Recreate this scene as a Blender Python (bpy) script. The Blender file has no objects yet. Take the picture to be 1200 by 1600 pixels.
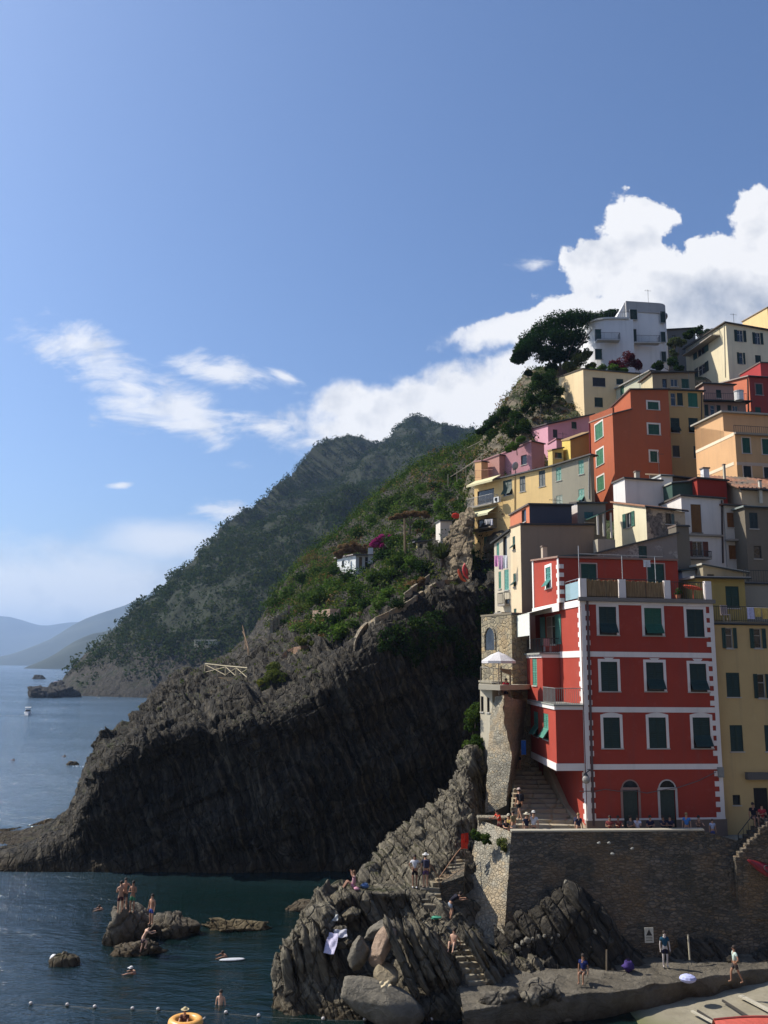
import bpy, math, random
import numpy as np
from mathutils import Vector, Matrix
random.seed(7); RNG = np.random.default_rng(7)
SC = bpy.context.scene
COL = SC.collection
rad = math.radians
# ------------------------------------------------------------ camera model
CAMZ = 16.5; FPX = 1330.0; PITCH = rad(10.27); ROLL = rad(0.6)
fwd = Vector((0, math.cos(PITCH), math.sin(PITCH)))
up0 = Vector((0, -math.sin(PITCH), math.cos(PITCH)))
r0 = Vector((1, 0, 0))
cup = math.cos(ROLL)*up0 - math.sin(ROLL)*r0
crt = math.cos(ROLL)*r0 + math.sin(ROLL)*up0
CAM = Vector((0, 0, CAMZ))
def ray(px, py): return fwd*FPX + crt*(px-600) + cup*(800-py)
def P(px, py, Y):
    d = ray(px, py); return CAM + d*(Y/d.y)
def PZ(px, py, z):
    d = ray(px, py); return CAM + d*((z-CAMZ)/d.z)
def project(p):
    v = Vector(p)-CAM; w = v.dot(fwd)
    return 600+FPX*v.dot(crt)/w, 800-FPX*v.dot(cup)/w
cam = bpy.data.cameras.new('camera'); camo = bpy.data.objects.new('camera', cam)
COL.objects.link(camo); SC.camera = camo
camo.matrix_world = Matrix(((crt.x, cup.x, -fwd.x, 0), (crt.y, cup.y, -fwd.y, 0), (crt.z, cup.z, -fwd.z, CAMZ), (0, 0, 0, 1)))
cam.sensor_fit = 'VERTICAL'; cam.sensor_height = 36; cam.lens = 36*FPX/1600
cam.clip_start = 0.5; cam.clip_end = 60000
# ------------------------------------------------------------ nodes helper
def nt_clear(t):
    for n in list(t.nodes): t.nodes.remove(n)
class NT:
    def __init__(s, tree): s.t = tree; nt_clear(tree)
    def n(s, typ, ins=None, **kw):
        nd = s.t.nodes.new(typ)
        for k, v in kw.items(): setattr(nd, k, v)
        for k, v in (ins or {}).items():
            if isinstance(v, bpy.types.NodeSocket): s.t.links.new(v, nd.inputs[k])
            else: nd.inputs[k].default_value = v
        return nd
    def math(s, op, a, b=0.0, c=None, clamp=False):
        ins = {0: a, 1: b}
        if c is not None: ins[2] = c
        return s.n('ShaderNodeMath', ins, operation=op, use_clamp=clamp).outputs[0]
    def mix(s, f, a, b, blend='MIX'):
        nd = s.n('ShaderNodeMix', data_type='RGBA', blend_type=blend)
        for k, v in ((0, f), (6, a), (7, b)):
            if isinstance(v, bpy.types.NodeSocket): s.t.links.new(v, nd.inputs[k])
            else: nd.inputs[k].default_value = v
        return nd.outputs[2]
    def ramp(s, f, stops, interp='LINEAR'):
        nd = s.n('ShaderNodeValToRGB', {0: f}); nd.color_ramp.interpolation = interp
        e = nd.color_ramp.elements
        while len(e) < len(stops): e.new(0.5)
        for i, (p, c) in enumerate(stops):
            e[i].position = p; e[i].color = c4(c)
        return nd.outputs[0]
    def noise(s, vec, scale, detail=4, rough=.55, dist=0.0):
        return s.n('ShaderNodeTexNoise', {'Vector': vec, 'Scale': scale, 'Detail': detail, 'Roughness': rough, 'Distortion': dist}).outputs[0]
    def maprange(s, v, a, b, c=0., d=1., smooth=False):
        return s.n('ShaderNodeMapRange', {0: v, 1: a, 2: b, 3: c, 4: d}, interpolation_type='SMOOTHSTEP' if smooth else 'LINEAR').outputs[0]
def c4(c):
    if isinstance(c, (int, float)): return (c, c, c, 1)
    return tuple(c) + (1,) if len(c) == 3 else tuple(c)
MATS = {}
def newmat(name):
    m = bpy.data.materials.new(name); m.use_nodes = True
    return m, NT(m.node_tree)
def finish(N, col, rough=.8, bump=None, bstr=.3, bdist=.05, spec=.3, **kw):
    ins = {'Base Color': col if isinstance(col, bpy.types.NodeSocket) else c4(col), 'Roughness': rough, 'Specular IOR Level': spec}
    ins.update(kw)
    if bump is not None:
        ins['Normal'] = N.n('ShaderNodeBump', {'Height': bump, 'Strength': bstr, 'Distance': bdist}).outputs[0]
    b = N.n('ShaderNodeBsdfPrincipled', ins)
    N.n('ShaderNodeOutputMaterial', {0: b.outputs[0]})
    return b
def pos(N): return N.n('ShaderNodeNewGeometry').outputs['Position']
def sc3(c, k): return tuple(min(1, x*k) for x in c[:3])
def plaster(c, age=.5):
    key = ('pl', c, age)
    if key in MATS: return MATS[key]
    m, N = newmat('plaster'); p = pos(N)
    n1 = N.noise(p, .35, 5, .6); n2 = N.noise(p, 2.2, 6, .65)
    st = N.n('ShaderNodeMapping', {'Vector': p, 'Scale': (2.2, 2.2, .16)}).outputs[0]
    n3 = N.noise(st, 1.0, 4, .6)
    col = N.mix(N.maprange(n1, .35, .7, 0, .6*age+.1), c4(c), c4(sc3(c, .72)))
    col = N.mix(N.maprange(n3, .52, .75, 0, .55*age+.12), col, c4(sc3((c[0]*.55+.03, c[1]*.58+.03, c[2]*.6+.03), 1)))
    col = N.mix(N.maprange(n2, .58, .75, 0, .4*age), col, c4(sc3((c[0]+.06, c[1]+.06, c[2]+.06), 1)))
    finish(N, col, .9, N.noise(p, 9, 5, .7), .35, .03, .15)
    MATS[key] = m; return m
def peeled(c, under):
    m, N = newmat('peeling_plaster'); p = pos(N)
    a = N.noise(p, .55, 6, .62); b = N.noise(p, 5, 5, .6)
    k = N.maprange(a, .5, .545, 0, 1)
    u = N.mix(N.maprange(b, .4, .6), c4(under), c4(sc3(under, .5)))
    finish(N, N.mix(k, c4(c), u), .95, N.math('SUBTRACT', b, k), .5, .06, .1); return m
def paint(c, rough=.55, metal=0., spec=.4):
    key = ('pa', c, rough, metal)
    if key in MATS: return MATS[key]
    m, N = newmat('paint'); p = pos(N)
    n = N.noise(p, 6, 4, .6)
    finish(N, N.mix(N.maprange(n, .35, .7), c4(c), c4(sc3(c, .75))), rough, n, .1, .01, spec, Metallic=metal)
    MATS[key] = m; return m
def glassm():
    if 'glass' in MATS: return MATS['glass']
    m, N = newmat('window_glass'); p = pos(N)
    n = N.noise(p, .8, 2)
    finish(N, N.ramp(n, [(0.4, (.008, .01, .012)), (.62, (.03, .035, .04))]), .08, n, .05, .02, .6)
    MATS['glass'] = m; return m
def cloth(c):
    key = ('cl', c)
    if key in MATS: return MATS[key]
    m, N = newmat('cloth'); p = pos(N)
    n = N.noise(p, 14, 3); finish(N, N.mix(N.maprange(n, .3, .7), c4(c), c4(sc3(c, .7))), .9, n, .3, .02, .1)
    MATS[key] = m; return m
def stonewall(name='rubble_wall', c1=(.33, .29, .21), c2=(.17, .15, .115), mort=(.25, .23, .18), sc=2.6, flat=2.0, stain=.5):
    key = (name, c1, c2, sc)
    if key in MATS: return MATS[key]
    m, N = newmat(name); p = pos(N)
    v = N.n('ShaderNodeMapping', {'Vector': p, 'Scale': (1, 1, flat)}).outputs[0]
    w = N.n('ShaderNodeMix', {0: .12}, data_type='VECTOR'); 
    N.t.links.new(v, w.inputs[4]); nz = N.n('ShaderNodeTexNoise', {'Vector': v, 'Scale': 1.7}).outputs[1]; N.t.links.new(nz, w.inputs[5])
    vo = N.n('ShaderNodeTexVoronoi', {'Vector': w.outputs[1], 'Scale': sc})
    ed = N.n('ShaderNodeTexVoronoi', {'Vector': w.outputs[1], 'Scale': sc}, feature='DISTANCE_TO_EDGE').outputs[0]
    sep = N.n('ShaderNodeSeparateColor', {0: vo.outputs['Color']})
    col = N.mix(sep.outputs[0], c4(c1), c4(c2))
    col = N.mix(N.maprange(sep.outputs[1], .75, 1, 0, .6), col, c4((c1[0]*1.25, c1[1]*1.05, c1[2]*.8)))
    col = N.mix(N.maprange(ed, .02, .09, 1, 0), col, c4(mort))
    big = N.noise(p, .3, 5, .6)
    col = N.mix(N.maprange(big, .48, .7, 0, stain), col, c4((.035, .035, .025)))
    patch = N.noise(p, .55, 3, .5)
    col = N.mix(N.maprange(patch, .5, .62, 0, .45), col, c4((c1[0]*1.15, c1[1]*.92, c1[2]*.68)))
    finish(N, col, .95, N.math('ADD', N.maprange(ed, 0, .12), N.math('MULTIPLY', N.noise(p, 11, 4), .5)), .8, .09, .15)
    MATS[key] = m; return m
def rockmat(name, c1, c2, c3, green=None, gthr=.6, sscale=1.0, tilt=(.87, .25, .42), dark_low=None, gz=0., crack=1.0):
    m, N = newmat(name); g = N.n('ShaderNodeNewGeometry'); p = g.outputs['Position']
    q = N.n('ShaderNodeVectorMath', {0: p, 1: tilt}, operation='DOT_PRODUCT').outputs['Value']
    wob = N.noise(p, .25, 4, .6)
    q2 = N.math('ADD', N.math('MULTIPLY', q, sscale), N.math('MULTIPLY', wob, 3.0))
    band = N.n('ShaderNodeTexNoise', {'W': q2, 'Scale': 1.6, 'Detail': 5, 'Roughness': .7}, noise_dimensions='1D').outputs[0]
    n2 = N.noise(p, 1.1, 6, .65); n3 = N.noise(p, .12, 3)
    col = N.ramp(N.math('ADD', N.math('MULTIPLY', band, .6), N.math('MULTIPLY', n2, .4)), [(.32, c2), (.5, c1), (.68, c3)])
    if green:
        nz = N.n('ShaderNodeSeparateXYZ', {0: g.outputs['Normal']}).outputs[2]
        gm = N.math('ADD', N.math('MULTIPLY', nz, .7), N.math('MULTIPLY', N.math('ADD', n3, n2), .5))
        if gz: gm = N.math('ADD', gm, N.maprange(N.n('ShaderNodeSeparateXYZ', {0: p}).outputs[2], gz-8, gz+8, -.3, .3))
        gc = N.mix(N.noise(p, 3, 4), c4(green), c4(sc3(green, .4)))
        col = N.mix(N.maprange(gm, gthr, gthr+.12), col, gc)
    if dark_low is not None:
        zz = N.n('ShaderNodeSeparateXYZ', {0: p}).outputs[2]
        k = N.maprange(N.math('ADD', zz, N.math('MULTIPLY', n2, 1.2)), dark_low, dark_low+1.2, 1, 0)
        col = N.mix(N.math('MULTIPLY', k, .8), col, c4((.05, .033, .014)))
    mpv = N.n('ShaderNodeMapping', {'Vector': p, 'Rotation': (0, rad(-28), 0), 'Scale': (1.5, 1.1, .55)}).outputs[0]
    wv_ = N.n('ShaderNodeVectorMath', {0: mpv, 1: N.n('ShaderNodeVectorMath', {0: N.n('ShaderNodeTexNoise', {'Vector': p, 'Scale': .9, 'Detail': 3}).outputs[1], 1: (.9, .9, .9)}, operation='MULTIPLY').outputs[0]}, operation='ADD').outputs[0]
    ck = N.n('ShaderNodeTexVoronoi', {'Vector': wv_, 'Scale': .85*min(1, max(.25, sscale))}, feature='DISTANCE_TO_EDGE').outputs[0]
    cell = N.n('ShaderNodeSeparateColor', {0: N.n('ShaderNodeTexVoronoi', {'Vector': wv_, 'Scale': .85*min(1, max(.25, sscale))}).outputs['Color']}).outputs[0]
    if crack < 1: ck = N.math('ADD', ck, .1*(1-crack))
    col = N.mix(N.maprange(cell, 0, 1, 0, .45), col, N.mix(1.0, col, (.45, .43, .4, 1), 'MULTIPLY'))
    col = N.mix(N.maprange(ck, 0, .04, .5, 0), col, c4(sc3(c2, .35)))
    h = N.math('ADD', N.math('ADD', N.math('MULTIPLY', band, .8), N.math('MULTIPLY', n2, .6)), N.math('ADD', N.math('MULTIPLY', cell, .35), N.math('MULTIPLY', N.maprange(ck, 0, .08), .5)))
    h = N.math('ADD', h, N.math('MULTIPLY', N.noise(p, 5, 6, .7), .35))
    finish(N, col, .9, h, 1.0, .35, .2)
    return m
# ------------------------------------------------------------ mesh builder
OFF = {}
class MB:
    def __init__(s): s.v = []; s.f = []
    def add(s, vs, fs):
        o = len(s.v); s.v += [tuple(v) for v in vs]; s.f += [tuple(i+o for i in f) for f in fs]
    def box(s, c, d, rz=0., M=None):
        c = Vector(c); hx, hy, hz = d[0]/2, d[1]/2, d[2]/2
        R = M if M is not None else Matrix.Rotation(rz, 3, 'Z')
        s.add([c + R@Vector((x*hx, y*hy, z*hz)) for x in (-1, 1) for y in (-1, 1) for z in (-1, 1)],
              [(0, 1, 3, 2), (4, 6, 7, 5), (0, 4, 5, 1), (2, 3, 7, 6), (0, 2, 6, 4), (1, 5, 7, 3)])
    def hexa(s, b, t):      # bottom 4, top 4
        s.add(list(b)+list(t), [(3, 2, 1, 0), (4, 5, 6, 7), (0, 1, 5, 4), (1, 2, 6, 5), (2, 3, 7, 6), (3, 0, 4, 7)])
    def prism(s, poly, z0, z1):
        n = len(poly)
        zt = z1 if isinstance(z1, (list, tuple)) else [z1]*n
        s.add([(p[0], p[1], z0) for p in poly]+[(p[0], p[1], zt[i]) for i, p in enumerate(poly)],
              [tuple(range(n-1, -1, -1)), tuple(range(n, 2*n))]+[(i, (i+1) % n, n+(i+1) % n, n+i) for i in range(n)])
    def tube(s, pts, r, n=6, r2=None):
        pts = [Vector(p) for p in pts]; m = len(pts); rings = []
        for i, p in enumerate(pts):
            d = (pts[min(i+1, m-1)]-pts[max(i-1, 0)]).normalized()
            a = d.orthogonal().normalized() if abs(d.z) > .95 else d.cross(Vector((0, 0, 1))).normalized()
            b = d.cross(a)
            rr = r[i] if isinstance(r, (list, tuple)) else (r if r2 is None else r+(r2-r)*i/max(1, m-1))
            rings.append([p+(a*math.cos(t)+b*math.sin(t))*rr for t in [2*math.pi*k/n for k in range(n)]])
        vs = [q for g in rings for q in g]
        fs = [(i*n+k, i*n+(k+1) % n, (i+1)*n+(k+1) % n, (i+1)*n+k) for i in range(m-1) for k in range(n)]
        fs += [tuple(range(n-1, -1, -1)), tuple(range((m-1)*n, m*n))]
        s.add(vs, fs)
    def ell(s, c, r, seg=10, rings=6, M=None, jit=0., seed=0):
        rg = random.Random(seed); c = Vector(c); vs = []; fs = []
        for i in range(rings+1):
            t = math.pi*i/rings
            for k in range(seg):
                a = 2*math.pi*k/seg; v = Vector((r[0]*math.sin(t)*math.cos(a), r[1]*math.sin(t)*math.sin(a), r[2]*math.cos(t)))
                if jit and 0 < i < rings: v *= 1+rg.uniform(-jit, jit)
                vs.append(c + (M@v if M is not None else v))
        for i in range(rings):
            for k in range(seg):
                fs.append((i*seg+k, (i+1)*seg+k, (i+1)*seg+(k+1) % seg, i*seg+(k+1) % seg))
        s.add(vs, fs)
    def obj(s, name, mat, parent=None, smooth=False, bevel=0.):
        off = Vector((0, 0, 0))
        if parent is not None: off = OFF.get(parent.name, off)
        me = bpy.data.meshes.new(name)
        me.from_pydata([(v[0]-off.x, v[1]-off.y, v[2]-off.z) for v in s.v], [], s.f); me.update()
        if smooth: me.polygons.foreach_set('use_smooth', [True]*len(me.polygons))
        if mat: me.materials.append(mat)
        o = bpy.data.objects.new(name, me); COL.objects.link(o)
        if parent is not None: o.parent = parent; OFF[o.name] = off
        if bevel:
            b = o.modifiers.new('bevel', 'BEVEL'); b.width = bevel; b.segments = 2; b.limit_method = 'ANGLE'
        return o
LABELS = set()
def tag(o, label=None, cat=None, group=None, kind=None):
    if label: o['label'] = label
    if cat: o['category'] = cat
    if group: o['group'] = group
    if kind: o['kind'] = kind
    return o
def thing(name, label, cat, loc, group=None, rz=0.):
    o = bpy.data.objects.new(name, None); COL.objects.link(o); o.location = loc; o.rotation_euler = (0, 0, rz)
    o.empty_display_size = .5
    OFF[o.name] = Vector(loc)
    return tag(o, label, cat, group)
# ------------------------------------------------------------ numpy noise
def _hash(ix, iy, iz, seed):
    h = (ix.astype(np.int64)*374761393 + iy.astype(np.int64)*668265263 + iz.astype(np.int64)*2147483647 + seed*974711) & 0xFFFFFFFF
    h = ((h ^ (h >> 13))*1274126177) & 0xFFFFFFFF
    h = (h ^ (h >> 16)) & 0xFFFFFFFF
    return h/4294967295.0
def vnoise(x, y, z, seed=0):
    ix, iy, iz = np.floor(x), np.floor(y), np.floor(z)
    fx, fy, fz = x-ix, y-iy, z-iz
    fx = fx*fx*(3-2*fx); fy = fy*fy*(3-2*fy); fz = fz*fz*(3-2*fz)
    r = 0
    for a in (0, 1):
        for b in (0, 1):
            for c in (0, 1):
                w = (fx if a else 1-fx)*(fy if b else 1-fy)*(fz if c else 1-fz)
                r = r + w*_hash(ix+a, iy+b, iz+c, seed)
    return r*2-1
def fbm(x, y, z, oct=4, seed=0, g=.5):
    r = 0; a = 1; s = 0
    for i in range(oct):
        r = r + a*vnoise(x*2**i, y*2**i, z*2**i, seed+i*17); s += a; a *= g
    return r/s
def strata(X, tilt, freq, seed=0, warp=.6):
    q = (X[..., 0]*tilt[0]+X[..., 1]*tilt[1]+X[..., 2]*tilt[2])
    q = q + warp*fbm(X[..., 0]*.15, X[..., 1]*.15, X[..., 2]*.15, 3, seed+5)
    z0 = np.zeros_like(q)
    # layers whose thickness varies, each with its own height broken into blocks along the bed
    a = q*freq; i = np.floor(a); f = a-i
    t2 = np.array((-tilt[2], .15, tilt[0]))
    s = (X[..., 0]*t2[0]+X[..., 1]*t2[1]+X[..., 2]*t2[2])*.35 + _hash(i, z0, z0, seed)*9
    h = vnoise(i*7.31, s, z0, seed+3)*.6 + (_hash(i, np.floor(s*1.7), z0, seed+9)-.5)*.9
    edge = np.clip(np.minimum(f, 1-f)/.16, 0, 1)
    return h*edge - (1-edge)*.55
def crom(P0, P1, P2, P3, t):
    t = t[:, None]
    return .5*((2*P1)+(-P0+P2)*t+(2*P0-5*P1+4*P2-P3)*t*t+(-P0+3*P1-3*P2+P3)*t**3)
def broken(X, s, seed):
    """angular, stepped relief: quantised noise gives ledges and broken faces"""
    w = fbm(X[..., 0]*s*2, X[..., 1]*s*2, X[..., 2]*s*2, 2, seed+1)*.5
    a = X[..., 0]*.88+X[..., 2]*.47; b = -X[..., 0]*.47+X[..., 2]*.88
    n1 = vnoise(np.floor(a*s*2.2+w*1.2)*3.7, np.floor(b*s*.9+w+7)*2.3, np.floor(X[..., 1]*s*1.3+w)*1.9, seed)
    n2 = fbm(X[..., 0]*s, X[..., 1]*s, X[..., 2]*s, 3, seed+4)
    return n1*.55+np.round(n2*5)/5*.9
def resample(A, n, smooth=True):
    m = len(A); u = np.linspace(0, m-1-1e-6, n); i = np.floor(u).astype(int); t = u-i
    sh = A.shape[1:]; B = A.reshape(m, -1)
    g = lambda k: B[np.clip(k, 0, m-1)]
    if smooth: R = crom(g(i-1), g(i), g(i+1), g(i+2), t)
    else: R = g(i)*(1-t[:, None])+g(i+1)*t[:, None]
    return R.reshape((n,)+sh)
def loft(rows, nr, nc, smooth=True):
    A = np.array([[tuple(p) for p in r] for r in rows], float)     # R x C x 3
    A = resample(A, nr, smooth); A = np.swapaxes(A, 0, 1)
    A = resample(A, nc, smooth); return np.swapaxes(A, 0, 1).copy()
def gnormals(G):
    du = np.gradient(G, axis=1); dv = np.gradient(G, axis=0)
    n = np.cross(du, dv); n /= (np.linalg.norm(n, axis=2, keepdims=True)+1e-9); return n
def gridobj(name, G, mat, smooth=False, kind='structure'):
    nr, nc, _ = G.shape
    me = bpy.data.meshes.new(name)
    idx = np.arange(nr*nc).reshape(nr, nc)
    f = np.stack([idx[:-1, :-1], idx[:-1, 1:], idx[1:, 1:], idx[1:, :-1]], -1).reshape(-1, 4)
    fastmesh(me, G.reshape(-1, 3), f)
    if smooth: me.polygons.foreach_set('use_smooth', np.ones(len(f), bool))
    me.materials.append(mat)
    o = bpy.data.objects.new(name, me); COL.objects.link(o)
    if kind: o['kind'] = kind
    return o
def fastmesh(me, V, Fq):
    k = Fq.shape[1]
    me.vertices.add(len(V)); me.vertices.foreach_set('co', np.ascontiguousarray(V, dtype=np.float32).ravel())
    me.loops.add(Fq.size); me.loops.foreach_set('vertex_index', Fq.astype(np.int32).ravel())
    me.polygons.add(len(Fq)); me.polygons.foreach_set('loop_start', np.arange(0, Fq.size, k, dtype=np.int32))
    me.update(calc_edges=True); me.validate()
# ------------------------------------------------------------ leaf clumps
def leafmat(name, c, var=.5, c2=None):
    m, N = newmat(name)
    at = N.n('ShaderNodeAttribute', attribute_name='tint').outputs['Fac']
    p = pos(N)
    c2 = c2 or (c[0]*1.6+.01, c[1]*1.35, c[2]*.8)
    col = N.ramp(at, [(0, sc3(c, 1-var)), (.55, c), (1, c2)])
    col = N.mix(N.maprange(N.noise(p, .09, 3), .4, .65, 0, .5), col, c4(sc3(c, .55)))
    d = N.n('ShaderNodeBsdfDiffuse', {0: col}); t = N.n('ShaderNodeBsdfTranslucent', {0: N.mix(.5, col, c4((c[0]*1.5, c[1]*1.9, c[2]*.6)))})
    mx = N.n('ShaderNodeMixShader', {0: .22, 1: d.outputs[0], 2: t.outputs[0]})
    N.n('ShaderNodeOutputMaterial', {0: mx.outputs[0]}); return m
def clumps(C, R, nleaf, lsz, shell=.55, seed=1, flat=1.0, droop=0.0):
    """C (n,3) centres, R (n,) or (n,3) radii -> leaf quads"""
    r = np.random.default_rng(seed); C = np.asarray(C, float); n = len(C)
    R = np.asarray(R, float)
    if R.ndim == 1: R = np.stack([R, R, R*flat], 1)
    N = n*nleaf
    d = r.normal(size=(N, 3)); d /= np.linalg.norm(d, axis=1, keepdims=True)
    rr = shell+(1-shell)*r.random(N)**.6
    ci = np.repeat(np.arange(n), nleaf)
    ctr = C[ci]+d*R[ci]*rr[:, None]
    nrm = d+.9*r.normal(size=(N, 3)); nrm[:, 2] += .3; nrm /= np.linalg.norm(nrm, axis=1, keepdims=True)
    a = np.cross(nrm, r.normal(size=(N, 3))); a /= np.linalg.norm(a, axis=1, keepdims=True); b = np.cross(nrm, a)
    sz = (lsz if np.isscalar(lsz) else np.asarray(lsz)[ci])*(.6+.8*r.random(N))
    a *= (sz*.5)[:, None]; b *= (sz*.32)[:, None]
    V = np.stack([ctr-a, ctr-b, ctr+a, ctr+b], 1).reshape(-1, 3)
    Fq = np.arange(N*4).reshape(-1, 4)
    tint = np.clip((.5+.22*r.normal(size=n))[ci]+.13*r.normal(size=N), 0, 1)
    return V, Fq, tint
def leafobj(name, data, mat, parent=None, off=None):
    V, Fq, tint = data
    if off is None: off = OFF.get(parent.name, Vector((0, 0, 0))) if parent is not None else Vector((0, 0, 0))
    me = bpy.data.meshes.new(name); fastmesh(me, V-np.array(off), Fq)
    at = me.attributes.new('tint', 'FLOAT', 'FACE'); at.data.foreach_set('value', tint.astype(np.float32))
    me.materials.append(mat)
    o = bpy.data.objects.new(name, me); COL.objects.link(o)
    if parent is not None: o.parent = parent
    return o
def joinleaf(L):
    V = []; Fs = []; T = []; o = 0
    for v, f, t in L: V.append(v); Fs.append(f+o); T.append(t); o += len(v)
    return np.concatenate(V), np.concatenate(Fs), np.concatenate(T)
def samplegrid(G, n, seed=0, mask=None):
    """random points on a grid surface, roughly by area"""
    r = np.random.default_rng(seed)
    A = np.linalg.norm(np.cross(G[:-1, 1:]-G[:-1, :-1], G[1:, :-1]-G[:-1, :-1]), axis=2)
    if mask is not None: A = A*mask
    p = A.ravel()/A.sum(); k = r.choice(A.size, n, p=p); i, j = np.unravel_index(k, A.shape)
    u, v = r.random((2, n, 1))
    return G[i, j]*(1-u)*(1-v)+G[i, j+1]*u*(1-v)+G[i+1, j]*(1-u)*v+G[i+1, j+1]*u*v
def proj_np(X):
    v = X-np.array(CAM); w = v@np.array(fwd)
    return 600+FPX*(v@np.array(crt))/w, 800-FPX*(v@np.array(cup))/w
# ------------------------------------------------------------ sun, sky, haze
SUN_AZ = rad(74); SUN_EL = rad(46)      # azimuth measured to the left of +Y
sdir = Vector((-math.sin(SUN_AZ)*math.cos(SUN_EL), math.cos(SUN_AZ)*math.cos(SUN_EL), math.sin(SUN_EL)))
sl = bpy.data.lights.new('sun', 'SUN'); sl.energy = 5.0; sl.angle = rad(.5); sl.color = (1, .93, .82)
so = bpy.data.objects.new('sun', sl); COL.objects.link(so)
so.rotation_euler = (-sdir).to_track_quat('-Z', 'Y').to_euler(); so.location = (-60, 40, 120)
W = bpy.data.worlds.new('World'); SC.world = W; W.use_nodes = True
N = NT(W.node_tree)
sky = N.n('ShaderNodeTexSky', sky_type='NISHITA', sun_disc=False, sun_elevation=SUN_EL, sun_rotation=-SUN_AZ, altitude=10, air_density=1.0, dust_density=1.8, ozone_density=2.2)
g = N.n('ShaderNodeTexCoord').outputs['Generated']
s3 = N.n('ShaderNodeSeparateXYZ', {0: g})
yy = N.math('MAXIMUM', s3.outputs[1], .02)
U = N.math('DIVIDE', s3.outputs[0], yy); V = N.math('DIVIDE', s3.outputs[2], yy)
uv = N.n('ShaderNodeCombineXYZ', {0: U, 1: V, 2: 0.0}).outputs[0]
def uvp(px, py):
    d = ray(px, py); return d.x/d.y, d.z/d.y
def emask(blobs):
    out = None
    for (px, py, a, b, ang) in blobs:
        u, v = uvp(px, py); a /= FPX; b /= FPX; c, s = math.cos(rad(ang)), math.sin(rad(ang))
        du = N.math('SUBTRACT', U, u); dv = N.math('SUBTRACT', V, v)
        e1 = N.math('DIVIDE', N.math('ADD', N.math('MULTIPLY', du, c), N.math('MULTIPLY', dv, s)), a)
        e2 = N.math('DIVIDE', N.math('SUBTRACT', N.math('MULTIPLY', dv, c), N.math('MULTIPLY', du, s)), b)
        r = N.math('SQRT', N.math('ADD', N.math('MULTIPLY', e1, e1), N.math('MULTIPLY', e2, e2)))
        m = N.math('SUBTRACT', 1.0, r)
        out = m if out is None else N.n('ShaderNodeMath', {0: out, 1: m, 2: .12}, operation='SMOOTH_MAX').outputs[0]
    return out
# heaped cloud on the right
cum = emask([(990, 372, 70, 78, 0), (1030, 345, 40, 44, 0), (1015, 450, 130, 95, 0), (925, 430, 48, 72, 0), (1110, 420, 120, 70, 0), (1200, 370, 66, 92, 0),
             (1120, 500, 180, 100, 0), (905, 500, 110, 60, 20), (800, 515, 130, 30, 12), (850, 590, 140, 80, 20), (700, 635, 230, 72, 10), (600, 665, 150, 60, 0), (560, 640, 80, 50, 0), (900, 680, 160, 90, 0), (1240, 620, 150, 170, 0)])
dn = N.math('ADD', N.math('MULTIPLY', N.noise(uv, 12, 9, .58, .15), .7), N.math('MULTIPLY', N.noise(uv, 34, 6, .6, .1), .3))
dens1 = N.maprange(N.math('ADD', N.math('ADD', cum, .07), N.math('MULTIPLY', N.math('SUBTRACT', dn, .5), 2.6)), .08, .24, 0, 1, True)
softe = N.maprange(N.math('ADD', N.math('ADD', cum, .1), N.math('MULTIPLY', N.math('SUBTRACT', dn, .5), 2.4)), -.02, .55, 0, 1, True)
hard = N.maprange(V, uvp(600, 560)[1], uvp(600, 470)[1], 0, 1, True)
d1 = N.n('ShaderNodeMix', {0: hard, 2: softe, 3: dens1}).outputs[0]
# thin wisps on the left
wuv = N.n('ShaderNodeMapping', {'Vector': uv, 'Rotation': (0, 0, rad(28)), 'Scale': (1.0, 2.3, 1)}).outputs[0]
wis = emask([(145, 548, 115, 52, -18), (195, 600, 155, 58, -30), (290, 640, 150, 60, -32), (345, 582, 125, 34, -10), (430, 672, 130, 44, -24), (445, 588, 40, 14, -25), (490, 690, 60, 22, 0),
             (350, 797, 62, 22, 0), (190, 759, 24, 8, 5), (840, 413, 62, 18, 0)])
wn = N.noise(wuv, 7.5, 9, .62, .6)
wn2 = N.noise(wuv, 22, 6, .6, .8)
wv = N.math('ADD', N.math('ADD', N.math('ADD', wis, .12), N.math('MULTIPLY', N.math('SUBTRACT', wn, .5), 3.3)), N.math('MULTIPLY', N.math('SUBTRACT', wn2, .5), .9))
d2 = N.math('MULTIPLY', N.maprange(wv, .2, 1.15, 0, 1, True), .88)
low = emask([(120, 920, 420, 100, 0), (260, 850, 160, 50, 0)])
d3 = N.math('MULTIPLY', N.maprange(N.math('ADD', low, N.math('SUBTRACT', wn, .5)), 0, .8, 0, 1, True), .75)
dtot = N.math('MAXIMUM', N.math('MAXIMUM', d1, d2), d3)
# relief of the heap: the side away from the sun and its underside are greyer
off = N.n('ShaderNodeVectorMath', {0: uv, 1: (-.018, .026, 0)}, operation='ADD').outputs[0]
rel = N.math('SUBTRACT', N.noise(off, 11, 7, .55, .1), N.noise(uv, 11, 7, .55, .1))
under = emask([(1130, 480, 220, 75, 0), (1200, 530, 220, 90, 0)])
sh = N.math('ADD', N.math('MULTIPLY', rel, 2.4), N.math('MULTIPLY', N.math('MAXIMUM', under, 0.0), .85), clamp=True)
ccol = N.mix(sh, (7.0, 7.0, 7.1, 1), (2.9, 3.3, 4.1, 1))
skyc = N.mix(1.0, sky.outputs[0], (.7, .84, 1.04, 1), 'MULTIPLY')
bg = N.n('ShaderNodeBackground', {0: N.mix(dtot, skyc, ccol), 1: .1})
N.n('ShaderNodeOutputWorld', {0: bg.outputs[0]})
SC.view_settings.view_transform = 'Standard'; SC.view_settings.look = 'None'; SC.view_settings.gamma = 1; SC.view_settings.use_curve_mapping = False
SC.view_settings.exposure = .5
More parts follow.
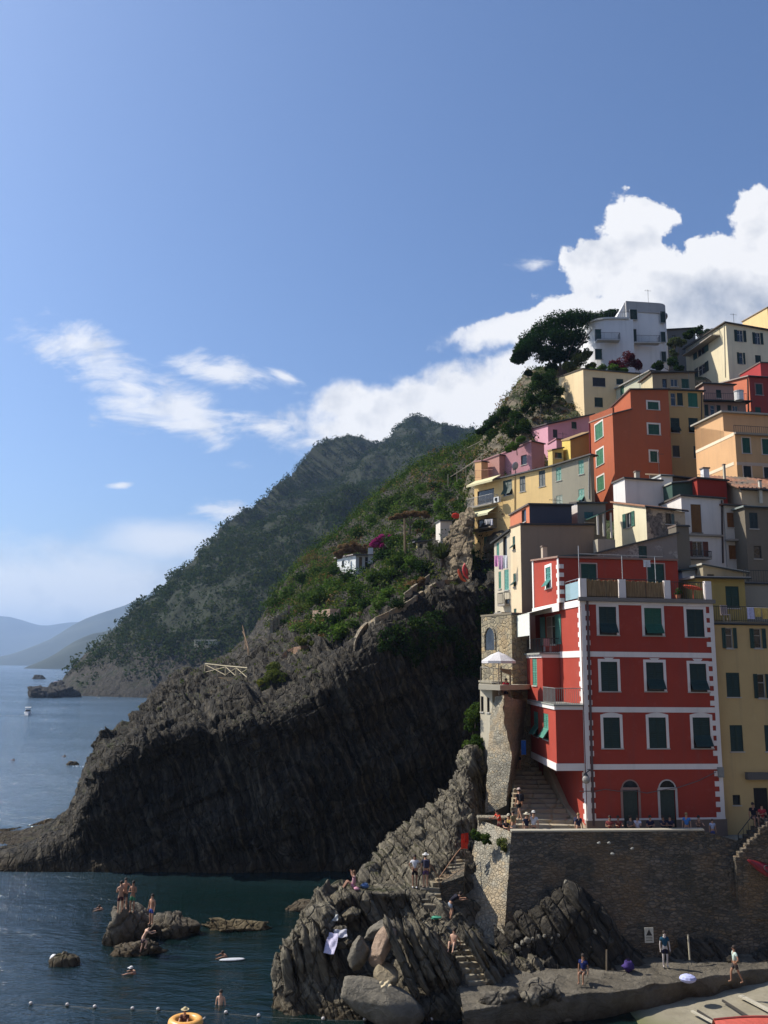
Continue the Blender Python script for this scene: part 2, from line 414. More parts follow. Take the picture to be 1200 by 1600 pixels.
SC.cycles.max_bounces = 6; SC.cycles.volume_bounces = 0; SC.cycles.transparent_max_bounces = 8
SC.cycles.use_denoising = True
hz = MB(); hz.hexa([(-12000, -400, -14), (12000, -400, -14), (12000, 21000, -14), (-12000, 21000, -14)], [(-12000, -400, 640), (12000, -400, 640), (12000, 21000, 640), (-12000, 21000, 640)])
m, N = newmat('haze_air')
vol = N.n('ShaderNodeVolumePrincipled', {'Color': (.46, .66, 1, 1), 'Density': 1.1e-4, 'Anisotropy': .35})
N.n('ShaderNodeOutputMaterial', {'Volume': vol.outputs[0]})
tag(hz.obj('haze', m), kind='stuff')
# ------------------------------------------------------------ sea
m, N = newmat('sea_water'); p = pos(N)
mp = N.n('ShaderNodeMapping', {'Vector': p, 'Rotation': (0, 0, rad(20)), 'Scale': (.55, 1.2, 1)}).outputs[0]
h = N.math('ADD', N.math('MULTIPLY', N.noise(mp, .55, 5, .62, .4), 1.0), N.math('MULTIPLY', N.noise(mp, 2.4, 4, .6, .3), .28))
h = N.math('ADD', h, N.math('MULTIPLY', N.noise(mp, .06, 3, .5), 2.2))
xy = N.n('ShaderNodeSeparateXYZ', {0: p})
open_ = N.math('MAXIMUM', N.maprange(xy.outputs[1], 66, 100), N.maprange(xy.outputs[0], -14, -30))     # open sea outside the sheltered cove
bump = N.n('ShaderNodeBump', {'Height': h, 'Strength': 1.0, 'Distance': N.maprange(open_, 0, 1, .22, .75)}).outputs[0]
calm = N.maprange(N.noise(mp, .02, 3), .35, .65, .05, .16)
gl = N.n('ShaderNodeBsdfGlossy', {0: (.96, .98, 1, 1), 'Roughness': calm, 'Normal': bump})
body = N.n('ShaderNodeBsdfDiffuse', {0: N.mix(open_, (.006, .022, .022, 1), (.045, .075, .105, 1))})
tr = N.n('ShaderNodeBsdfTransparent', {0: (.22, .42, .44, 1)})
fr = N.math('POWER', N.n('ShaderNodeFresnel', {'IOR': 1.34, 'Normal': bump}).outputs[0], .9)
dist = N.n('ShaderNodeVectorMath', {0: p}, operation='LENGTH').outputs['Value']
under_ = N.n('ShaderNodeMixShader', {0: N.maprange(dist, 60, 110, .45, .97), 1: tr.outputs[0], 2: body.outputs[0]})
top = N.n('ShaderNodeMixShader', {0: fr, 1: under_.outputs[0], 2: gl.outputs[0]})
N.n('ShaderNodeOutputMaterial', {0: top.outputs[0]})
sea = MB(); sea.add([(-11900, -390, 0), (11900, -390, 0), (11900, 20900, 0), (-11900, 20900, 0)], [(0, 1, 2, 3)])
sea.obj('sea', m)['kind'] = 'structure'
m, N = newmat('seabed'); p = pos(N)
finish(N, N.ramp(N.noise(p, .3, 5, .6), [(.35, (.012, .025, .028)), (.6, (.05, .05, .032)), (.75, (.1, .08, .045))]), .9)
G = loft([[(x, y, -4.2) for x in np.linspace(-80, 80, 9)] for y in np.linspace(20, 120, 9)], 60, 90)
G[..., 2] += 1.1*fbm(G[..., 0]*.18, G[..., 1]*.18, G[..., 2]*0, 4, 3)
for (cx_, cy_, rx_, ry_, hh) in [(-22, 50, 9, 5, 3.5), (-9.5, 44.5, 5, 4, 3.4), (13, 41, 8, 3.0, 3.4)]:
    e = np.clip(1-((G[..., 0]-cx_)/rx_)**2-((G[..., 1]-cy_)/ry_)**2, 0, 1); G[..., 2] += hh*e**.7
gridobj('seabed', G, m, True)
# ------------------------------------------------------------ far mountains
def ridge(name, pts, Y, depth, mat, seed, amp):
    rows = []
    for t, k in ((0, -.05), (.35, .45), (.7, .78), (1, 1.0), (1.5, .6), (2.2, -.05)):
        row = []
        for px, py in pts:
            top = P(px, py, Y); z = top.z*k if k > 0 else -8
            row.append((top.x*(1+0*t), Y-depth*.45*(1-t)*1.0, z))
        rows.append(row)
    G = loft(rows, 50, 160)
    n = fbm(G[..., 0]/amp[1], G[..., 1]/amp[1], G[..., 2]/amp[1]*.5, 5, seed)
    G[..., 2] += n*amp[0]*np.clip(G[..., 2]/100, 0, 1); 
    return gridobj(name, G, mat, True)
mf = newmat('distant_scrub'); finish(mf[1], mf[1].ramp(mf[1].noise(pos(mf[1]), .004, 6, .6), [(.3, (.02, .03, .022)), (.7, (.045, .055, .036))]), .95)
ridge('far_hills', [(-400, 1010), (-250, 960), (-120, 955), (0, 963), (30, 968), (70, 978), (110, 974), (180, 968), (300, 960), (420, 950)], 9500, 2600, mf[0], 3, (30, 700))
ridge('far_mountain', [(20, 1030), (60, 1012), (100, 988), (140, 966), (190, 948), (240, 928), (300, 905), (400, 880), (520, 870), (640, 900)], 5600, 1800, mf[0], 8, (22, 420))
ridge('far_headland', [(78, 1035), (92, 1024), (110, 1010), (140, 994), (175, 984), (230, 960), (330, 940), (460, 930)], 2600, 500, mf[0], 11, (14, 160))
# ------------------------------------------------------------ big terraced hill
rock_far = rockmat('hill_rock', (.036, .032, .026), (.014, .013, .011), (.075, .066, .052), green=(.02, .03, .01), gthr=.74, sscale=.3, gz=30)
cols = [ (88, 1086, 470), (100, 1062, 485), (118, 1042, 500), (140, 1020, 510), (165, 996, 520), (200, 968, 540), (240, 934, 560), (290, 892, 590), (335, 848, 620), (400, 800, 680), (450, 765, 730), (500, 738, 790),
        (530, 716, 820), (560, 702, 860), (610, 693, 930), (630, 674, 960), (655, 668, 970), (690, 676, 980), (740, 688, 990), (830, 700, 1000), (960, 730, 1000), (1150, 800, 1000)]
rows = []
for t in (0, .1, .24, .3, .45, .62, .8, 1.0, 1.15, 1.5):
    row = []
    for px, py, Y1 in cols:
        Y0 = 455-min(px, 500)*.12
        base = P(px, 1091 if px < 250 else 1091, Y0); base.z = -3; top = P(px, py, Y1)
        if t <= 1:
            s = t**1.35
            # cliffs below, gentler slope above
            k = 1-(1-t)**1.25
            pt = Vector((base.x+(top.x-base.x)*s, base.y+(top.y-base.y)*s, base.z+(top.z-base.z)*k))
        else:
            pt = Vector((top.x*1.0+ (t-1)*20, top.y+(t-1)*260, top.z-(t-1)*max(top.z, 5)*2.2-4*(t-1)))
        row.append(pt)
    rows.append(row)
G = loft(rows, 230, 420)
n = gnormals(G)
hk = np.clip(G[..., 2]/40, .1, 1)
gul = np.abs(fbm(G[..., 0]/42, G[..., 1]/120, G[..., 2]/140, 4, 21)); gul2 = fbm(G[..., 0]/11, G[..., 1]/30, G[..., 2]/26, 4, 22)
big_r = 1-2*np.abs(fbm(G[..., 0]/150+3, G[..., 1]/260, G[..., 2]/500, 3, 91))
ramp_ = np.clip((np.linspace(0, 1, G.shape[1])[None, :]-.22)/.3, 0, 1)
disp = (-gul*40+7)*hk*(.35+.65*ramp_) + ramp_*(big_r*64-58)*np.clip(G[..., 2]/70, 0, 1)*np.clip((G[..., 1]-470)/120, .15, 1) + gul2*4.5*hk + fbm(G[..., 0]/4, G[..., 1]/6, G[..., 2]/5, 3, 23)*1.3
sk = np.linspace(0, 1.5, 230)[:, None]
nn = n*np.where(n[..., 1:2] > 0, -1, 1)
G += nn*disp[..., None]*.55
step = 7.0; zz = G[..., 2]; fr_ = zz/step-np.floor(zz/step)
terr = np.clip((zz-60)/40, 0, 1)*.75
G[..., 2] = zz+terr*step*(np.clip((fr_-.55)/.35, 0, 1)-fr_)*.8
HILL = G
hill = gridobj('terraced_hill', G, rock_far)
# scrub on the hill
def normals_cell(G): return np.abs(gnormals(G))[:-1, :-1, 2]
lf_dark = leafmat('macchia_leaves', (.03, .046, .014), .45)
nzc = normals_cell(HILL); zc = HILL[:-1, :-1, 2]; xc = HILL[:-1, :-1, 0]
nm = fbm(HILL[:-1, :-1, 0]/35, HILL[:-1, :-1, 1]/35, zc/35, 3, 31)
mask = np.clip((zc-4)/26+nm*.7+.1, 0.0, 1)*(zc > 6)
yc = HILL[:-1, :-1, 1]
mask = mask/np.maximum(yc/500, .6)**1.2*np.clip((nzc-.22)/.3, .04, 1)*(.35+.65*(fbm(xc/28, yc/28, zc/28, 3, 33) > -.12))
pts = samplegrid(HILL, 21000, 5, mask)
r_ = RNG.random(len(pts)); R = 1.8+3.4*r_**2.2
pts[:, 2] += R*.35
o = leafobj('hill_scrub', clumps(pts, R, 24, R*.42, .5, 3, .7), lf_dark); tag(o, kind='stuff')
# railway gallery line along the foot of the hill
mb = MB(); pa = [(70+i*16, 0) for i in range(24)]
cm = plaster((.13, .12, .1))
from mathutils.bvhtree import BVHTree as _BT
_nr, _nc, _ = HILL.shape; _ix = np.arange(_nr*_nc).reshape(_nr, _nc)
BV_HILL = _BT.FromPolygons([Vector(q_) for q_ in HILL.reshape(-1, 3)], np.stack([_ix[:-1, :-1], _ix[:-1, 1:], _ix[1:, 1:], _ix[1:, :-1]], -1).reshape(-1, 4).tolist())
def onhill(px, py):
    h = BV_HILL.ray_cast(CAM, ray(px, py).normalized(), 3000); return h[0] if h[0] is not None else P(px, py, 440)
top = [onhill(px, 1007+(px-165)*.012) for px in range(168, 420, 7)]
zl_ = sum(q_.z for q_ in top)/len(top)
top = [q_ for q_ in top if abs(q_.z-zl_) < 9]
for a, b in zip(top[:-1], top[1:]):
    if (b-a).length > 30: continue
    w = Vector((0, 3, 0)); mb.hexa([a-Vector((0, .6, 1.5)), b-Vector((0, .6, 1.5)), b+w-Vector((0, 0, 1.5)), a+w-Vector((0, 0, 1.5))], [a+Vector((0, -.6, .5)), b+Vector((0, -.6, .5)), b+w+Vector((0, 0, .5)), a+w+Vector((0, 0, .5))])
tag(mb.obj('coastal_path_wall', cm), 'long pale path wall running along the foot of the big dark hill', 'wall')
g0_, g1_ = onhill(306, 1008), onhill(342, 1008); e_ = (g1_-g0_); e_.z = 0; L_ = min(18, e_.length); e_.normalize(); n_ = Vector((-e_.y, e_.x, 0)); 
t = thing('railway_gallery', 'pale flat roofed concrete gallery above the rocky shore', 'building', tuple(g0_-Vector((0, 0, 4))))
q4 = [g0_-n_*1.5, g0_+e_*L_-n_*1.5, g0_+e_*L_+n_*6, g0_+n_*6]
for q_ in q4: q_.z = g0_.z-3
mb = MB(); mb.hexa(q4, [q_+Vector((0, 0, 5.2)) for q_ in q4]); mb.obj('wall', plaster((.36, .33, .26), .9), t)
mb = MB(); mb.hexa([q_+Vector((0, 0, 5.21))-n_*(.4 if k < 2 else -.4) for k, q_ in enumerate(q4)], [q_+Vector((0, 0, 5.7))-n_*(.4 if k < 2 else -.4) for k, q_ in enumerate(q4)]); mb.obj('roof', plaster((.3, .28, .24), .9), t)
# mast on the summit
a = P(684, 677, 975); mb = MB(); mb.tube([a-Vector((0, 0, 4)), a+Vector((0, 0, 9))], .35, 5, .15); mb.box(a+Vector((0, 0, 7)), (2.5, .3, .3))
tag(mb.obj('radio_mast', paint((.2, .2, .2))), 'thin radio mast on the summit of the dark hill', 'mast')

# unseen harbour side behind the viewpoint, added to block skylight and bounce warm fill
bx = [-60, -35, -10, 20, 50, 80, 110, 150]
rows = [[(x, -16-abs(x-20)*.05, -3) for x in bx], [(x, -20, 12+max(0, x)*.05) for x in bx], [(x, -34, 30+max(0, x)*.15) for x in bx], [(x, -70, 62+max(0, x)*.2) for x in bx], [(x, -130, 85) for x in bx]]
G = loft(rows, 60, 90); G += (gnormals(G)*fbm(G[..., 0]*.1, G[..., 1]*.1, G[..., 2]*.1, 4, 51)[..., None]*2.5)
gridobj('fill_hill', G, rockmat('fill_hill_pale', (.34, .27, .2), (.24, .19, .14), (.42, .34, .26), green=(.05, .07, .02), gthr=1.2, sscale=.4))  # pale tones set to throw warm fill onto the shaded fronts
# ------------------------------------------------------------ near headland: dark stratified cliff and green slope
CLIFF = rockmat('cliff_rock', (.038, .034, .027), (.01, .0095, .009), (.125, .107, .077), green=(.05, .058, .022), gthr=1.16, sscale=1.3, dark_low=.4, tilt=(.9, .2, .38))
def colrow(spec):      # spec: list of (px, py, Y) or (px, None, Y, z)
    out = []
    for s in spec:
        if s[1] is None:
            a = P(s[0], 1040, s[2]); out.append(Vector((a.x, s[2], s[3])))
        else: out.append(P(*s))
    return out
hx = [-90, 0, 60, 105, 150, 200, 260, 350, 450, 540, 640, 740, 800, 860]
rows = [
 colrow([(x, None, y, -4) for x, y in zip(hx, [73, 72, 72, 72, 72, 72, 72, 72, 72.5, 73, 75, 78, 80, 82])]),
 colrow([(x, None, y, -.3) for x, y in zip(hx, [73.2, 72.2, 72.2, 72.2, 72.2, 72.2, 72.2, 72.2, 72.7, 73.2, 75.2, 78.2, 80.2, 82.2])]),
 colrow([(-90, 1350, 73.8), (0, 1343, 73), (60, 1332, 72.8), (105, 1310, 72.8), (150, 1270, 72.8), (200, 1245, 72.8), (260, 1235, 72.8), (350, 1225, 72.8), (450, 1205, 73.3), (540, 1180, 74.2), (640, 1130, 76.6), (740, 1080, 79.5), (800, 1060, 81.5), (860, 1050, 83.5)]),
 colrow([(-90, 1338, 75.5), (0, 1328, 74.5), (60, 1316, 74.2), (105, 1285, 74.2), (143, 1215, 74.2), (200, 1158, 74.4), (260, 1130, 74.4), (350, 1114, 74.4), (450, 1085, 75), (540, 1030, 76.3), (640, 950, 79.5), (740, 916, 83), (800, 905, 85), (860, 895, 87)]),
 colrow([(-90, 1334, 79), (0, 1324, 79), (60, 1305, 79), (105, 1272, 80), (138, 1185, 82), (195, 1132, 86), (255, 1096, 89), (345, 1060, 92), (450, 1020, 91), (540, 972, 90), (640, 925, 90), (740, 905, 90), (800, 890, 90), (860, 880, 90)]),
 colrow([(-90, 1332, 82), (0, 1322, 82), (60, 1303, 83), (108, 1265, 85), (140, 1170, 88), (205, 1122, 94), (255, 1072, 100), (340, 1038, 106), (440, 985, 108), (530, 940, 106), (640, 880, 102), (740, 850, 98), (800, 830, 96), (860, 820, 96)]),
 colrow([(-90, None, 87, -1), (0, None, 88, 0), (60, None, 90, .3), (120, None, 92, 2), (150, None, 96, 4), (220, 1112, 104), (275, 1056, 116), (350, 1024, 126), (430, 950, 138), (530, 872, 142), (630, 790, 138), (740, 745, 122), (800, 720, 118), (860, 700, 118)]),
 colrow([(-90, None, 93, -4), (0, None, 96, -4), (60, None, 100, -4), (120, None, 105, -4), (160, None, 112, -4), (225, None, 122, 4), (285, None, 135, 8), (370, None, 150, 12), (440, 925, 162), (530, 845, 172), (620, 770, 176), (740, 705, 160), (800, 680, 150), (860, 640, 145)]),
 colrow([(-90, None, 105, -6), (0, None, 108, -6), (60, None, 112, -6), (120, None, 118, -6), (170, None, 130, -6), (240, None, 145, -5), (310, None, 165, -4), (400, None, 190, 4), (460, None, 220, 15), (540, None, 235, 25), (640, None, 240, 30), (740, None, 230, 35), (800, None, 220, 40), (860, None, 220, 40)]),
]
G = loft(rows, 560, 720)
n = gnormals(G); n = n*np.where(n[..., 1:2] > .2, -1, 1)
T1 = (.9, .2, .38)
zf = np.clip((G[..., 2]+1)/2.5, .15, 1)
gs = np.clip((G[..., 1]-100)/25, 0, 1)      # further back: softer soil slope
mk = np.clip(.55+fbm(G[..., 0]*.09, G[..., 1]*.09, G[..., 2]*.09, 3, 61)*1.1, .08, 1)
d = strata(G, T1, .17, 71, 2.5)*.9+strata(G, T1, .62, 3, 1.3)*.62*mk + strata(G, T1, 2.1, 8, .8)*.3*mk + strata(G, T1, 5.2, 12)*.08 + fbm(G[..., 0]*.12, G[..., 1]*.12, G[..., 2]*.12, 4, 5)*1.2-.35 + broken(G, .16, 44)*.8 + broken(G, .34, 41)*.7*(1.15-mk)+broken(G, 1.0, 43)*.16
d = d*(1-.6*gs)*zf
px0_, _ = proj_np(G.reshape(-1, 3)); px0_ = px0_.reshape(d.shape); d = d*np.clip(.3+(px0_-60)/120, .3, 1)
G += n*d[..., None]
HEAD = G
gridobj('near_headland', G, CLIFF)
# ------------------------------------------------------------ hillside under the village
HILLM = rockmat('village_slope_rock', (.16, .135, .095), (.07, .062, .045), (.26, .22, .155), green=(.05, .07, .022), gthr=.95, sscale=.5)
vx = [700, 735, 765, 800, 850, 910, 1000, 1100, 1210, 1420]
def vrow(Y, zs, dY=None): return [Vector((P(x, 1040, Y+(dY[i] if dY else 0)).x, Y+(dY[i] if dY else 0), z)) for i, (x, z) in enumerate(zip(vx, zs))]
rows = [
 vrow(57, [-3, -3, 0, 3, 3, 3, 4, 5, 8, 8], [24, 22, 10, 5, 4, 4, 5, 6, 6, 6]),
 vrow(61, [3, 4, 5, 6, 9, 10, 12, 14, 16, 16], [24, 22, 12, 6, 4, 4, 4, 4, 4, 4]),
 vrow(70, [8, 10, 12, 17, 22, 24, 25, 25.5, 25, 25], [18, 17, 12, 6, 2, 0, 0, 0, 0, 0]),
 vrow(84, [20, 22, 23.5, 26, 30, 31, 32, 32, 33, 33], [10, 8, 6, 3, 1, 0, 0, 0, 0, 0]),
 vrow(97, [22, 33, 36.5, 40, 42, 43, 43, 42.5, 42, 42], [4, 4, 2, 0, 0, 0, 0, 0, 0, 0]),
 vrow(108, [24, 40, 44.5, 48.5, 51, 51.5, 52, 51, 50, 50]),
 vrow(118, [22, 40, 49, 55, 58, 58.5, 58.5, 58, 57, 57]),
 vrow(132, [16, 34, 46, 56, 63, 64, 63, 62, 61, 61]),
 vrow(165, [20, 28, 36, 46, 58, 62, 64, 64, 64, 64]),
]
G = loft(rows, 190, 200)
n = gnormals(G); n = n*np.where(n[..., 1:2] > .2, -1, 1)
G += n*(fbm(G[..., 0]*.15, G[..., 1]*.15, G[..., 2]*.2, 5, 9)*1.3+strata(G, (.8, .3, .5), .6, 4)*.35)[..., None]*np.clip((G[..., 1:2]-62)/8, .2, 1)
SLOPE = G
gridobj('village_hillside', G, HILLM)
# ------------------------------------------------------------ foreground outcrop (strata dipping to the right)
ROCK = rockmat('shore_rock', (.15, .133, .1), (.034, .031, .026), (.3, .265, .19), green=(.06, .06, .025), gthr=1.15, sscale=2.2, dark_low=.5, tilt=(.82, .2, .53))
fx = [415, 450, 500, 550, 600, 650, 700, 750, 800, 850]
rows = [
 colrow([(x, None, y, -3) for x, y in zip(fx, [44.6, 43.8, 43.4, 43.2, 43, 43, 43.2, 43.6, 44, 44.5])]),
 colrow([(425, 1568, 45.4), (452, 1572, 44.6), (500, 1578, 44.3), (550, 1585, 44), (600, 1588, 44), (650, 1588, 44), (700, 1585, 44.2), (750, 1580, 44.6), (800, 1575, 45), (850, 1570, 45.5)]),
 colrow([(426, 1530, 45.9), (455, 1530, 45.4), (500, 1545, 45.0), (550, 1550, 44.9), (600, 1550, 45), (650, 1540, 45.2), (700, 1540, 45.2), (750, 1545, 45.6), (800, 1545, 46), (850, 1540, 46.5)]),
 colrow([(430, 1500, 46.6), (455, 1490, 46.2), (500, 1480, 46), (545, 1500, 46.4), (600, 1510, 46.8), (650, 1490, 46.4), (700, 1490, 46.2), (750, 1500, 46.6), (800, 1500, 47.2), (850, 1500, 47.6)]),
 colrow([(440, 1490, 47.6), (468, 1455, 47.2), (505, 1440, 47), (545, 1440, 48.2), (600, 1452, 48.5), (640, 1436, 48.2), (690, 1448, 47.2), (745, 1480, 47.8), (800, 1500, 48.6), (850, 1505, 49)]),
 colrow([(445, None, 49, -1), (478, 1425, 48.4), (510, 1408, 48.2), (550, 1398, 48.7), (600, 1398, 48.8), (650, 1397, 48.8), (695, 1420, 48.6), (745, 1466, 49), (800, 1492, 50), (850, 1495, 50.5)]),
 colrow([(450, None, 51, -2), (490, 1408, 50), (525, 1392, 49.8), (560, 1386, 49.8), (600, 1383, 50), (650, 1381, 50), (700, 1395, 50), (745, 1448, 50.5), (800, None, 52, 1.5), (850, None, 53, 1.5)]),
 colrow([(455, None, 54, -3), (495, None, 53, -1), (535, None, 52.5, 3.0), (565, 1372, 52), (600, 1350, 52.5), (650, 1322, 53), (690, 1300, 53), (735, 1296, 53.4), (790, None, 54, 4), (850, None, 55, 4)]),
 colrow([(455, None, 58, -4), (500, None, 58, -4), (540, None, 57, -2), (572, None, 56.5, 2), (600, 1325, 56), (650, 1278, 56.5), (695, 1238, 57), (735, 1200, 57.5), (775, None, 58, 5), (840, None, 58, 4)]),
 colrow([(455, None, 63, -5), (500, None, 63, -5), (545, None, 62, -5), (585, None, 62, -4), (625, None, 62, -1), (665, None, 62, 3), (705, None, 62, 7), (740, 1165, 62), (768, None, 62, 8), (830, None, 63, 4)]),
 colrow([(455, None, 70, -6), (500, None, 70, -6), (545, None, 70, -6), (590, None, 70, -6), (635, None, 70, -6), (670, None, 70, -5), (710, None, 70, -3), (740, None, 70, 5), (770, None, 70, 10), (830, None, 70, 12)]),
]
G = loft(rows, 480, 460)
n = gnormals(G); n = n*np.where((n[..., 1:2] > .3), -1, 1)
T2 = (.82, .2, .53)
zf = np.clip((G[..., 2]+1.5)/2, .1, 1)
mk = np.clip(.6+fbm(G[..., 0]*.2, G[..., 1]*.2, G[..., 2]*.2, 3, 62)*1.2, .15, 1)
d = strata(G, T2, .5, 11, 1.0)*.45+strata(G, T2, 1.3, 13, .7)*.42*mk+strata(G, T2, 3.4, 18, .6)*.15+fbm(G[..., 0]*.3, G[..., 1]*.3, G[..., 2]*.3, 4, 15)*.6+broken(G, .8, 47)*.32*(1.2-mk)+broken(G, 2.0, 48)*.1
# keep the walked ledge flatter
ppx, ppy = proj_np(G.reshape(-1, 3)); ppx = ppx.reshape(d.shape); ppy = ppy.reshape(d.shape)
ledge = np.clip(1.6-np.abs(ppy-1388)/12, 0, 1)*(ppx > 540)*(ppx < 690)*(G[..., 1] < 51.5)
d = d*(1-.85*ledge)
G += n*(d*zf)[..., None]
FORE = G
gridobj('rock_shore', G, ROCK)
# separate blocks and slabs
def boulder(name, label, c, r, mat, seed, M=None, cuts=9, res=34, rough=.06):
    """a rock: sphere cut by random planes, with fine relief"""
    rg = np.random.default_rng(seed)
    u = np.linspace(0, np.pi, res); v = np.linspace(0, 2*np.pi, res*2, endpoint=False)
    U_, V_ = np.meshgrid(u, v, indexing='ij')
    D = np.stack([np.sin(U_)*np.cos(V_), np.sin(U_)*np.sin(V_), np.cos(U_)], -1)
    k = np.ones(D.shape[:2])
    pl = rg.normal(size=(cuts, 3)); pl /= np.linalg.norm(pl, axis=1, keepdims=True); h = rg.uniform(.62, .85, cuts)
    for q, hh in zip(pl, h):
        dp = D@q; k = np.minimum(k, np.where(dp > .05, hh/np.maximum(dp, .05), 9))
    k = np.minimum(k, 1.15)*(1+rough*1.3*fbm(D[..., 0]*2.2+seed, D[..., 1]*2.2, D[..., 2]*2.2, 5, seed, .6))
    if rough > .055: k = k*(1+rough*1.1*strata(D*np.array(r), (.7, .2, .6), 2.2/max(.5, min(r)), seed, .1))
    X = D*k[..., None]*np.array(r)
    if M is not None: X = X@np.array(M).T
    nr, nc = k.shape; idx = np.arange(nr*nc).reshape(nr, nc)
    f = np.stack([idx[:-1], np.roll(idx, -1, 1)[:-1], np.roll(idx, -1, 1)[1:], idx[1:]], -1).reshape(-1, 4)[:, ::-1]
    me = bpy.data.meshes.new(name); fastmesh(me, X.reshape(-1, 3), f); me.materials.append(mat)
    o = bpy.data.objects.new(name, me); COL.objects.link(o); o.location = c
    return tag(o, label, 'rock')
def rot(ax, ay, az): return Matrix.Rotation(rad(az), 3, 'Z')@Matrix.Rotation(rad(ay), 3, 'Y')@Matrix.Rotation(rad(ax), 3, 'X')
BR = rockmat('boulder_grey', (.17, .155, .125), (.09, .085, .075), (.24, .215, .17), sscale=.15, dark_low=.35, tilt=(.2, .1, .9), crack=0)
BP = rockmat('boulder_pink', (.36, .26, .19), (.24, .17, .125), (.42, .32, .24), sscale=.3, tilt=(.6, .1, .8), crack=0)
BT = rockmat('boulder_tan', (.3, .25, .17), (.2, .165, .115), (.36, .31, .21), sscale=.3, tilt=(.2, .1, .9), crack=0)
boulder('boulder', 'huge smooth grey boulder lying at the waterline below the pink boulder', P(588, 1562, 43.6)+Vector((0, 0, -.15)), (2.4, 1.2, .95), BR, 5, rot(0, 16, 0), rough=.05, cuts=14)
boulder('boulder', 'tall pinkish boulder leaning in the dark hollow of the shore rocks', P(597, 1478, 44.6), (.52, .7, 1.15), BP, 3, rot(0, 28, 0), rough=.04)
boulder('boulder', 'rounded tan boulder sitting behind the huge smooth boulder', P(603, 1524, 44.2), (.6, .7, .55), BT, 9, rot(0, 10, 20), rough=.03)
boulder('boulder', 'dark grey wedge of rock leaning over the pinkish boulder', P(598, 1455, 46.2), (.95, .8, .55), BR, 12, rot(0, -28, 0))
boulder('boulder', 'small upright grey rock left of the pinkish boulder', P(560, 1487, 45), (.5, .55, .9), BR, 14, rot(0, 12, 0))
# tilted slabs, a dipping stack of separate leaves of rock
def slab(c, ln, wd, th, ang, yaw, seed, mat=ROCK):
    """one leaf of rock: a finely divided plate with broken steps along it"""
    R = np.array(rot(0, ang, yaw)); n1, n2 = 46, 30
    u = np.linspace(-1, 1, n1); a = np.linspace(0, 2*np.pi, n2, endpoint=False)
    U_, A_2 = np.meshgrid(u, a, indexing='ij')
    cx, sx = np.cos(A_2), np.sin(A_2); k = 1/np.maximum(np.abs(cx), np.abs(sx))**.85
    tap = (1-np.abs(U_)**5)*(1+.22*fbm(U_*1.6+seed, U_*0, U_*0, 3, seed)); st = np.floor((U_+1)*2.3+seed*.37)
    jig = (_hash(st, st*0, st*0, seed)-.5)
    X = np.stack([U_*ln/2*(1+.1*fbm(U_*0+seed, cx*1.2, sx*1.2, 2, seed)), k*cx*wd/2*tap*(1+.35*jig), k*sx*th*tap*(1+.5*jig)], -1)
    W2 = X@R.T+np.array(c)
    X += (fbm(W2[..., 0]*1.4, W2[..., 1]*1.4, W2[..., 2]*1.4, 4, 6)*.16)[..., None]*np.stack([cx*0+.4, cx, sx], -1)
    W2 = X@R.T+np.array(c)
    idx = np.arange(n1*n2).reshape(n1, n2); r1 = np.roll(idx, -1, 1)
    f = np.stack([idx[:-1], r1[:-1], r1[1:], idx[1:]], -1).reshape(-1, 4)[:, ::-1]
    me = bpy.data.meshes.new('rock_slab'); fastmesh(me, W2.reshape(-1, 3), f); me.materials.append(mat)
    o = bpy.data.objects.new('rock_slab', me); COL.objects.link(o); return o
SL = [(628, 1500, 44.4, 4.4, 1.2, .2, 66, 0), (644, 1497, 44.9, 4.0, 1.3, .16, 64, 0), (658, 1492, 45.2, 4.2, 1.4, .2, 63, 3), (674, 1490, 45.4, 3.8, 1.4, .14, 62, 0), (688, 1494, 45.5, 3.8, 1.5, .18, 60, 2), (700, 1500, 45.6, 3.2, 1.3, .13, 60, -3),
      (752, 1505, 45.6, 4.2, 1.0, .14, 58, 0), (762, 1500, 46.0, 4.2, 1.2, .12, 56, 0), (774, 1500, 46.4, 3.8, 1.2, .12, 55, 0),
      (452, 1528, 45.4, 3.0, 1.2, .3, 78, 0), (470, 1510, 45.6, 3.2, 1.2, .24, 76, 0), (486, 1500, 45.8, 3.4, 1.3, .22, 74, 5), (502, 1492, 45.9, 3.6, 1.3, .22, 72, -4), (518, 1482, 46.1, 3.6, 1.3, .2, 70, 0), (436, 1530, 46.2, 2.3, 1.0, .26, 84, 0)]
mbS = MB()
for i, (px, py, Y, ln, wd, th, ang, yaw) in enumerate(SL):
    o = slab(P(px, py, Y), ln, wd, th, ang, yaw, i+40); o['kind'] = 'structure'
# small rubble of blocks on the left pile
for i, (px, py, Y, s) in enumerate([(508, 1428, 47.4, .9), (506, 1448, 46.8, .8), (487, 1460, 46.8, .6), (530, 1455, 46.6, .5), (538, 1475, 46.2, .45), (548, 1430, 48.4, .6), (470, 1478, 46.4, .5), (578, 1372, 52.6, 1.1), (532, 1388, 50.4, .6)]):
    boulder('rock_block', ['flat topped grey rock block at the top left of the shore pile', 'bulging grey rock block below the flat topped one', 'squat grey rock block at the left edge of the pile above the water', 'small grey rock block right of the white bag on the shore pile', 'small rock block at the rim of the dark hollow', 'grey rock block under the seated woman ledge', 'small rock block low on the left of the shore pile',
             'rounded grey green rock beside the seated woman', 'low rock at the tip of the walked ledge'][i], P(px, py, Y), (s*1.1, s, s*.7), ROCK, 60+i, rot(0, 8, i*33))
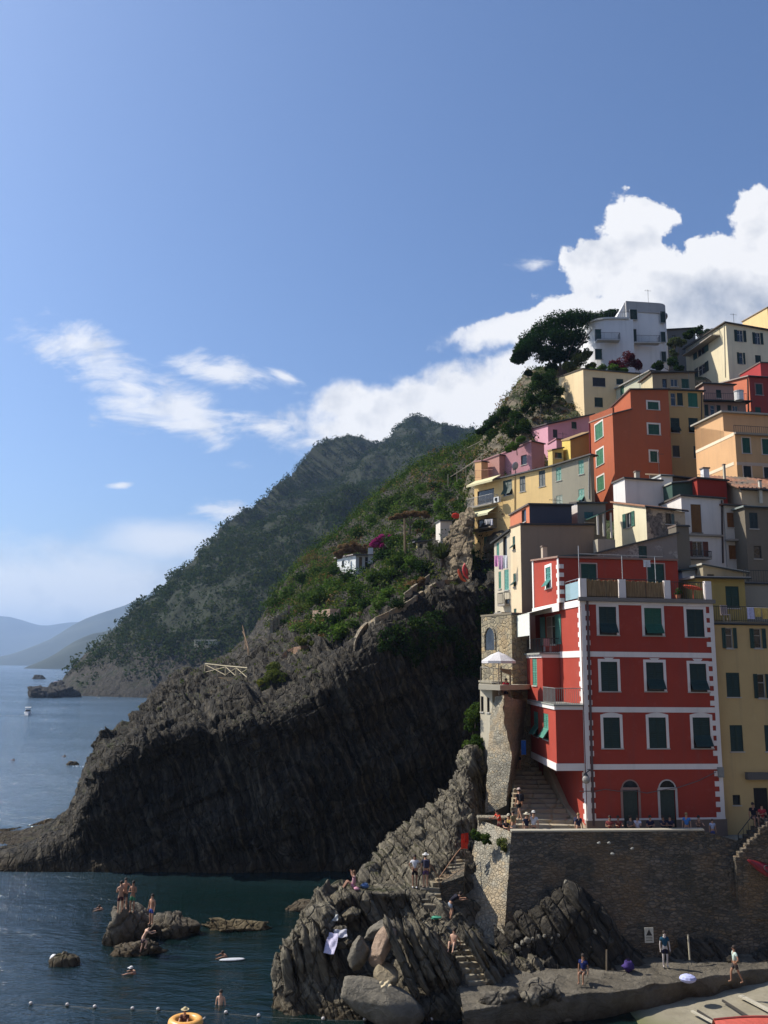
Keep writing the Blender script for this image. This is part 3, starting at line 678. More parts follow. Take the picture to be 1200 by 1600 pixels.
# swimmers' rocks in the water
SWR = rockmat('swim_rock', (.14, .125, .1), (.07, .062, .05), (.2, .18, .14), sscale=.8, dark_low=.75, tilt=(.5, .1, .8))
boulder('sea_rock', 'rounded sea rock on which the group of three bathers stands', PZ(196, 1462, .3), (1.6, 1.4, 2.0), SWR, 71, rough=.17, cuts=16, res=44)
boulder('sea_rock', 'jagged dark sea rock to the right of the bathers', PZ(268, 1452, .2), (1.75, 1.3, 1.4), SWR, 78, rot(0, 12, 0), rough=.2, cuts=18, res=44)
boulder('sea_rock', 'low ochre stained rock sloping into the water in front of the bathers', PZ(208, 1490, -.1), (1.7, 1.1, .75), SWR, 73, rot(0, -14, 10), rough=.2, cuts=16, res=44)
boulder('sea_rock', 'step of rock between the two sea rocks under the boy in blue trunks', PZ(238, 1462, -.1), (.9, .9, 1.0), SWR, 79, rough=.1)
boulder('sea_rock', 'small pointed dark rock left of the bathers with a pale buoy beside it', PZ(101, 1508, -.1), (1.0, .7, .85), ROCK, 75, rough=.18, cuts=14)
boulder('sea_rock', 'long flat ochre reef barely above the dark water below the cliff', PZ(370, 1453, -.1), (2.8, .9, .62), rockmat('reef_rock', (.15, .12, .07), (.07, .055, .03), (.24, .2, .12), sscale=1, dark_low=.3, tilt=(.9, .1, .3)), 76, rough=.22, cuts=16, res=44)
boulder('sea_rock', 'low brown rock tip at the water beside the shore ledge', PZ(480, 1418, 0), (1.6, 1.2, .5), SWR, 77, rough=.1)
for (px, py, rx, ry, rz, lb, sd) in [(66, 1086, 9, 7, 6.5, 'dark rock island at the foot of the far headland', 81), (94, 1085, 11, 7, 5, 'dark rock joined to the far headland point', 82), (88, 1080, 6, 5, 7, 'humped dark rock behind the rock island', 84)]:
    boulder('sea_stack', lb, PZ(px, py+4, 0), (rx, ry, rz), rockmat('stack_rock%d' % sd, (.04, .038, .035), (.02, .02, .02), (.07, .065, .06), sscale=.2), sd, rough=.15)
boulder('sea_stack', 'small dark rock standing alone in the far bay', PZ(59, 1061, 0), (8, 5, 4.5), CLIFF, 83, rough=.1)
boulder('sea_stack', 'tiny dark rock off the far headland near the horizon', PZ(115, 1050, 0), (14, 8, 5), CLIFF, 85, rough=.1)
boulder('sea_rock', 'small rock tip with a white splash left of the dark cliff', PZ(113, 1195, 0), (1.4, 1, .6), SWR, 86, rough=.1)
# splash
fm = paint((.75, .78, .8), .9); 
for i, (px, py, lb) in enumerate([(122, 1197, ''), (205, 1483, '')]):
    rg = random.Random(i); mb = MB(); c = PZ(px, py, .03)
    for k in range(12):
        a = rg.uniform(0, 6.28); r = rg.uniform(0, 1)**.5
        mb.ell(c+Vector((math.cos(a)*r*1.1, math.sin(a)*r*.4, -.02)), (rg.uniform(.05, .16), rg.uniform(.03, .06), .03), 7, 4)
    tag(mb.obj('foam', fm), kind='stuff')

from mathutils.bvhtree import BVHTree
def gbvh(G):
    nr, nc, _ = G.shape; idx = np.arange(nr*nc).reshape(nr, nc)
    f = np.stack([idx[:-1, :-1], idx[:-1, 1:], idx[1:, 1:], idx[1:, :-1]], -1).reshape(-1, 4)
    return BVHTree.FromPolygons([Vector(p) for p in G.reshape(-1, 3)], f.tolist())
BV_HEAD, BV_FORE = gbvh(HEAD), gbvh(FORE)
def onto(bv, px, py, d=None):
    """where the sight line through a spot of the place meets that ground"""
    h = bv.ray_cast(CAM, ray(px, py).normalized(), 1000)
    return h[0] if h[0] is not None else (d if d is not None else P(px, py, 49))
def down(bv, p):
    h = bv.ray_cast(Vector(p)+Vector((0, 0, 6)), Vector((0, 0, -1)), 30)
    return h[0] if h[0] is not None else Vector(p)
# ------------------------------------------------------------ wall frames and buildings
class Fr:
    """wall plane: origin o, horizontal direction e, outward normal n"""
    def __init__(s, o, e, n): s.o = Vector(o); s.e = Vector(e).normalized(); s.n = Vector(n).normalized()
    def pt(s, a, z, d=0.): return Vector((s.o.x+s.e.x*a+s.n.x*d, s.o.y+s.e.y*a+s.n.y*d, z))
    def hit(s, px, py, d=0.):
        r = ray(px, py); k = ((s.o+s.n*d-CAM).dot(s.n))/r.dot(s.n); q = CAM+r*k
        return (q-s.o).dot(s.e), q.z
WOODG = (.02, .07, .045); DKG = (.012, .03, .022); TEAL = (.09, .26, .2); MID = (.03, .12, .07); BRN = (.12, .05, .02)
WHITE = (.62, .58, .52)
def boxF(mb, f, s0, s1, z0, z1, d0, d1):
    mb.hexa([f.pt(s0, z0, d0), f.pt(s1, z0, d0), f.pt(s1, z0, d1), f.pt(s0, z0, d1)][::1], [f.pt(s0, z1, d0), f.pt(s1, z1, d0), f.pt(s1, z1, d1), f.pt(s0, z1, d1)])
def leafshutter(mb, f, s0, s1, z0, z1, d, n=None, tilt=0., side=0):
    """one louvred leaf; side -1/1 = opened to that side flat on the wall (same geometry elsewhere)"""
    t = .035; w = .06
    boxF(mb, f, s0, s0+w, z0, z1, d, d+t); boxF(mb, f, s1-w, s1, z0, z1, d, d+t)
    boxF(mb, f, s0+w, s1-w, z0, z0+w*1.3, d, d+t); boxF(mb, f, s0+w, s1-w, z1-w*1.3, z1, d, d+t)
    zm = (z0+z1)/2; boxF(mb, f, s0+w, s1-w, zm-w*.5, zm+w*.5, d, d+t)
    boxF(mb, f, s0+w, s1-w, z0+w, z1-w, d+.002, d+.008)
    k = n or max(4, int((z1-z0)/.12))
    for i in range(k):
        z = z0+w+(z1-z0-2*w)*(i+.5)/k
        mb.add([f.pt(s0+w, z+.03, d+.01), f.pt(s1-w, z+.03, d+.01), f.pt(s1-w, z-.03, d+.035), f.pt(s0+w, z-.03, d+.035)], [(0, 1, 2, 3)])
def flap(mb, f, s0, s1, z0, z1, d, out=.55):
    """lower half of the shutter pushed out at the bottom"""
    a = [f.pt(s0, z1, d), f.pt(s1, z1, d), f.pt(s1, z0+.12, d+out), f.pt(s0, z0+.12, d+out)]
    b = [v+Vector(f.n)*.04+Vector((0, 0, .01)) for v in a]
    mb.add(a+b, [(0, 1, 2, 3), (7, 6, 5, 4), (0, 4, 5, 1), (1, 5, 6, 2), (2, 6, 7, 3), (3, 7, 4, 0)])
    for i in range(1, 7):
        t = i/7; p = a[0].lerp(a[3], t)+Vector(f.n)*.05; q = a[1].lerp(a[2], t)+Vector(f.n)*.05
        mb.tube([p, q], .018, 4)
def window(root, f, r, typ, sh=WOODG, fc=None, name='window', fw=None, label=None):
    """r = s0,s1,z0,z1 on frame f. typ: c closed, o open leaves on the wall, d bare dark opening, p pane, h closed with flap out, v vertical door boards"""
    s0, s1, z0, z1 = r; W_ = s1-s0; Hh = z1-z0; D = -.13
    mb = MB()
    fr = .05
    boxF(mb, f, s0, s0+fr, z0, z1, D, D+.06); boxF(mb, f, s1-fr, s1, z0, z1, D, D+.06)
    boxF(mb, f, s0+fr, s1-fr, z1-fr, z1, D, D+.06); boxF(mb, f, s0+fr, s1-fr, z0, z0+fr, D, D+.06)
    if typ in 'op' and W_ > .6: boxF(mb, f, (s0+s1)/2-.03, (s0+s1)/2+.03, z0+fr, z1-fr, D, D+.05)
    if typ in 'op' and Hh > 1.2: boxF(mb, f, s0+fr, s1-fr, z0+Hh*.62, z0+Hh*.62+.04, D, D+.045)
    w = mb.obj(name, paint((.42, .4, .36)) if typ in 'op' else paint(sc3(sh, .8) if typ != 'd' else (.05, .045, .04)), root)
    if label: w['label'] = label
    mb = MB(); boxF(mb, f, s0+fr, s1-fr, z0+fr, z1-fr, D-.02, D+.01); mb.obj('pane', glassm(), w)
    if typ == 'c' or typ == 'h':
        zl = z0 if typ == 'c' else z0+Hh*.42
        for a, b in ((s0+.01, (s0+s1)/2-.005), ((s0+s1)/2+.005, s1-.01)):
            mb = MB(); leafshutter(mb, f, a, b, zl, z1-.01, -.055)
            if typ == 'h': flap(mb, f, a, b, z0, zl, -.045, .22+.2*Hh/2)
            mb.obj('shutter', paint(sh), w)
    if typ == 'v':
        mb = MB(); boxF(mb, f, s0+.02, s1-.02, z0, z1-.02, D+.05, D+.09)
        k = 5
        for i in range(1, k): boxF(mb, f, s0+W_*i/k-.012, s0+W_*i/k+.012, z0, z1-.03, D+.09, D+.1)
        mb.obj('door_leaf', paint(sh, .7), w)
    if typ == 'o':
        for a, b in ((s0-W_*.5-.02, s0-.02), (s1+.02, s1+W_*.5+.02)):
            mb = MB(); leafshutter(mb, f, a, b, z0, z1, .02); mb.obj('shutter', paint(sh), w)
    if fc:      # painted surround
        k = fw or .14; mb = MB(); q = .018
        boxF(mb, f, s0-k, s0, z0, z1+k, .004, q); boxF(mb, f, s1, s1+k, z0, z1+k, .004, q); boxF(mb, f, s0, s1, z1, z1+k, .004, q)
        mb.obj('frame', plaster(fc, .3), w)
    mb = MB(); e = .06 if not fc else (fw or .14)+.02
    boxF(mb, f, s0-e, s1+e, z0-.07, z0-.002, -.1, .07); mb.obj('sill', plaster((.42, .4, .36), .5) if typ != 'v' else plaster((.2, .19, .17), .5), w)
    return w
def wallgrid(mb, f, S, zb, z0t, z1t, holes, dep=.2):
    """wall of width S from zb to a top running z0t..z1t, with recessed openings"""
    zt = lambda s: z0t+(z1t-z0t)*s/S
    ss = sorted(set([0, S]+[min(max(h[i], 0), S) for h in holes for i in (0, 1)]))
    zs = sorted(set([zb]+[h[i] for h in holes for i in (2, 3)]))
    for i in range(len(ss)-1):
        a, b = ss[i], ss[i+1]
        if b-a < 1e-4: continue
        sm = (a+b)/2
        hs = [h for h in holes if h[0] <= sm <= h[1]]
        zl = sorted(set([zb]+[h[j] for h in hs for j in (2, 3)]))
        for k in range(len(zl)):
            lo = zl[k]; last = k == len(zl)-1; hi = None if last else zl[k+1]
            if not last:
                zm = (lo+hi)/2
                if any(h[2] <= zm <= h[3] for h in hs): continue
                mb.add([f.pt(a, lo), f.pt(b, lo), f.pt(b, hi), f.pt(a, hi)], [(0, 1, 2, 3)])
            else:
                mb.add([f.pt(a, lo), f.pt(b, lo), f.pt(b, zt(b)), f.pt(a, zt(a))], [(0, 1, 2, 3)])
    for h in holes:
        s0, s1, a, b = h
        q = lambda s, z, d: f.pt(s, z, d)
        mb.add([q(s0, a, 0), q(s1, a, 0), q(s1, b, 0), q(s0, b, 0), q(s0, a, -dep), q(s1, a, -dep), q(s1, b, -dep), q(s0, b, -dep)],
               [(0, 1, 5, 4), (1, 2, 6, 5), (2, 3, 7, 6), (3, 0, 4, 7), (4, 5, 6, 7)])
def railing(name, pts, h, mat, root=None, sp=.13, r=.014, label=None, cat=None):
    mb = MB()
    for a, b in zip(pts[:-1], pts[1:]):
        a = Vector(a); b = Vector(b); L = (b-a).length; n = max(1, int(L/sp)); up = Vector((0, 0, h))
        mb.tube([a+up, b+up], .025, 5); mb.tube([a+Vector((0, 0, .06)), b+Vector((0, 0, .06))], .015, 4)
        for i in range(n+1):
            p = a.lerp(b, i/n); mb.tube([p, p+up], r if i % 8 else .022, 4)
    o = mb.obj(name, mat, root)
    if cat: tag(o, label, cat)
    return o
IRON = paint((.05, .055, .055), .5, .6)
def chk(s): return s
class Bld:
    def __init__(s, name, label, cat='house', a=7., group=None):
        s.name = name; s.label = label; s.cat = cat; s.a = a; s.root = None; s.group = group
    def block(s, C, L=None, R=None, zb=None, col=(.5, .4, .3), a=None, roof='flat', front=(), left=(), sh=WOODG, fc=None, rc=(.16, .1, .07), ov=.25, wm=None, fw=None, depL=None, fcol=None, rt=.14, zoff=0., back=None):
        """C = corner (px, py of its top, Y) or a 3D Vector; L, R = pixel of far top corners of the left / front face (or float metres with same height)"""
        a = rad(s.a if a is None else a)
        C = P(*C) if not isinstance(C, Vector) else C
        u = Vector((math.cos(a), math.sin(a), 0)); v = Vector((-math.sin(a), math.cos(a), 0))
        fl = Fr(C, v, -u); ff = Fr(C, u, -v)
        if isinstance(L, tuple): SL_, zL = fl.hit(*L)
        else: SL_, zL = (L if L else 6.), C.z
        if isinstance(L, list): SL_, zL = L[0], C.z+L[1]
        if isinstance(R, tuple): SR, zR = ff.hit(*R)
        else: SR, zR = (R if R else 6.), C.z
        if isinstance(R, list): SR, zR = R[0], C.z+R[1]
        SL_ = max(.3, min(SL_, 22)); SR = max(.3, SR)
        zB = zL+zR-C.z
        if zb is None: zb = min(C.z, zL, zR)-8
        elif zb == 'px': pass
        if s.root is None:
            m0 = C+u*SR/2+v*SL_/2; s.root = thing(s.name, s.label, s.cat, (m0.x, m0.y, zb), s.group)
        root = s.root
        def rects(fr_, lst):
            out = []
            for w in lst:
                x0, y0, x1, y1 = w[:4]; xm, ym = (x0+x1)/2, (y0+y1)/2
                out.append((fr_.hit(x0, ym)[0], fr_.hit(x1, ym)[0], fr_.hit(xm, y1)[1], fr_.hit(xm, y0)[1]) + tuple(w[4:]))
            return [((min(r[0], r[1]), max(r[0], r[1]))+r[2:]) for r in out]
        rf, rl = rects(ff, front), rects(fl, left)
        def okh(rs, S, za, zc):
            o = []
            for r in rs:
                s0, s1 = max(r[0], .08), min(r[1], S-.08)
                if s1-s0 > .15: o.append((s0, s1, max(r[2], zb+.05), min(r[3], min(za, zc)-.06 if False else r[3]))+r[4:])
            return o
        rf, rl = okh(rf, SR, C.z, zR), okh(rl, SL_, C.z, zL)
        mb = MB(); mb2 = MB()
        wallgrid(mb, fl, SL_, zb, C.z, zL, [r[:4] for r in rl])
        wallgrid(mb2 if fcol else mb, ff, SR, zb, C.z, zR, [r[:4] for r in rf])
        c = [C.copy(), C+u*SR, C+u*SR+v*SL_, C+v*SL_]; zt = [C.z, zR, zB, zL]
        T = [Vector((p.x, p.y, z)) for p, z in zip(c, zt)]; B0 = [Vector((p.x, p.y, zb)) for p in c]
        mb.add([B0[1], B0[2], T[2], T[1]], [(0, 1, 2, 3)]); mb.add([B0[2], B0[3], T[3], T[2]], [(0, 1, 2, 3)])
        if roof in ('flat', 'parapet'): pass
        mb.add([t-Vector((0, 0, .02)) for t in T], [(0, 1, 2, 3)])
        w = mb.obj('wall', wm or plaster(col), root)
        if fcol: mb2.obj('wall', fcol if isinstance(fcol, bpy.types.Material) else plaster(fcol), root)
        if roof == 'parapet':
            m = MB(); cc = sum(T, Vector())/4
            for i in range(4):
                p, q = T[i], T[(i+1) % 4]; d = (q-p).normalized(); nn = Vector((d.y, -d.x, 0))*(1)
                m.hexa([p-nn*.22-d*.02, q-nn*.22+d*.02, q+nn*.04+d*.02, p+nn*.04-d*.02], [v_+Vector((0, 0, .16)) for v_ in (p-nn*.22-d*.02, q-nn*.22+d*.02, q+nn*.04+d*.02, p+nn*.04-d*.02)])
            m.obj('coping', plaster(rc if rc != (.16, .1, .07) else sc3(col, 1.05)), root)
        elif roof:
            m = MB(); oo = [T[0]-u*ov-v*ov, T[1]+u*ov-v*ov, T[2]+u*ov+v*ov, T[3]-u*ov+v*ov]
            m.hexa([o_+Vector((0, 0, .004)) for o_ in oo], [o_+Vector((0, 0, rt)) for o_ in oo])
            if roof == 'tile':
                n = max(4, int(SR/.32))
                for i in range(n+1):
                    t = i/n; p0 = oo[0].lerp(oo[1], t)+Vector((0, 0, rt)); p1 = oo[3].lerp(oo[2], t)+Vector((0, 0, rt)); m.tube([p0, p1], .09, 5)
            m.obj('roof', tilem() if roof == 'tile' else plaster(rc, .8), root)
            g_ = MB(); g_.tube([oo[0]+Vector((0, 0, .03))-v*.05, oo[1]+Vector((0, 0, .03))-v*.05], .06, 6); g_.obj('gutter', IRON, root)
        for r, f_ in [(r, ff) for r in rf]+[(r, fl) for r in rl]:
            t = r[4] if len(r) > 4 else 'c'; shc = r[5] if len(r) > 5 and r[5] else sh; fcc = r[6] if len(r) > 6 else fc
            window(root, f_, r[:4], t, shc, fcc, name='door' if t == 'v' else 'window', fw=fw)
        s.fl, s.ff, s.C, s.u, s.v, s.SL, s.SR, s.zb, s.T = fl, ff, C, u, v, SL_, SR, zb, T
        return s
    def chimney(s, px, py, Y, h=1.2, w=.5, col=(.45, .4, .32)):
        c = P(px, py, Y); mb = MB(); mb.box((c.x, c.y, c.z-h/2-.1), (w, w, h+.2), rad(s.a)); o = mb.obj('chimney', plaster(col, .8), s.root)
        mb = MB(); mb.box((c.x, c.y, c.z+.05), (w*1.3, w*1.3, .1), rad(s.a)); mb.obj('chimney_cap', plaster((.2, .15, .12)), o)
    def pipe(s, f, px, y0, y1, mat=None, r=.05, name='drainpipe'):
        s0, z0 = f.hit(px[0] if isinstance(px, tuple) else px, y0); s1, z1 = f.hit(px[1] if isinstance(px, tuple) else px, y1)
        mb = MB(); mb.tube([f.pt(s0, z0, .07), f.pt(s1, z1, .07)], r, 6); mb.obj(name, mat or paint((.06, .045, .04), .5, .3), s.root)
    def balcony(s, f, x0, x1, y, out=.9, h=1.0, slab=.14, mat=None, rail=True, under=None):
        a0, z = f.hit(x0, y); a1, _ = f.hit(x1, y); a0, a1 = min(a0, a1), max(a0, a1)
        mb = MB(); boxF(mb, f, a0, a1, z-slab, z, .01, out); b = mb.obj('balcony', plaster((.32, .29, .25), .8), s.root)
        if rail:
            railing('railing', [f.pt(a0, z, .02), f.pt(a0, z, out-.04), f.pt(a1, z, out-.04), f.pt(a1, z, .02)], h, mat or IRON, b)
        return b
def tilem():
    if 'tile' in MATS: return MATS['tile']
    m, N = newmat('roof_tiles'); p = pos(N)
    n = N.noise(p, 3.5, 4, .7); n2 = N.noise(p, .6, 4)
    finish(N, N.mix(N.maprange(n2, .4, .65), N.ramp(n, [(.3, (.15, .07, .045)), (.5, (.26, .12, .07)), (.7, (.34, .2, .13))]), (.12, .1, .08, 1)), .9, n, .5, .04)
    MATS['tile'] = m; return m
def awning(root, f, x0, x1, y, out, drop, col, name='awning', label=None):
    a0, z = f.hit(x0, y); a1, _ = f.hit(x1, y); a0, a1 = min(a0, a1), max(a0, a1)
    mb = MB(); q = [f.pt(a0, z, .03), f.pt(a1, z, .03), f.pt(a1, z-drop, out), f.pt(a0, z-drop, out)]
    mb.hexa([v-Vector((0, 0, .02)) for v in q], q)
    boxF(mb, f, a0, a1, z-drop-.22, z-drop-.01, out-.02, out)
    for a in (a0+.03, a1-.03): mb.tube([f.pt(a, z-.7, .03), f.pt(a, z-drop-.03, out-.03)], .015, 4)
    return mb.obj(name, cloth(col), root)
# ======================================================= the village, back to front
CREAM = (.62, .5, .32); PEACH = (.58, .35, .18); ORNG = (.37, .105, .05); YEL = (.62, .44, .2); PINK = (.52, .27, .32); SALM = (.5, .16, .09); WHT = (.62, .6, .57)
# white villa with round corners
b = Bld('white_villa', 'white villa with rounded corners and balconies at the top beside the big pine', 'house', 6)
def rounded(pts, rads, n=8):
    out = []; m = len(pts)
    for i, (p, r) in enumerate(zip(pts, rads)):
        p = Vector(p); a = Vector(pts[i-1]); c = Vector(pts[(i+1) % m])
        if r <= 0: out.append(tuple(p)); continue
        d0 = (a-p).normalized(); d1 = (c-p).normalized()
        for k in range(n+1):
            t = k/n; q0 = p+d0*r; q1 = p+d1*r
            out.append(tuple((q0.lerp(p, t)).lerp(p.lerp(q1, t), t)))
    return out
Yv = 118; A_ = P(978, 470, Yv); B_ = P(1043, 471, Yv+.8); gz = P(980, 590, Yv).z
root = b.root = thing(b.name, b.label, 'house', (A_.x+3, Yv+4, gz))
vw = plaster((.6, .6, .6), .35)
zt = A_.z; z2 = P(940, 503, Yv).z
tower = rounded([(A_.x, A_.y), (B_.x, B_.y), (B_.x+.4, B_.y+8), (A_.x, A_.y+8)], [0, 1.6, 1, 0])
mb = MB(); mb.prism(tower, gz-3, zt-1.7); mb.obj('wall', vw, root)
mb = MB(); big = rounded([(A_.x, A_.y-.02), (B_.x+.25, B_.y-.25), (B_.x+.6, B_.y+8.2), (A_.x, A_.y+8.2)], [0, 1.8, 1, 0]); mb.prism(big, zt-1.7, zt-1.45); mb.prism([(p[0], p[1]+.02) for p in tower], zt-1.45, zt); mb.obj('parapet', plaster((.34, .33, .32), .7), root)
Lw = P(918, 503, Yv+4)
low = rounded([(P(918, 503, Yv+1).x, Yv-1.0), (A_.x+.6, Yv-1.0), (A_.x+.6, Yv+9), (P(918, 503, Yv+1).x, Yv+9)], [3.4, 0, 0, 1])
mb = MB(); mb.prism(low, gz-4, z2); mb.obj('wall', vw, root)
mb = MB(); mb.prism(rounded([(low[0][0]-.25 if False else P(918, 503, Yv+1).x-.25, Yv-1.25), (A_.x-.01, Yv-1.25), (A_.x-.01, Yv+9.2), (P(918, 503, Yv+1).x-.25, Yv+9.2)], [3.5, 0, 0, 1]), z2+.003, z2+.25); mb.obj('roof', plaster((.5, .5, .48)), root)
fv = Fr((A_.x, A_.y, 0), (1, .012, 0), (.012, -1, 0)); fw_ = Fr((A_.x, Yv-1.0, 0), (1, 0, 0), (0, -1, 0))
# ramped stair wall between the two roofs
mb = MB(); q0 = P(958, 503, Yv+1); q1 = P(977, 474, Yv+1); mb.hexa([(q0.x, Yv+.6, z2), (A_.x-.02, Yv+.6, z2), (A_.x-.02, Yv+7, z2), (q0.x, Yv+7, z2)], [(q0.x, Yv+.6, z2+.2), (A_.x-.02, Yv+.6, q1.z), (A_.x-.02, Yv+7, q1.z), (q0.x, Yv+7, z2+.2)]); mb.obj('stair_wall', vw, root)
def wr(f, x0, y0, x1, y1):
    return (f.hit(x0, (y0+y1)/2)[0], f.hit(x1, (y0+y1)/2)[0], f.hit((x0+x1)/2, y1)[1], f.hit((x0+x1)/2, y0)[1])
def surfwin(root, f, r, typ, sh, fc=None, name='window'):
    """window set on an uncut wall: same parts, standing proud of it"""
    f2 = Fr(f.o+f.n*.15, f.e, f.n); mb = MB()
    s0, s1, z0, z1 = r
    w = window(root, f2, r, typ, sh, None, name)
    mb = MB(); boxF(mb, f, s0-.05, s0, z0, z1+.05, .004, .16); boxF(mb, f, s1, s1+.05, z0, z1+.05, .004, .16); boxF(mb, f, s0, s1, z1, z1+.05, .004, .16); mb.obj('frame', plaster(fc or (.4, .4, .4)), w)
for r in [(984, 484, 995, 500), (986, 515, 994, 536)]: surfwin(root, fv, wr(fv, *r), 'c', DKG)
for r in [(1033, 485, 1041, 503), (1034, 517, 1041, 533), (1035, 548, 1042, 564)]: surfwin(root, Fr(fv.o+fv.n*(-.5), fv.e, fv.n), wr(fv, *r), 'c', DKG)
for r in [(931, 513, 943, 532), (931, 544, 943, 560)]: surfwin(root, Fr(fw_.o+Vector((0, .5, 0)), fw_.e, fw_.n), wr(fw_, *r), 'c', (.02, .06, .05))
for (f_, x0, x1, y) in ((fv, 988, 1028, 538), (fw_, 930, 966, 534)):
    a0, z = f_.hit(x0, y); a1, _ = f_.hit(x1, y); mb = MB(); boxF(mb, f_, a0, a1, z-.15, z, .01, 1.1); bb = mb.obj('balcony', plaster((.45, .45, .44)), root)
    railing('railing', [f_.pt(a0, z, .02), f_.pt(a0, z, 1.05), f_.pt(a1, z, 1.05), f_.pt(a1, z, .02)], 1.0, IRON, bb)
railing('roof_railing', [(p[0], p[1], z2+.25) for p in low[:10]]+[(A_.x-.3, Yv-1, z2+.25)], .9, IRON, root, sp=.3)
# far buildings on the crest
b = Bld('yellow_house', 'pale yellow gable wall poking up at the top right edge of the village', 'house', 8)
b.block((1199, 481, 132), (1160, 503), 9., zb=56, col=(.72, .5, .24), roof='flat', rc=(.3, .22, .14), ov=.15)
b = Bld('low_shed', 'low dark shed roof between the white villa and the cream apartment house', 'shed', 6)
b.block((1042, 516, 128), 7., (1086, 513), zb=58, col=(.14, .13, .12), rc=(.12, .12, .12), front=[(1050, 524, 1056, 534, 'd')])
b = Bld('apartment_house', 'cream three storey apartment house with a side balcony high on the right', 'house', 9)
b.block((1134, 505, 112), (1071, 545), (1216, 520), zb=47, col=(.66, .58, .4), rc=(.12, .1, .08), ov=.35,
        left=[(1089, 535, 1101, 556, 'o', (.03, .09, .08)), (1091, 570, 1102, 586, 'o', DKG)],
        front=[(1152, 516, 1161, 534, 'o', DKG), (1180, 520, 1188, 538, 'o', DKG), (1155, 551, 1161, 569, 'o', DKG), (1180, 555, 1189, 567, 'c', DKG)])
b.balcony(b.fl, 1078, 1127, 556, out=1.3, h=.9); b.pipe(b.fl, (1132, 1134), 507, 590, paint((.5, .46, .36)))
b = Bld('cream_block', 'cream windowless-sided block below the white villa', 'house', 8)
b.block((911, 577, 101), (873, 590), (1000, 585), zb=40, col=(.64, .5, .3), rc=(.1, .08, .06), ov=.12, roof='flat',
        front=[(926, 590, 946, 604, 'c', (.02, .02, .025)), (929, 621, 942, 636, 'c', DKG), (963, 592, 974, 601, 'c', DKG)])
b = Bld('red_house', 'dark red house behind the salmon house at the right edge', 'house', 8)
b.block((1188, 567, 104), (1156, 586), 8., zb=44, col=(.36, .05, .05), rc=(.2, .15, .13), ov=.1)
b = Bld('salmon_house', 'salmon house with a grey cornice and one green shutter near the right edge', 'house', 8)
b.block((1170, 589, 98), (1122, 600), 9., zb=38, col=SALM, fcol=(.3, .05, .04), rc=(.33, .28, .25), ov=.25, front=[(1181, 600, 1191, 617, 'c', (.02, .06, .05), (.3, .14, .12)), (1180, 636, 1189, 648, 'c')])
b.pipe(b.fl, (1169, 1170), 592, 646, r=.07)
b = Bld('terrace_house', 'brown house with a roof terrace and a white tank left of the salmon house', 'house', 8)
b.block((1099, 600, 96), 5., (1146, 602), zb=38, col=(.4, .24, .19), rc=(.3, .27, .24), front=[(1119, 609, 1127, 622, 'c', DKG)])
b.block((1099, 628, 92), 4., (1165, 629), zb=36, col=(.3, .2, .16), rc=(.07, .06, .055), ov=.5, front=[(1101, 632, 1107, 650, 'c', DKG), (1110, 633, 1117, 650, 'p'), (1120, 633, 1126, 648, 'c', DKG), (1137, 633, 1143, 646, 'c', DKG), (1145, 634, 1153, 646, 'p')])
railing('railing', [b.T[0]-b.v*.3, b.T[1]-b.v*.3], .95, IRON, b.root, sp=.25)
c = P(1155, 626, 91.5); t = thing('water_tank', 'white water tank on the brown terrace beside the salmon house', 'tank', c+Vector((0, 0, -.1)))
mb = MB(); mb.tube([c, c+Vector((0, 0, 1.0))], .5, 14); mb.obj('tank_body', paint((.6, .6, .58)), t); mb = MB(); mb.tube([c+Vector((0, 0, 1.0)), c+Vector((0, 0, 1.12))], .55, 14); mb.obj('lid', paint((.4, .4, .4)), t)
# pale greenish house seen from its lit side, with small terrace
b = Bld('pale_green_house', 'weathered pale green gabled house with one green shutter behind the orange tower', 'house', 14)
b.block((1016, 581, 94), (946, 617), [5., 0], zb=38, col=(.4, .4, .3), rc=(.3, .29, .26), ov=.3, left=[(969, 602, 975, 617, 'c', MID)])
b = Bld('old_terrace_house', 'old pale yellow terrace house with a green door just above the orange tower', 'house', 7)
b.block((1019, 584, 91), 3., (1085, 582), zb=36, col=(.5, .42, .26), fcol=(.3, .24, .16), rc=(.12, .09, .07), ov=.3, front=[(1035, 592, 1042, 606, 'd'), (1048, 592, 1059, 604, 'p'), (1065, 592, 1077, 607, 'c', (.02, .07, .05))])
# pink houses
b = Bld('pink_house', 'bright pink house stepping above the yellow row on the left of the village', 'house', 13)
b.block((856, 664, 95), (825, 672), (925, 648), zb=31, col=PINK, rc=(.09, .07, .07), ov=.25, front=[(864, 671, 871, 684, 'c', (.03, .03, .03)), (893, 659, 901, 670, 'c', DKG)])
b.block(b.ff.pt(0, P(856, 694, 95).z, 2.2), 2.2, 2.0, zb=31, col=PINK, rc=(.4, .2, .22), ov=.1)
b = Bld('faded_pink_house', 'low faded rose coloured roof house with a satellite dish above the yellow row', 'house', 35)
b.block((830, 690, 91.5), (780, 712), 2., zb=28, col=(.4, .2, .22), rc=(.35, .2, .2), ov=.1, left=[(814, 711, 823, 726, 'd', (.03, .03, .03))])
b.block((780, 711, 94.5), (746, 724), 2., zb=28, col=(.45, .24, .2), rc=(.35, .2, .2), ov=.1)
b.block((752, 721, 94.8), (742, 722), 1., zb=28, col=(.6, .36, .18), rc=(.35, .2, .2), ov=.1)
railing('railing', [P(743, 747, 94.2), P(770, 746, 92.5)], .9, paint((.35, .12, .07)), b.root, sp=.2)
c = P(805, 728, 89.6); t = thing('satellite_dish', 'pale satellite dish on the parapet in front of the faded rose house', 'satellite dish', c-Vector((0, 0, 1)))
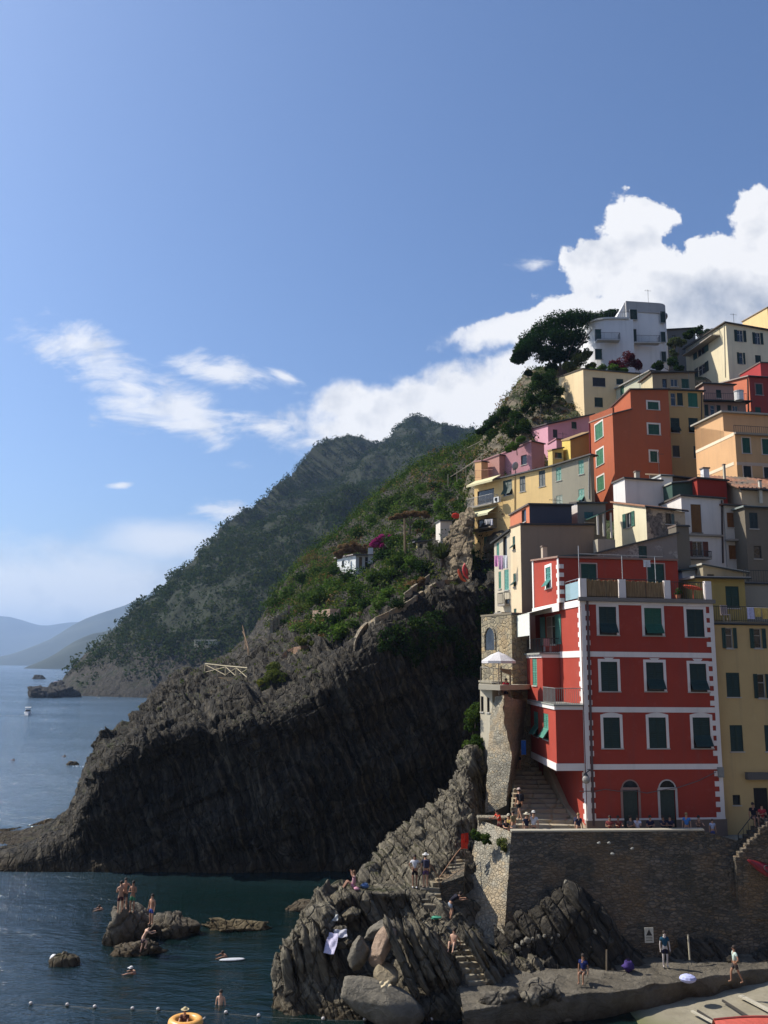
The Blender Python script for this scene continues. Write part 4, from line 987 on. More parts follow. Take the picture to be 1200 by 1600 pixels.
mb = MB(); mb.ell(c, (.42, .12, .45), 14, 8, rot(20, 0, 30)); mb.obj('dish', paint((.4, .4, .42)), t); mb = MB(); mb.tube([c-Vector((0, 0, 1.2)), c], .04, 6); mb.obj('mast', IRON, t)
b = Bld('ochre_annex', 'small ochre rooftop annex between the pink house and the orange tower', 'house', 10)
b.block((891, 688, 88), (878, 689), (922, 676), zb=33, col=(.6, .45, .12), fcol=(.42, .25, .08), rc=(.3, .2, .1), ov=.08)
b.block((863, 704, 88.8), (856, 705), (880, 700), zb=33, col=(.55, .42, .15), rc=(.3, .2, .1), ov=.08, front=[(867, 707, 878, 716, 'd')])
# the long row: grey-green part and yellow part, one bent eave line
ROWA = 35
g0 = P(922, 712, 81)
b = Bld('grey_house', 'grey green plastered house with turquoise shutters against the orange tower', 'house', ROWA)
b.block(g0, (862, 730), .5, zb=26, col=(.27, .25, .19), rc=(.12, .11, .1), ov=.3, sh=TEAL, left=[(869, 730, 877, 751, 'c'), (904, 719, 912, 741, 'c'), (869, 774, 879, 789, 'c', (.2, .25, .2)), (904, 764, 913, 784, 'h')])
g1 = b.T[3].copy(); b.pipe(b.fl, 921, 716, 780, paint((.3, .3, .28)))
b = Bld('yellow_house', 'long yellow house with striped awnings and balconies at the left end of the village', 'house', ROWA)
b.block(g1, (741, 758), 3., zb=24.5, col=YEL, rc=(.1, .1, .1), ov=.3, sh=(.03, .045, .05), left=[(842, 735, 852, 760, 'c'), (812, 744, 821, 768, 'c'), (786, 750, 800, 774, 'h', (.02, .05, .04)), (746, 765, 772, 789, 'd'), (747, 811, 770, 830, 'd'), (756, 838, 765, 873, 'c', (.04, .13, .09)), (757, 886, 763, 898, 'd', (.1, .1, .1))])
YR = b
b.balcony(b.fl, 739, 778, 795, out=.9, h=1.0, mat=paint((.5, .48, .45))); b.balcony(b.fl, 739, 776, 830, out=.9, h=.9)
awning(b.root, b.fl, 742, 783, 752, 1.3, .7, (.62, .56, .34)); awning(b.root, b.fl, 738, 778, 799, 1.5, .9, (.6, .58, .38))
b.pipe(b.fl, (805, 805), 745, 800, paint((.4, .28, .12)))
b.pipe(b.fl, 751, 832, 905, paint((.4, .28, .12)))
t = thing('air_conditioner', 'white air conditioner on the upper balcony of the long yellow house', 'air conditioner', P(777, 786, 91.2)-Vector((0, 0, .3)))
c = P(777, 781, 91); mb = MB(); mb.box(c, (.8, .35, .6), rad(-55)); mb.obj('casing', paint((.6, .6, .58)), t); mb = MB(); mb.tube([c+Vector((-.1, -.16, 0)), c+Vector((-.13, -.22, 0))], .22, 12); mb.obj('fan_grille', IRON, t)
def laundry(name, label, pts, cols, h=.9, cat='laundry', line=True):
    a, c_ = Vector(pts[0]), Vector(pts[1]); t = thing(name, label, cat, a.lerp(c_, .5)-Vector((0, 0, h)))
    if line: mb = MB(); mb.tube([a, c_], .012, 4); mb.obj('line', paint((.5, .5, .5)), t)
    n = len(cols); d = c_-a; side = Vector((d.y, -d.x, 0)).normalized()
    for i, cc in enumerate(cols):
        mb = MB(); w = .9/n; p0 = a.lerp(c_, i/n+.03); vs = []; hh = h*random.uniform(.7, 1.1)
        for j in range(5):
            for k in range(5):
                vs.append(p0+d*(w*k/4)+Vector((0, 0, -hh*j/4))+side*(.06*math.sin(k*2.1+i)*j/4))
        vs2 = [v+side*.012 for v in vs]
        fs = [(j*5+k, j*5+k+1, j*5+k+6, j*5+k+5) for j in range(4) for k in range(4)]
        mb.add(vs, fs); mb.add(vs2, [f[::-1] for f in fs]); mb.obj('garment', cloth(cc), t)
    return t
laundry('washing_line', 'white and grey washing on the lower balcony of the long yellow house', [P(757, 812, 91.4), P(770, 811, 90.6)], [(.6, .6, .62), (.5, .5, .5), (.6, .6, .65)], .7)
# orange tower
b = Bld('orange_tower_house', 'tall burnt orange tower house with white framed windows in the middle of the village', 'house', 9)
b.block((957, 648, 81), (921, 661), (986, 640), zb=25, col=ORNG, rc=(.3, .2, .16), ov=.06, left=[(930, 661, 942, 686, 'c', (.05, .2, .1)), (932, 702, 943, 727, 'c', (.05, .2, .1)), (933, 744, 944, 767, 'c', (.05, .2, .1))], fc=WHITE, fw=.16)
ov_ = b.T[1].copy(); zt = P(985, 611, 81.6).z
lb = b; f_old = b.ff
b2c = Vector((ov_.x, ov_.y, zt))
b.block(b2c, [5.5, -.6], (1044, 609), zb=25, col=ORNG, rc=(.1, .06, .05), ov=.14, front=[(1012, 628, 1029, 640, 'c', (.02, .08, .05)), (1013, 663, 1030, 679, 'c', (.02, .08, .05)), (1016, 705, 1027, 722, 'c', (.02, .08, .05)), (1017, 743, 1031, 755, 'c', (.02, .08, .05))], fc=WHITE, fw=.16)
b.pipe(lb.fl if False else Fr(f_old.o+lb.v*0, lb.v, -lb.u), 0, 0, 0) if False else None
mb = MB(); q = lb
# parapet of the small roof terrace on the left of the tower
flL = Fr(P(957, 648, 81), b.v, -b.u); s1_, _ = flL.hit(921, 661)
mb = MB(); top_ = flL.pt(0, P(957, 648, 76).z)
zc0 = P(957, 648, 81).z; zc1 = flL.hit(921, 661)[1]
mb.hexa([flL.pt(.0, zc0+.1, -.02), flL.pt(s1_, zc1+.1, -.02), flL.pt(s1_, zc1+.1, -.2), flL.pt(0, zc0+.1, -.2)], [flL.pt(0, zc0+.75, -.02), flL.pt(s1_, zc1+.75, -.02), flL.pt(s1_, zc1+.75, -.2), flL.pt(0, zc0+.75, -.2)]); mb.obj('parapet', plaster(sc3(ORNG, .8)), b.root)
mb = MB(); mb.tube([flL.pt(s1_-.15, zc1-.1, .08), flL.pt(s1_-.1, 27, .08)], .07, 6); mb.obj('drainpipe', paint((.2, .02, .02), .4), b.root)
# yellow-brown apartments right of the tower
b = Bld('ochre_apartments', 'shaded ochre apartment house with dark shutters right of the orange tower', 'house', 8)
b.block((1044, 610, 84.5), 5., (1098, 612), zb=26, col=(.42, .29, .13), rc=(.1, .07, .05), ov=.2, front=[(1048, 614, 1056, 634, 'p'), (1058, 614, 1067, 634, 'c', DKG), (1075, 614, 1090, 636, 'c', (.02, .13, .08)), (1048, 653, 1062, 676, 'h', DKG), (1076, 653, 1091, 676, 'h', DKG), (1051, 696, 1062, 714, 'c', (.05, .04, .02)), (1084, 697, 1094, 716, 'c', DKG)])
b.pipe(b.ff, 1096, 614, 690)
# peach house
b = Bld('peach_house', 'glowing peach house with a pale band and green shutters on the right', 'house', 9)
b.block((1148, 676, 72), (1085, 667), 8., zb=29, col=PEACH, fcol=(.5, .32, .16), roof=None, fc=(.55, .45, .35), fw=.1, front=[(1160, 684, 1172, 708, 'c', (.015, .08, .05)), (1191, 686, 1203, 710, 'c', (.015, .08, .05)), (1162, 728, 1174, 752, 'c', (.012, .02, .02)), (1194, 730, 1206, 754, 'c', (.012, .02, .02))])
zl = b.fl.hit(1128, 645); zc = b.C.z
# raised rear part of the side wall behind the terrace
mb = MB(); sA = b.fl.hit(1130, 660)[0]; mb.hexa([b.fl.pt(sA, zc-.02, 0), b.fl.pt(b.SL, zc-.02, 0), b.fl.pt(b.SL, zc-.02, -8), b.fl.pt(sA, zc-.02, -8)], [b.fl.pt(sA, b.fl.hit(1130, 645)[1], 0), b.fl.pt(b.SL, b.fl.hit(1086, 666)[1], 0), b.fl.pt(b.SL, b.fl.hit(1086, 666)[1], -8), b.fl.pt(sA, b.fl.hit(1130, 645)[1], -8)])
mb.obj('wall', plaster(PEACH), b.root)
zr0 = b.fl.hit(1130, 645)[1]; zr1 = b.fl.hit(1086, 666)[1]
mb = MB(); mb.hexa([b.fl.pt(sA-.3, zr0+.01, .3), b.fl.pt(b.SL+.2, zr1+.01, .3), b.fl.pt(b.SL+.2, zr1+.01, -8), b.fl.pt(sA-.3, zr0+.01, -8)], [b.fl.pt(sA-.3, zr0+.16, .3), b.fl.pt(b.SL+.2, zr1+.16, .3), b.fl.pt(b.SL+.2, zr1+.16, -8), b.fl.pt(sA-.3, zr0+.16, -8)]); mb.obj('roof', plaster((.35, .33, .28)), b.root)
for (x0, y0, x1, y1) in [(1087, 698, 1147, 668+10), (1100, 747, 1147, 724)]:
    s0, z0 = b.fl.hit(x0, y0); s1, z1 = b.fl.hit(x1, y1); mb = MB(); boxF(mb, b.fl, min(s0, s1), max(s0, s1), z1-.14, z1+.14, .004, .03); mb.obj('string_course', plaster((.7, .58, .42), .3), b.root)
s0, z0 = b.ff.hit(1149, 724); mb = MB(); boxF(mb, b.ff, 0, b.SR, z0-.14, z0+.14, .004, .03); mb.obj('string_course', plaster((.45, .36, .28), .3), b.root)
fT = Fr(b.ff.o-b.ff.n*2.6, b.ff.e, b.ff.n)
for x0, x1 in [(1152, 1162), (1168, 1186), (1190, 1200)]: surfwin(b.root, fT, (fT.hit(x0, 662)[0], fT.hit(x1, 662)[0], zc+.1, zr0-.6), 'p', DKG)
railing('railing', [b.ff.pt(0, zc, -.1), b.ff.pt(b.SR, zc, -.1)], .7, IRON, b.root, sp=.2)
mb = MB(); boxF(mb, b.ff, -.1, b.SR, zc-.18, zc-.01, 0.01, .3); mb.obj('cornice', plaster((.28, .25, .2)), b.root)
# tiled roofs and low sheds under the peach house
b = Bld('tiled_house', 'low house with a brown tiled roof under the peach house', 'house', 9)
b.block((1158, 766, 67), [4., 2.0], 6., zb=26, col=(.4, .33, .24), roof='tile', ov=.4)
b.block((1046, 745, 70.5), [3.5, 1.0], (1100, 752), zb=26, col=(.16, .12, .09), rc=(.17, .12, .08), ov=.3)
b = Bld('green_shed', 'dark green clad shed beside the tower of white walls', 'shed', 9)
b.block((1050, 756, 68), 3., (1090, 752), zb=26, col=(.05, .09, .075), rc=(.35, .35, .3), ov=.1, roof='flat')
b = Bld('red_shed', 'low dark red terrace shed with a chimney under the peach house', 'shed', 9)
b.block((1089, 748, 67.5), 3., (1135, 752), zb=26, col=(.26, .035, .025), rc=(.1, .05, .04), ov=.15)
b.chimney(1101, 733, 69, 1.1, .5, (.6, .6, .6)); b.chimney(1131, 727, 69, 1.7, .17, (.45, .4, .3)); b.chimney(1187, 752, 67, 1.6, .2, (.5, .47, .4))
# white houses in the middle
b = Bld('white_house', 'plain white walled house in front of the orange tower foot', 'house', 9)
b.block((976, 748, 69), (958, 756), (1033, 752), zb=27, col=WHT, rc=(.12, .11, .1), ov=.12)
b.block(b.ff.pt(b.SR+.01, P(1048, 742, 69).z, .02), [3, 0], 1.0, zb=27, col=WHT, rc=(.4, .42, .4), ov=.1, a=9)
b.chimney(995, 738, 70, .8, .35)
b = Bld('cream_house', 'small cream house with a tiled edge roof, open green shutters and peeling shaded wall', 'house', 13)
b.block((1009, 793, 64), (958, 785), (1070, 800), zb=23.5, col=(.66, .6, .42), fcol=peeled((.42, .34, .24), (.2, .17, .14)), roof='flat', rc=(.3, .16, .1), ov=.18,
        left=[(978, 801, 987, 824, 'o', (.03, .12, .08))], front=[(1040, 802, 1049, 819, 'd'), (1049, 803, 1054, 819, 'c', (.08, .12, .11))])
b = Bld('white_house', 'shaded white house with a tall brown door and open brown shutters', 'house', 9)
b.block((1064, 775, 66), (1020, 795), (1130, 780), zb=22, col=WHT, rc=(.1, .09, .08), ov=.15, sh=BRN, front=[(1080, 788, 1096, 832, 'v', (.16, .075, .02)), (1082, 846, 1098, 869, 'o', (.14, .04, .02))])
b.pipe(b.ff, (1127, 1129), 782, 880, r=.07)
b.balcony(b.ff, 1066, 1128, 834, out=.25, rail=False); b.balcony(b.ff, 1070, 1104, 872, out=.8, h=.5, rail=True)
b = Bld('narrow_white_house', 'narrow white house with brown shutters wedged beside the grey brown house', 'house', 9)
b.block((1131, 790, 66.4), 3., (1158, 792), zb=22, col=(.5, .48, .44), rc=(.2, .1, .07), ov=.3, sh=(.17, .07, .02), front=[(1136, 801, 1150, 824, 'c'), (1139, 852, 1153, 874, 'c')])
b.pipe(b.ff, (1156, 1160), 794, 880, r=.06); b.balcony(b.ff, 1132, 1156, 843, out=.5, rail=False)
b = Bld('grey_brown_house', 'grey brown weathered house with dark shutters at the right edge', 'house', 9)
b.block((1163, 793, 65), 3., 9., zb=21, col=(.17, .145, .11), rc=(.25, .28, .26), ov=.2, front=[(1171, 801, 1184, 826, 'c', (.02, .035, .035)), (1178, 853, 1190, 873, 'd')])
b.block((1163, 766, 69), 3., 9., zb=26, col=(.42, .45, .42), rc=(.3, .3, .28), ov=.1)
# small grey houses left of the whites
b = Bld('grey_annex', 'small grey annex with a blue green shutter left of the cream house', 'house', 9)
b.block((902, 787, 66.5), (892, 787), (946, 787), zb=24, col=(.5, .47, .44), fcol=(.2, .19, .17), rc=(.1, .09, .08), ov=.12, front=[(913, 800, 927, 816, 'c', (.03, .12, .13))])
b = Bld('porch', 'little white posted porch with a green roof left of the cream house', 'porch', 9)
c0 = P(932, 806, 64.3); r_ = b.root = thing(b.name, b.label, 'porch', (c0.x+.8, c0.y+1, 24))
mb = MB(); e = Vector((math.cos(rad(9)), math.sin(rad(9)), 0)); v_ = Vector((-e.y, e.x, 0))
mb.hexa([c0-v_*.3, c0+e*1.3-v_*.3+Vector((0, 0, .55)), c0+e*1.3+v_*2.5+Vector((0, 0, .55)), c0+v_*2.5], [q+Vector((0, 0, .08)) for q in (c0-v_*.3, c0+e*1.3-v_*.3+Vector((0, 0, .55)), c0+e*1.3+v_*2.5+Vector((0, 0, .55)), c0+v_*2.5)]); mb.obj('roof', paint((.03, .09, .07)), r_)
for k, (a1, b1) in enumerate([(.08, 0), (.55, .02), (1.15, .04)]): mb = MB(); q = c0+e*a1; mb.box((q.x, q.y, q.z-.7), (.13, .13, 1.5+a1*.4)); mb.obj('post', plaster((.6, .58, .5)), r_)
mb = MB(); q = c0+e*.65; mb.box((q.x, q.y+.4, q.z-2.7), (1.4, .9, 1.8), rad(9)); mb.obj('wall', plaster((.35, .32, .25)), r_)
mb = MB(); q = c0+e*.65+v_*2.4; mb.box((q.x, q.y, q.z-2), (1.6, .2, 4.4), rad(9)); mb.obj('back_wall', plaster((.2, .19, .16)), r_)
# dark slate flank with its orange end
b = Bld('slate_house', 'house with a dark slate blue flank and an orange end wall', 'house', 9)
b.block((827, 789, 65.5), (797, 806), (893, 790), zb=24, col=(.5, .17, .09), fcol=(.055, .062, .085), rc=(.12, .1, .09), ov=.12, left=[(815, 796, 822, 816, 'd')])
# tall cream house
b = Bld('tall_cream_house', 'tall cream house with small dark side shutters left of the red house', 'house', 11)
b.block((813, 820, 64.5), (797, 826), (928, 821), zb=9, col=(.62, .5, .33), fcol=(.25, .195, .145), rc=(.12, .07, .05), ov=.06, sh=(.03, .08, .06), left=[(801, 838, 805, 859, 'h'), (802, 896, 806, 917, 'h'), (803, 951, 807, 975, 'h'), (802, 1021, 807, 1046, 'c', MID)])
b.chimney(850, 855, 62.5, 1.5, .35, (.5, .4, .3))
TC = b
# narrow house with green doors, left of the tall cream house
b = Bld('narrow_old_house', 'narrow old house with turquoise shutters squeezed against the tall cream house', 'house', 20)
b.block((797, 830, 67), (772, 850), 1.5, zb=10, col=(.5, .44, .33), rc=(.05, .05, .05), ov=.25, left=[(776, 848, 780, 875, 'c', TEAL), (786, 838, 792, 870, 'd'), (779, 893, 783, 920, 'c', (.06, .2, .13)), (788, 890, 795, 922, 'c', (.1, .3, .24)), (789, 936, 796, 944, 'd'), (777, 955, 782, 975, 'd')])
b.balcony(b.fl, 786, 797, 945, out=.5, h=.9)
b.balcony(b.fl, 784, 796, 958, out=.7, rail=False)
laundry('washing_line', 'pink flowered and white sheets drying on the narrow old house', [P(772, 868, 66.2), P(793, 868, 65.4)], [(.6, .25, .45), (.55, .35, .5), (.7, .7, .72)], 1.2)
# stone watch house with an arched window
STW = stonewall()
b = Bld('stone_house', 'rough stone house with one dark arched window above the white parasol', 'house', 24)
b.block((799, 960, 60.5), (752, 964), 1.4, zb=6, wm=stonewall('rubble_tower', (.34, .29, .19), (.19, .165, .12), (.26, .23, .17), 2.3, 1.6, .3), rc=(.2, .17, .12), ov=.04)
fS = b.fl; s0, z0 = fS.hit(774, 1015); s1, z1 = fS.hit(759, 990); s0, s1 = min(s0, s1), max(s0, s1); cs = (s0+s1)/2; rr = (s1-s0)/2
mb = MB(); pts_ = [(s0, z0), (s1, z0)]+[(cs+rr*math.cos(t), z1-rr*.4+rr*math.sin(t)) for t in np.linspace(0, math.pi, 9)]
o_ = [fS.pt(a, z, .03) for a, z in pts_]; mb.add(o_+[fS.pt(a, z, -.3) for a, z in pts_], [tuple(range(len(o_)))]+[(i, (i+1) % len(o_), len(o_)+(i+1) % len(o_), len(o_)+i) for i in range(len(o_))]); w = mb.obj('window', glassm(), b.root)
mb = MB(); arc = [fS.pt(s0-.06, z0, .05)]+[fS.pt(cs-(rr+.06)*math.cos(t), z1-rr*.4+(rr+.06)*math.sin(t), .05) for t in np.linspace(0, math.pi, 9)]+[fS.pt(s1+.06, z0, .05)]; mb.tube(arc, .07, 5); mb.obj('frame', STW, w)
ST = b

# aerials and small rooftop things
def antenna(label, px, py, Y, h=1.8):
    c = P(px, py, Y); t = thing('tv_aerial', label, 'aerial', c); mb = MB(); mb.tube([c-Vector((0, 0, .6)), c+Vector((0, 0, h))], .025, 5); mb.obj('mast', IRON, t)
    mb = MB(); z = c+Vector((0, 0, h*.9)); mb.tube([z-Vector((.5, .1, 0)), z+Vector((.5, .1, 0))], .015, 4)
    for k in range(6): q = z+Vector((-.45+.18*k, -.09+.036*k, 0)); mb.tube([q-Vector((.04, .28-.02*k, 0)), q+Vector((.04, .28-.02*k, 0))], .01, 4)
    mb.obj('elements', IRON, t)
for px, py, Y, lb in [(1147, 508, 116, 'thin aerial on the roof of the cream apartment house'), (1013, 470, 121, 'aerial on the flat top of the white villa'), (1000, 606, 84, 'aerial on the roof of the orange tower'), (1077, 606, 87, 'aerial on the ochre apartments'), (880, 700, 92, 'aerial above the grey green house'), (1030, 738, 71, 'aerial on the plain white house by the orange tower'), (1100, 772, 69, 'aerial on the white house with the brown door'), (868, 812, 68, 'aerial on the tall cream house roof'), (1178, 668, 82, 'aerial on the peach house roof'), (845, 655, 97, 'aerial on the bright pink house')]: antenna(lb, px, py, Y)
# ======================================================= the red house on the terrace
RED = (.34, .055, .036); TRIM = (.72, .66, .62); RA = 7.0
TERZ = 7.0
redm = plaster(RED, .75); trim = plaster(TRIM, .35); basem = plaster((.2, .15, .12), .8)
C0 = P(907, 936, 53.0)
b = Bld('red_house', 'big red four storey house with white quoins and bands standing on the harbour terrace', 'house', RA)
ua = rad(RA); u = Vector((math.cos(ua), math.sin(ua), 0)); v = Vector((-math.sin(ua), math.cos(ua), 0))
ff = Fr(C0, u, -v); fl = Fr(C0, v, -u)
SR = ff.hit(1113, 940)[0]; ztop = C0.z
zb3 = ff.hit(1010, 1023)[1]; zb2 = ff.hit(1010, 1109)[1]; zb1 = ff.hit(1010, 1198)[1]; zb0 = ff.hit(1010, 1281)[1]
root = thing(b.name, b.label, 'house', tuple(C0+u*SR/2+v*4+Vector((0, 0, 6-C0.z)))); b.root = root
Rw = lambda x0, y0, x1, y1: (ff.hit(x0, (y0+y1)/2)[0], ff.hit(x1, (y0+y1)/2)[0], ff.hit((x0+x1)/2, y1)[1], ff.hit((x0+x1)/2, y0)[1])
rows_ = [[(936, 948, 963, 992), (1007, 950, 1034, 993), (1073, 952, 1100, 995)], [(939, 1034, 965, 1080), (1010, 1035, 1037, 1080), (1078, 1037, 1104, 1081)], [(943, 1121, 969, 1169), (1014, 1121, 1041, 1169), (1083, 1121, 1110, 1169)]]
wins = [Rw(*r) for R_ in rows_ for r in R_]
doors = [Rw(974, 1232, 998, 1300), Rw(1032, 1232, 1056, 1300)]
mb = MB(); wallgrid(mb, ff, SR, zb0, ztop, ztop, [w for w in wins]+[(d[0], d[1], zb0, d[3]) for d in doors], .22)
mb.obj('wall', redm, root)
# rear and right walls, deck
DEP = 9.5
mb = MB(); cc = [ff.pt(0, 0), ff.pt(SR, 0), ff.pt(SR, 0, -DEP), ff.pt(0, 0, -DEP)]
for i in (1, 2): p, q = cc[i], cc[i+1]; mb.add([(p.x, p.y, 5), (q.x, q.y, 5), (q.x, q.y, ztop), (p.x, p.y, ztop)], [(0, 1, 2, 3)])
mb.obj('rear_wall', redm, root)
mb = MB(); mb.add([(p.x, p.y, ztop+.01) for p in cc], [(0, 1, 2, 3)]); boxF(mb, ff, -.18, SR+.1, ztop-.12, ztop+.12, .004, .22); mb.obj('roof_terrace', plaster((.2, .18, .16), .8), root)
# plinth
mb = MB()
sD = sorted([(d[0], d[1]) for d in doors]); xs = [0, sD[0][0], sD[0][1], sD[1][0], sD[1][1], SR]
for i in (0, 2, 4): boxF(mb, ff, xs[i]-(0 if i else .05), xs[i+1]+(.0 if i < 4 else .1), 5.2, zb0-.002, -.2, .06)
mb.obj('plinth', basem, root)
mb = MB()
for i in (0, 2, 4): boxF(mb, ff, xs[i], xs[i+1], zb0, zb0+.1, .004, .08)
mb.obj('plinth_band', trim, root)
types = ['h', 'h', 'c', 'c', 'h', 'h', 'c', 'c', 'h']; shc = [(.013, .035, .03), (.02, .1, .06), (.013, .035, .03)]+[(.013, .035, .028)]*6
for i, w in enumerate(wins):
    o = window(root, ff, w, types[i], shc[i], TRIM, fw=.17)
    if i >= 6:      # segmental heads on the first floor
        mb = MB(); s0, s1, z0, z1 = w; n = 8
        arc = [ff.pt(s0-.17+(s1-s0+.34)*k/n, z1+.16+.13*math.sin(math.pi*k/n), .02) for k in range(n+1)]
        low_ = [ff.pt(s0-.17+(s1-s0+.34)*k/n, z1+.1, .02) for k in range(n+1)]
        A2 = [p+ff.n*-.015 for p in arc]; mb.add(arc+low_, [(n+1+k, n+2+k, k+1, k) for k in range(n)]); mb.obj('arched_head', trim, o)
for k, d in enumerate(doors):
    s0, s1, z0, z1 = d; zd = z1-.05; zspr = ff.hit(986, 1232)[1]
    o = window(root, ff, (s0+.03, s1-.03, 6.9, zd), 'v', (.04, .055, .045), None, name='door')
    mb = MB(); r = (s1-s0)/2; cx = (s0+s1)/2; arc = [(cx+r*math.cos(t), zd+.05+r*.95*math.sin(t)) for t in np.linspace(0, math.pi, 13)]
    mb.add([ff.pt(a, z, .012) for a, z in arc], [tuple(range(13))]); mb.obj('fanlight', glassm(), o)
    mb = MB()
    for i in range(12):
        (a, z), (a2, z2) = arc[i], arc[i+1]; k1 = 1.16
        g = lambda a_, z_: (cx+(a_-cx)*k1, zd+.05+(z_-zd-.05)*k1)
        A, B = g(a, z), g(a2, z2); mb.hexa([ff.pt(a, z, .006), ff.pt(a2, z2, .006), ff.pt(B[0], B[1], .006), ff.pt(A[0], A[1], .006)], [ff.pt(a, z, .03), ff.pt(a2, z2, .03), ff.pt(B[0], B[1], .03), ff.pt(A[0], A[1], .03)])
    boxF(mb, ff, s0-.14, s0, zb0, zd+.05, .004, .03); boxF(mb, ff, s1, s1+.14, zb0, zd+.05, .004, .03); boxF(mb, ff, s0-.1, s1+.1, zd-.02, zd+.12, .032, .06)
    mb.obj('frame', plaster((.5, .46, .43) if k else (.3, .2, .17)), o)
# bands and quoins
mb = MB()
for z, t in ((zb3, .16), (zb2, .16), (zb1, .16)): boxF(mb, ff, 0, SR, z-t, z+t, .004, .035)
boxF(mb, ff, 0, SR, ztop-.32, ztop-.125, .004, .04)
mb.obj('string_course', trim, root)
for w in wins[3:6]:
    cx = (w[0]+w[1])/2; mb = MB(); z0, z1 = w[3]+.17, zb3-.2
    mb.add([ff.pt(cx-.22, z0, .03), ff.pt(cx+.22, z0, .03), ff.pt(cx+.34, z1, .03), ff.pt(cx-.34, z1, .03)], [(0, 1, 2, 3)]); mb.obj('keystone', trim, root)
for side in (0, 1):
    mb = MB(); z = zb0+.1; k = 0; w0 = .26
    boxF(mb, ff, *((0, w0) if not side else (SR-w0, SR)), zb0+.1, ztop-.32, .037, .055)
    while z < ztop-.5:
        w1 = w0+.27
        if all(abs(z+.15-zz) > .34 for zz in (zb1, zb2, zb3)) and k % 2 == 0: boxF(mb, ff, *((w0, w1) if not side else (SR-w1, SR-w0)), z, z+.3, .004, .055)
        z += .3; k += 1
    mb.obj('quoins', trim, root)
b.ff, b.fl = ff, fl
b.pipe(ff, (917, 927), 938, 1290, paint((.09, .055, .055), .4), .075)
# ---- side toward the sea: plain wall with projecting wing
# side wall: from the corner back along v. ground level wall set a little in
zs = lambda px, py: fl.hit(px, py)[1]
SLm = 7.5
mb = MB()
holes = []
f3 = (fl.hit(869, 1000)[0], fl.hit(853, 1000)[0], fl.hit(860, 1010)[1]+.1, fl.hit(862, 962)[1])
f2 = (fl.hit(872, 1070)[0], fl.hit(861, 1070)[0], fl.hit(866, 1100)[1]+.15, fl.hit(866, 1043)[1])
wallgrid(mb, fl, SLm, 5, ztop, ztop, [f3, f2], .2)
mb.obj('wall', redm, root)
window(root, fl, f3, 'o', (.07, .2, .16), None, name='balcony_door'); window(root, fl, f2, 'p', (.1, .1, .1), (.6, .4, .36), name='balcony_door', fw=.1)
mb = MB()
boxF(mb, fl, 0, SLm, ztop-.45, ztop-.02, .004, .06); boxF(mb, fl, 0, SLm, zb3-.2, zb3+.2, .004, .035)
boxF(mb, fl, 0, .3, zb0-.2, ztop-.45, .037, .05)
z = zb0; k = 0
while z < ztop-.6:
    if k % 2 == 0 and abs(z+.15-zb3) > .3: boxF(mb, fl, .3, .5, z, z+.3, .004, .05)
    z += .3; k += 1
mb.obj('side_quoins', trim, root)
# wing, first floor: shares the front plane (set 4 cm back), runs from the corner out to px 868 and back to 830
def wing(x_near, y_near, d_back, x_far, y_far, zlo, zhi, az, wl, nm):
    """projecting bay: near corner at pixel x on the plane d_back behind the facade, side face along direction az"""
    fb = Fr(C0+v*d_back, u, -v); s, _ = fb.hit(x_near, y_near); Cn = fb.pt(s, zhi)
    a_ = rad(az); e = Vector((-math.sin(a_), math.cos(a_), 0)); n_ = Vector((-math.cos(a_), -math.sin(a_), 0))
    fs = Fr(Cn, e, n_); S = fs.hit(x_far, y_far)[0]
    far = fs.pt(S, zhi); hol = [(lambda x0, y0, x1, y1: tuple(sorted((fs.hit(x0, (y0+y1)/2)[0], fs.hit(x1, (y0+y1)/2)[0])))+(fs.hit((x0+x1)/2, y1)[1], fs.hit((x0+x1)/2, y0)[1]))(*w[:4]) for w in wl]
    mb = MB(); wallgrid(mb, fs, S, zlo, zhi, zhi, hol, .18)
    wd = -s-.02
    c0 = Vector((Cn.x, Cn.y, 0)); c1 = c0+u*wd; c3 = Vector((far.x, far.y, 0)); c2 = c3+u*max(wd, (C0+v*6-c3).dot(u))
    up = lambda p, z: (p.x, p.y, z)
    mb.add([up(c0, zlo), up(c1, zlo), up(c1, zhi), up(c0, zhi)], [(0, 1, 2, 3)]); mb.add([up(c0, zhi), up(c1, zhi), up(c2, zhi), up(c3, zhi)], [(0, 1, 2, 3)])
    mb.add([up(c0, zlo), up(c3, zlo), up(c2, zlo), up(c1, zlo)], [(0, 1, 2, 3)]); mb.add([up(c2, zlo), up(c3, zlo), up(c3, zhi), up(c2, zhi)], [(0, 1, 2, 3)])
    mb.obj(nm, redm, root)
    for w, h_ in zip(wl, hol): window(root, fs, h_, w[4], (.07, .24, .18), None)
    fn = Fr(c0, u, -v)
    return fs, S, fn, wd, (c0, c1, c2, c3)
fs1, S1, fn1, wd1, q1 = wing(868, 1110, .05, 829, 1100, zb1-.1, zb2, 2, [(834, 1112, 841, 1150, 'h'), (849, 1115, 857, 1155, 'h')], 'wing_wall')
mb = MB(); boxF(mb, fs1, -.03, S1, zb1-.22, zb1+.2, .004, .05); boxF(mb, fs1, -.03, S1, zb2-.02, zb2+.22, .004, .08); boxF(mb, fn1, 0, wd1-.05, zb1-.22, zb1+.2, .004, .05); boxF(mb, fn1, 0, wd1-.05, zb2-.02, zb2+.2, .004, .06); mb.obj('wing_band', trim, root)
fs2, S2, fn2, wd2, q2 = wing(848, 1060, 4.2, 811, 1060, zb2, zb3-.02, 5, [(817, 1030, 823, 1071, 'c'), (832, 1029, 839, 1071, 'c')], 'wing_wall')
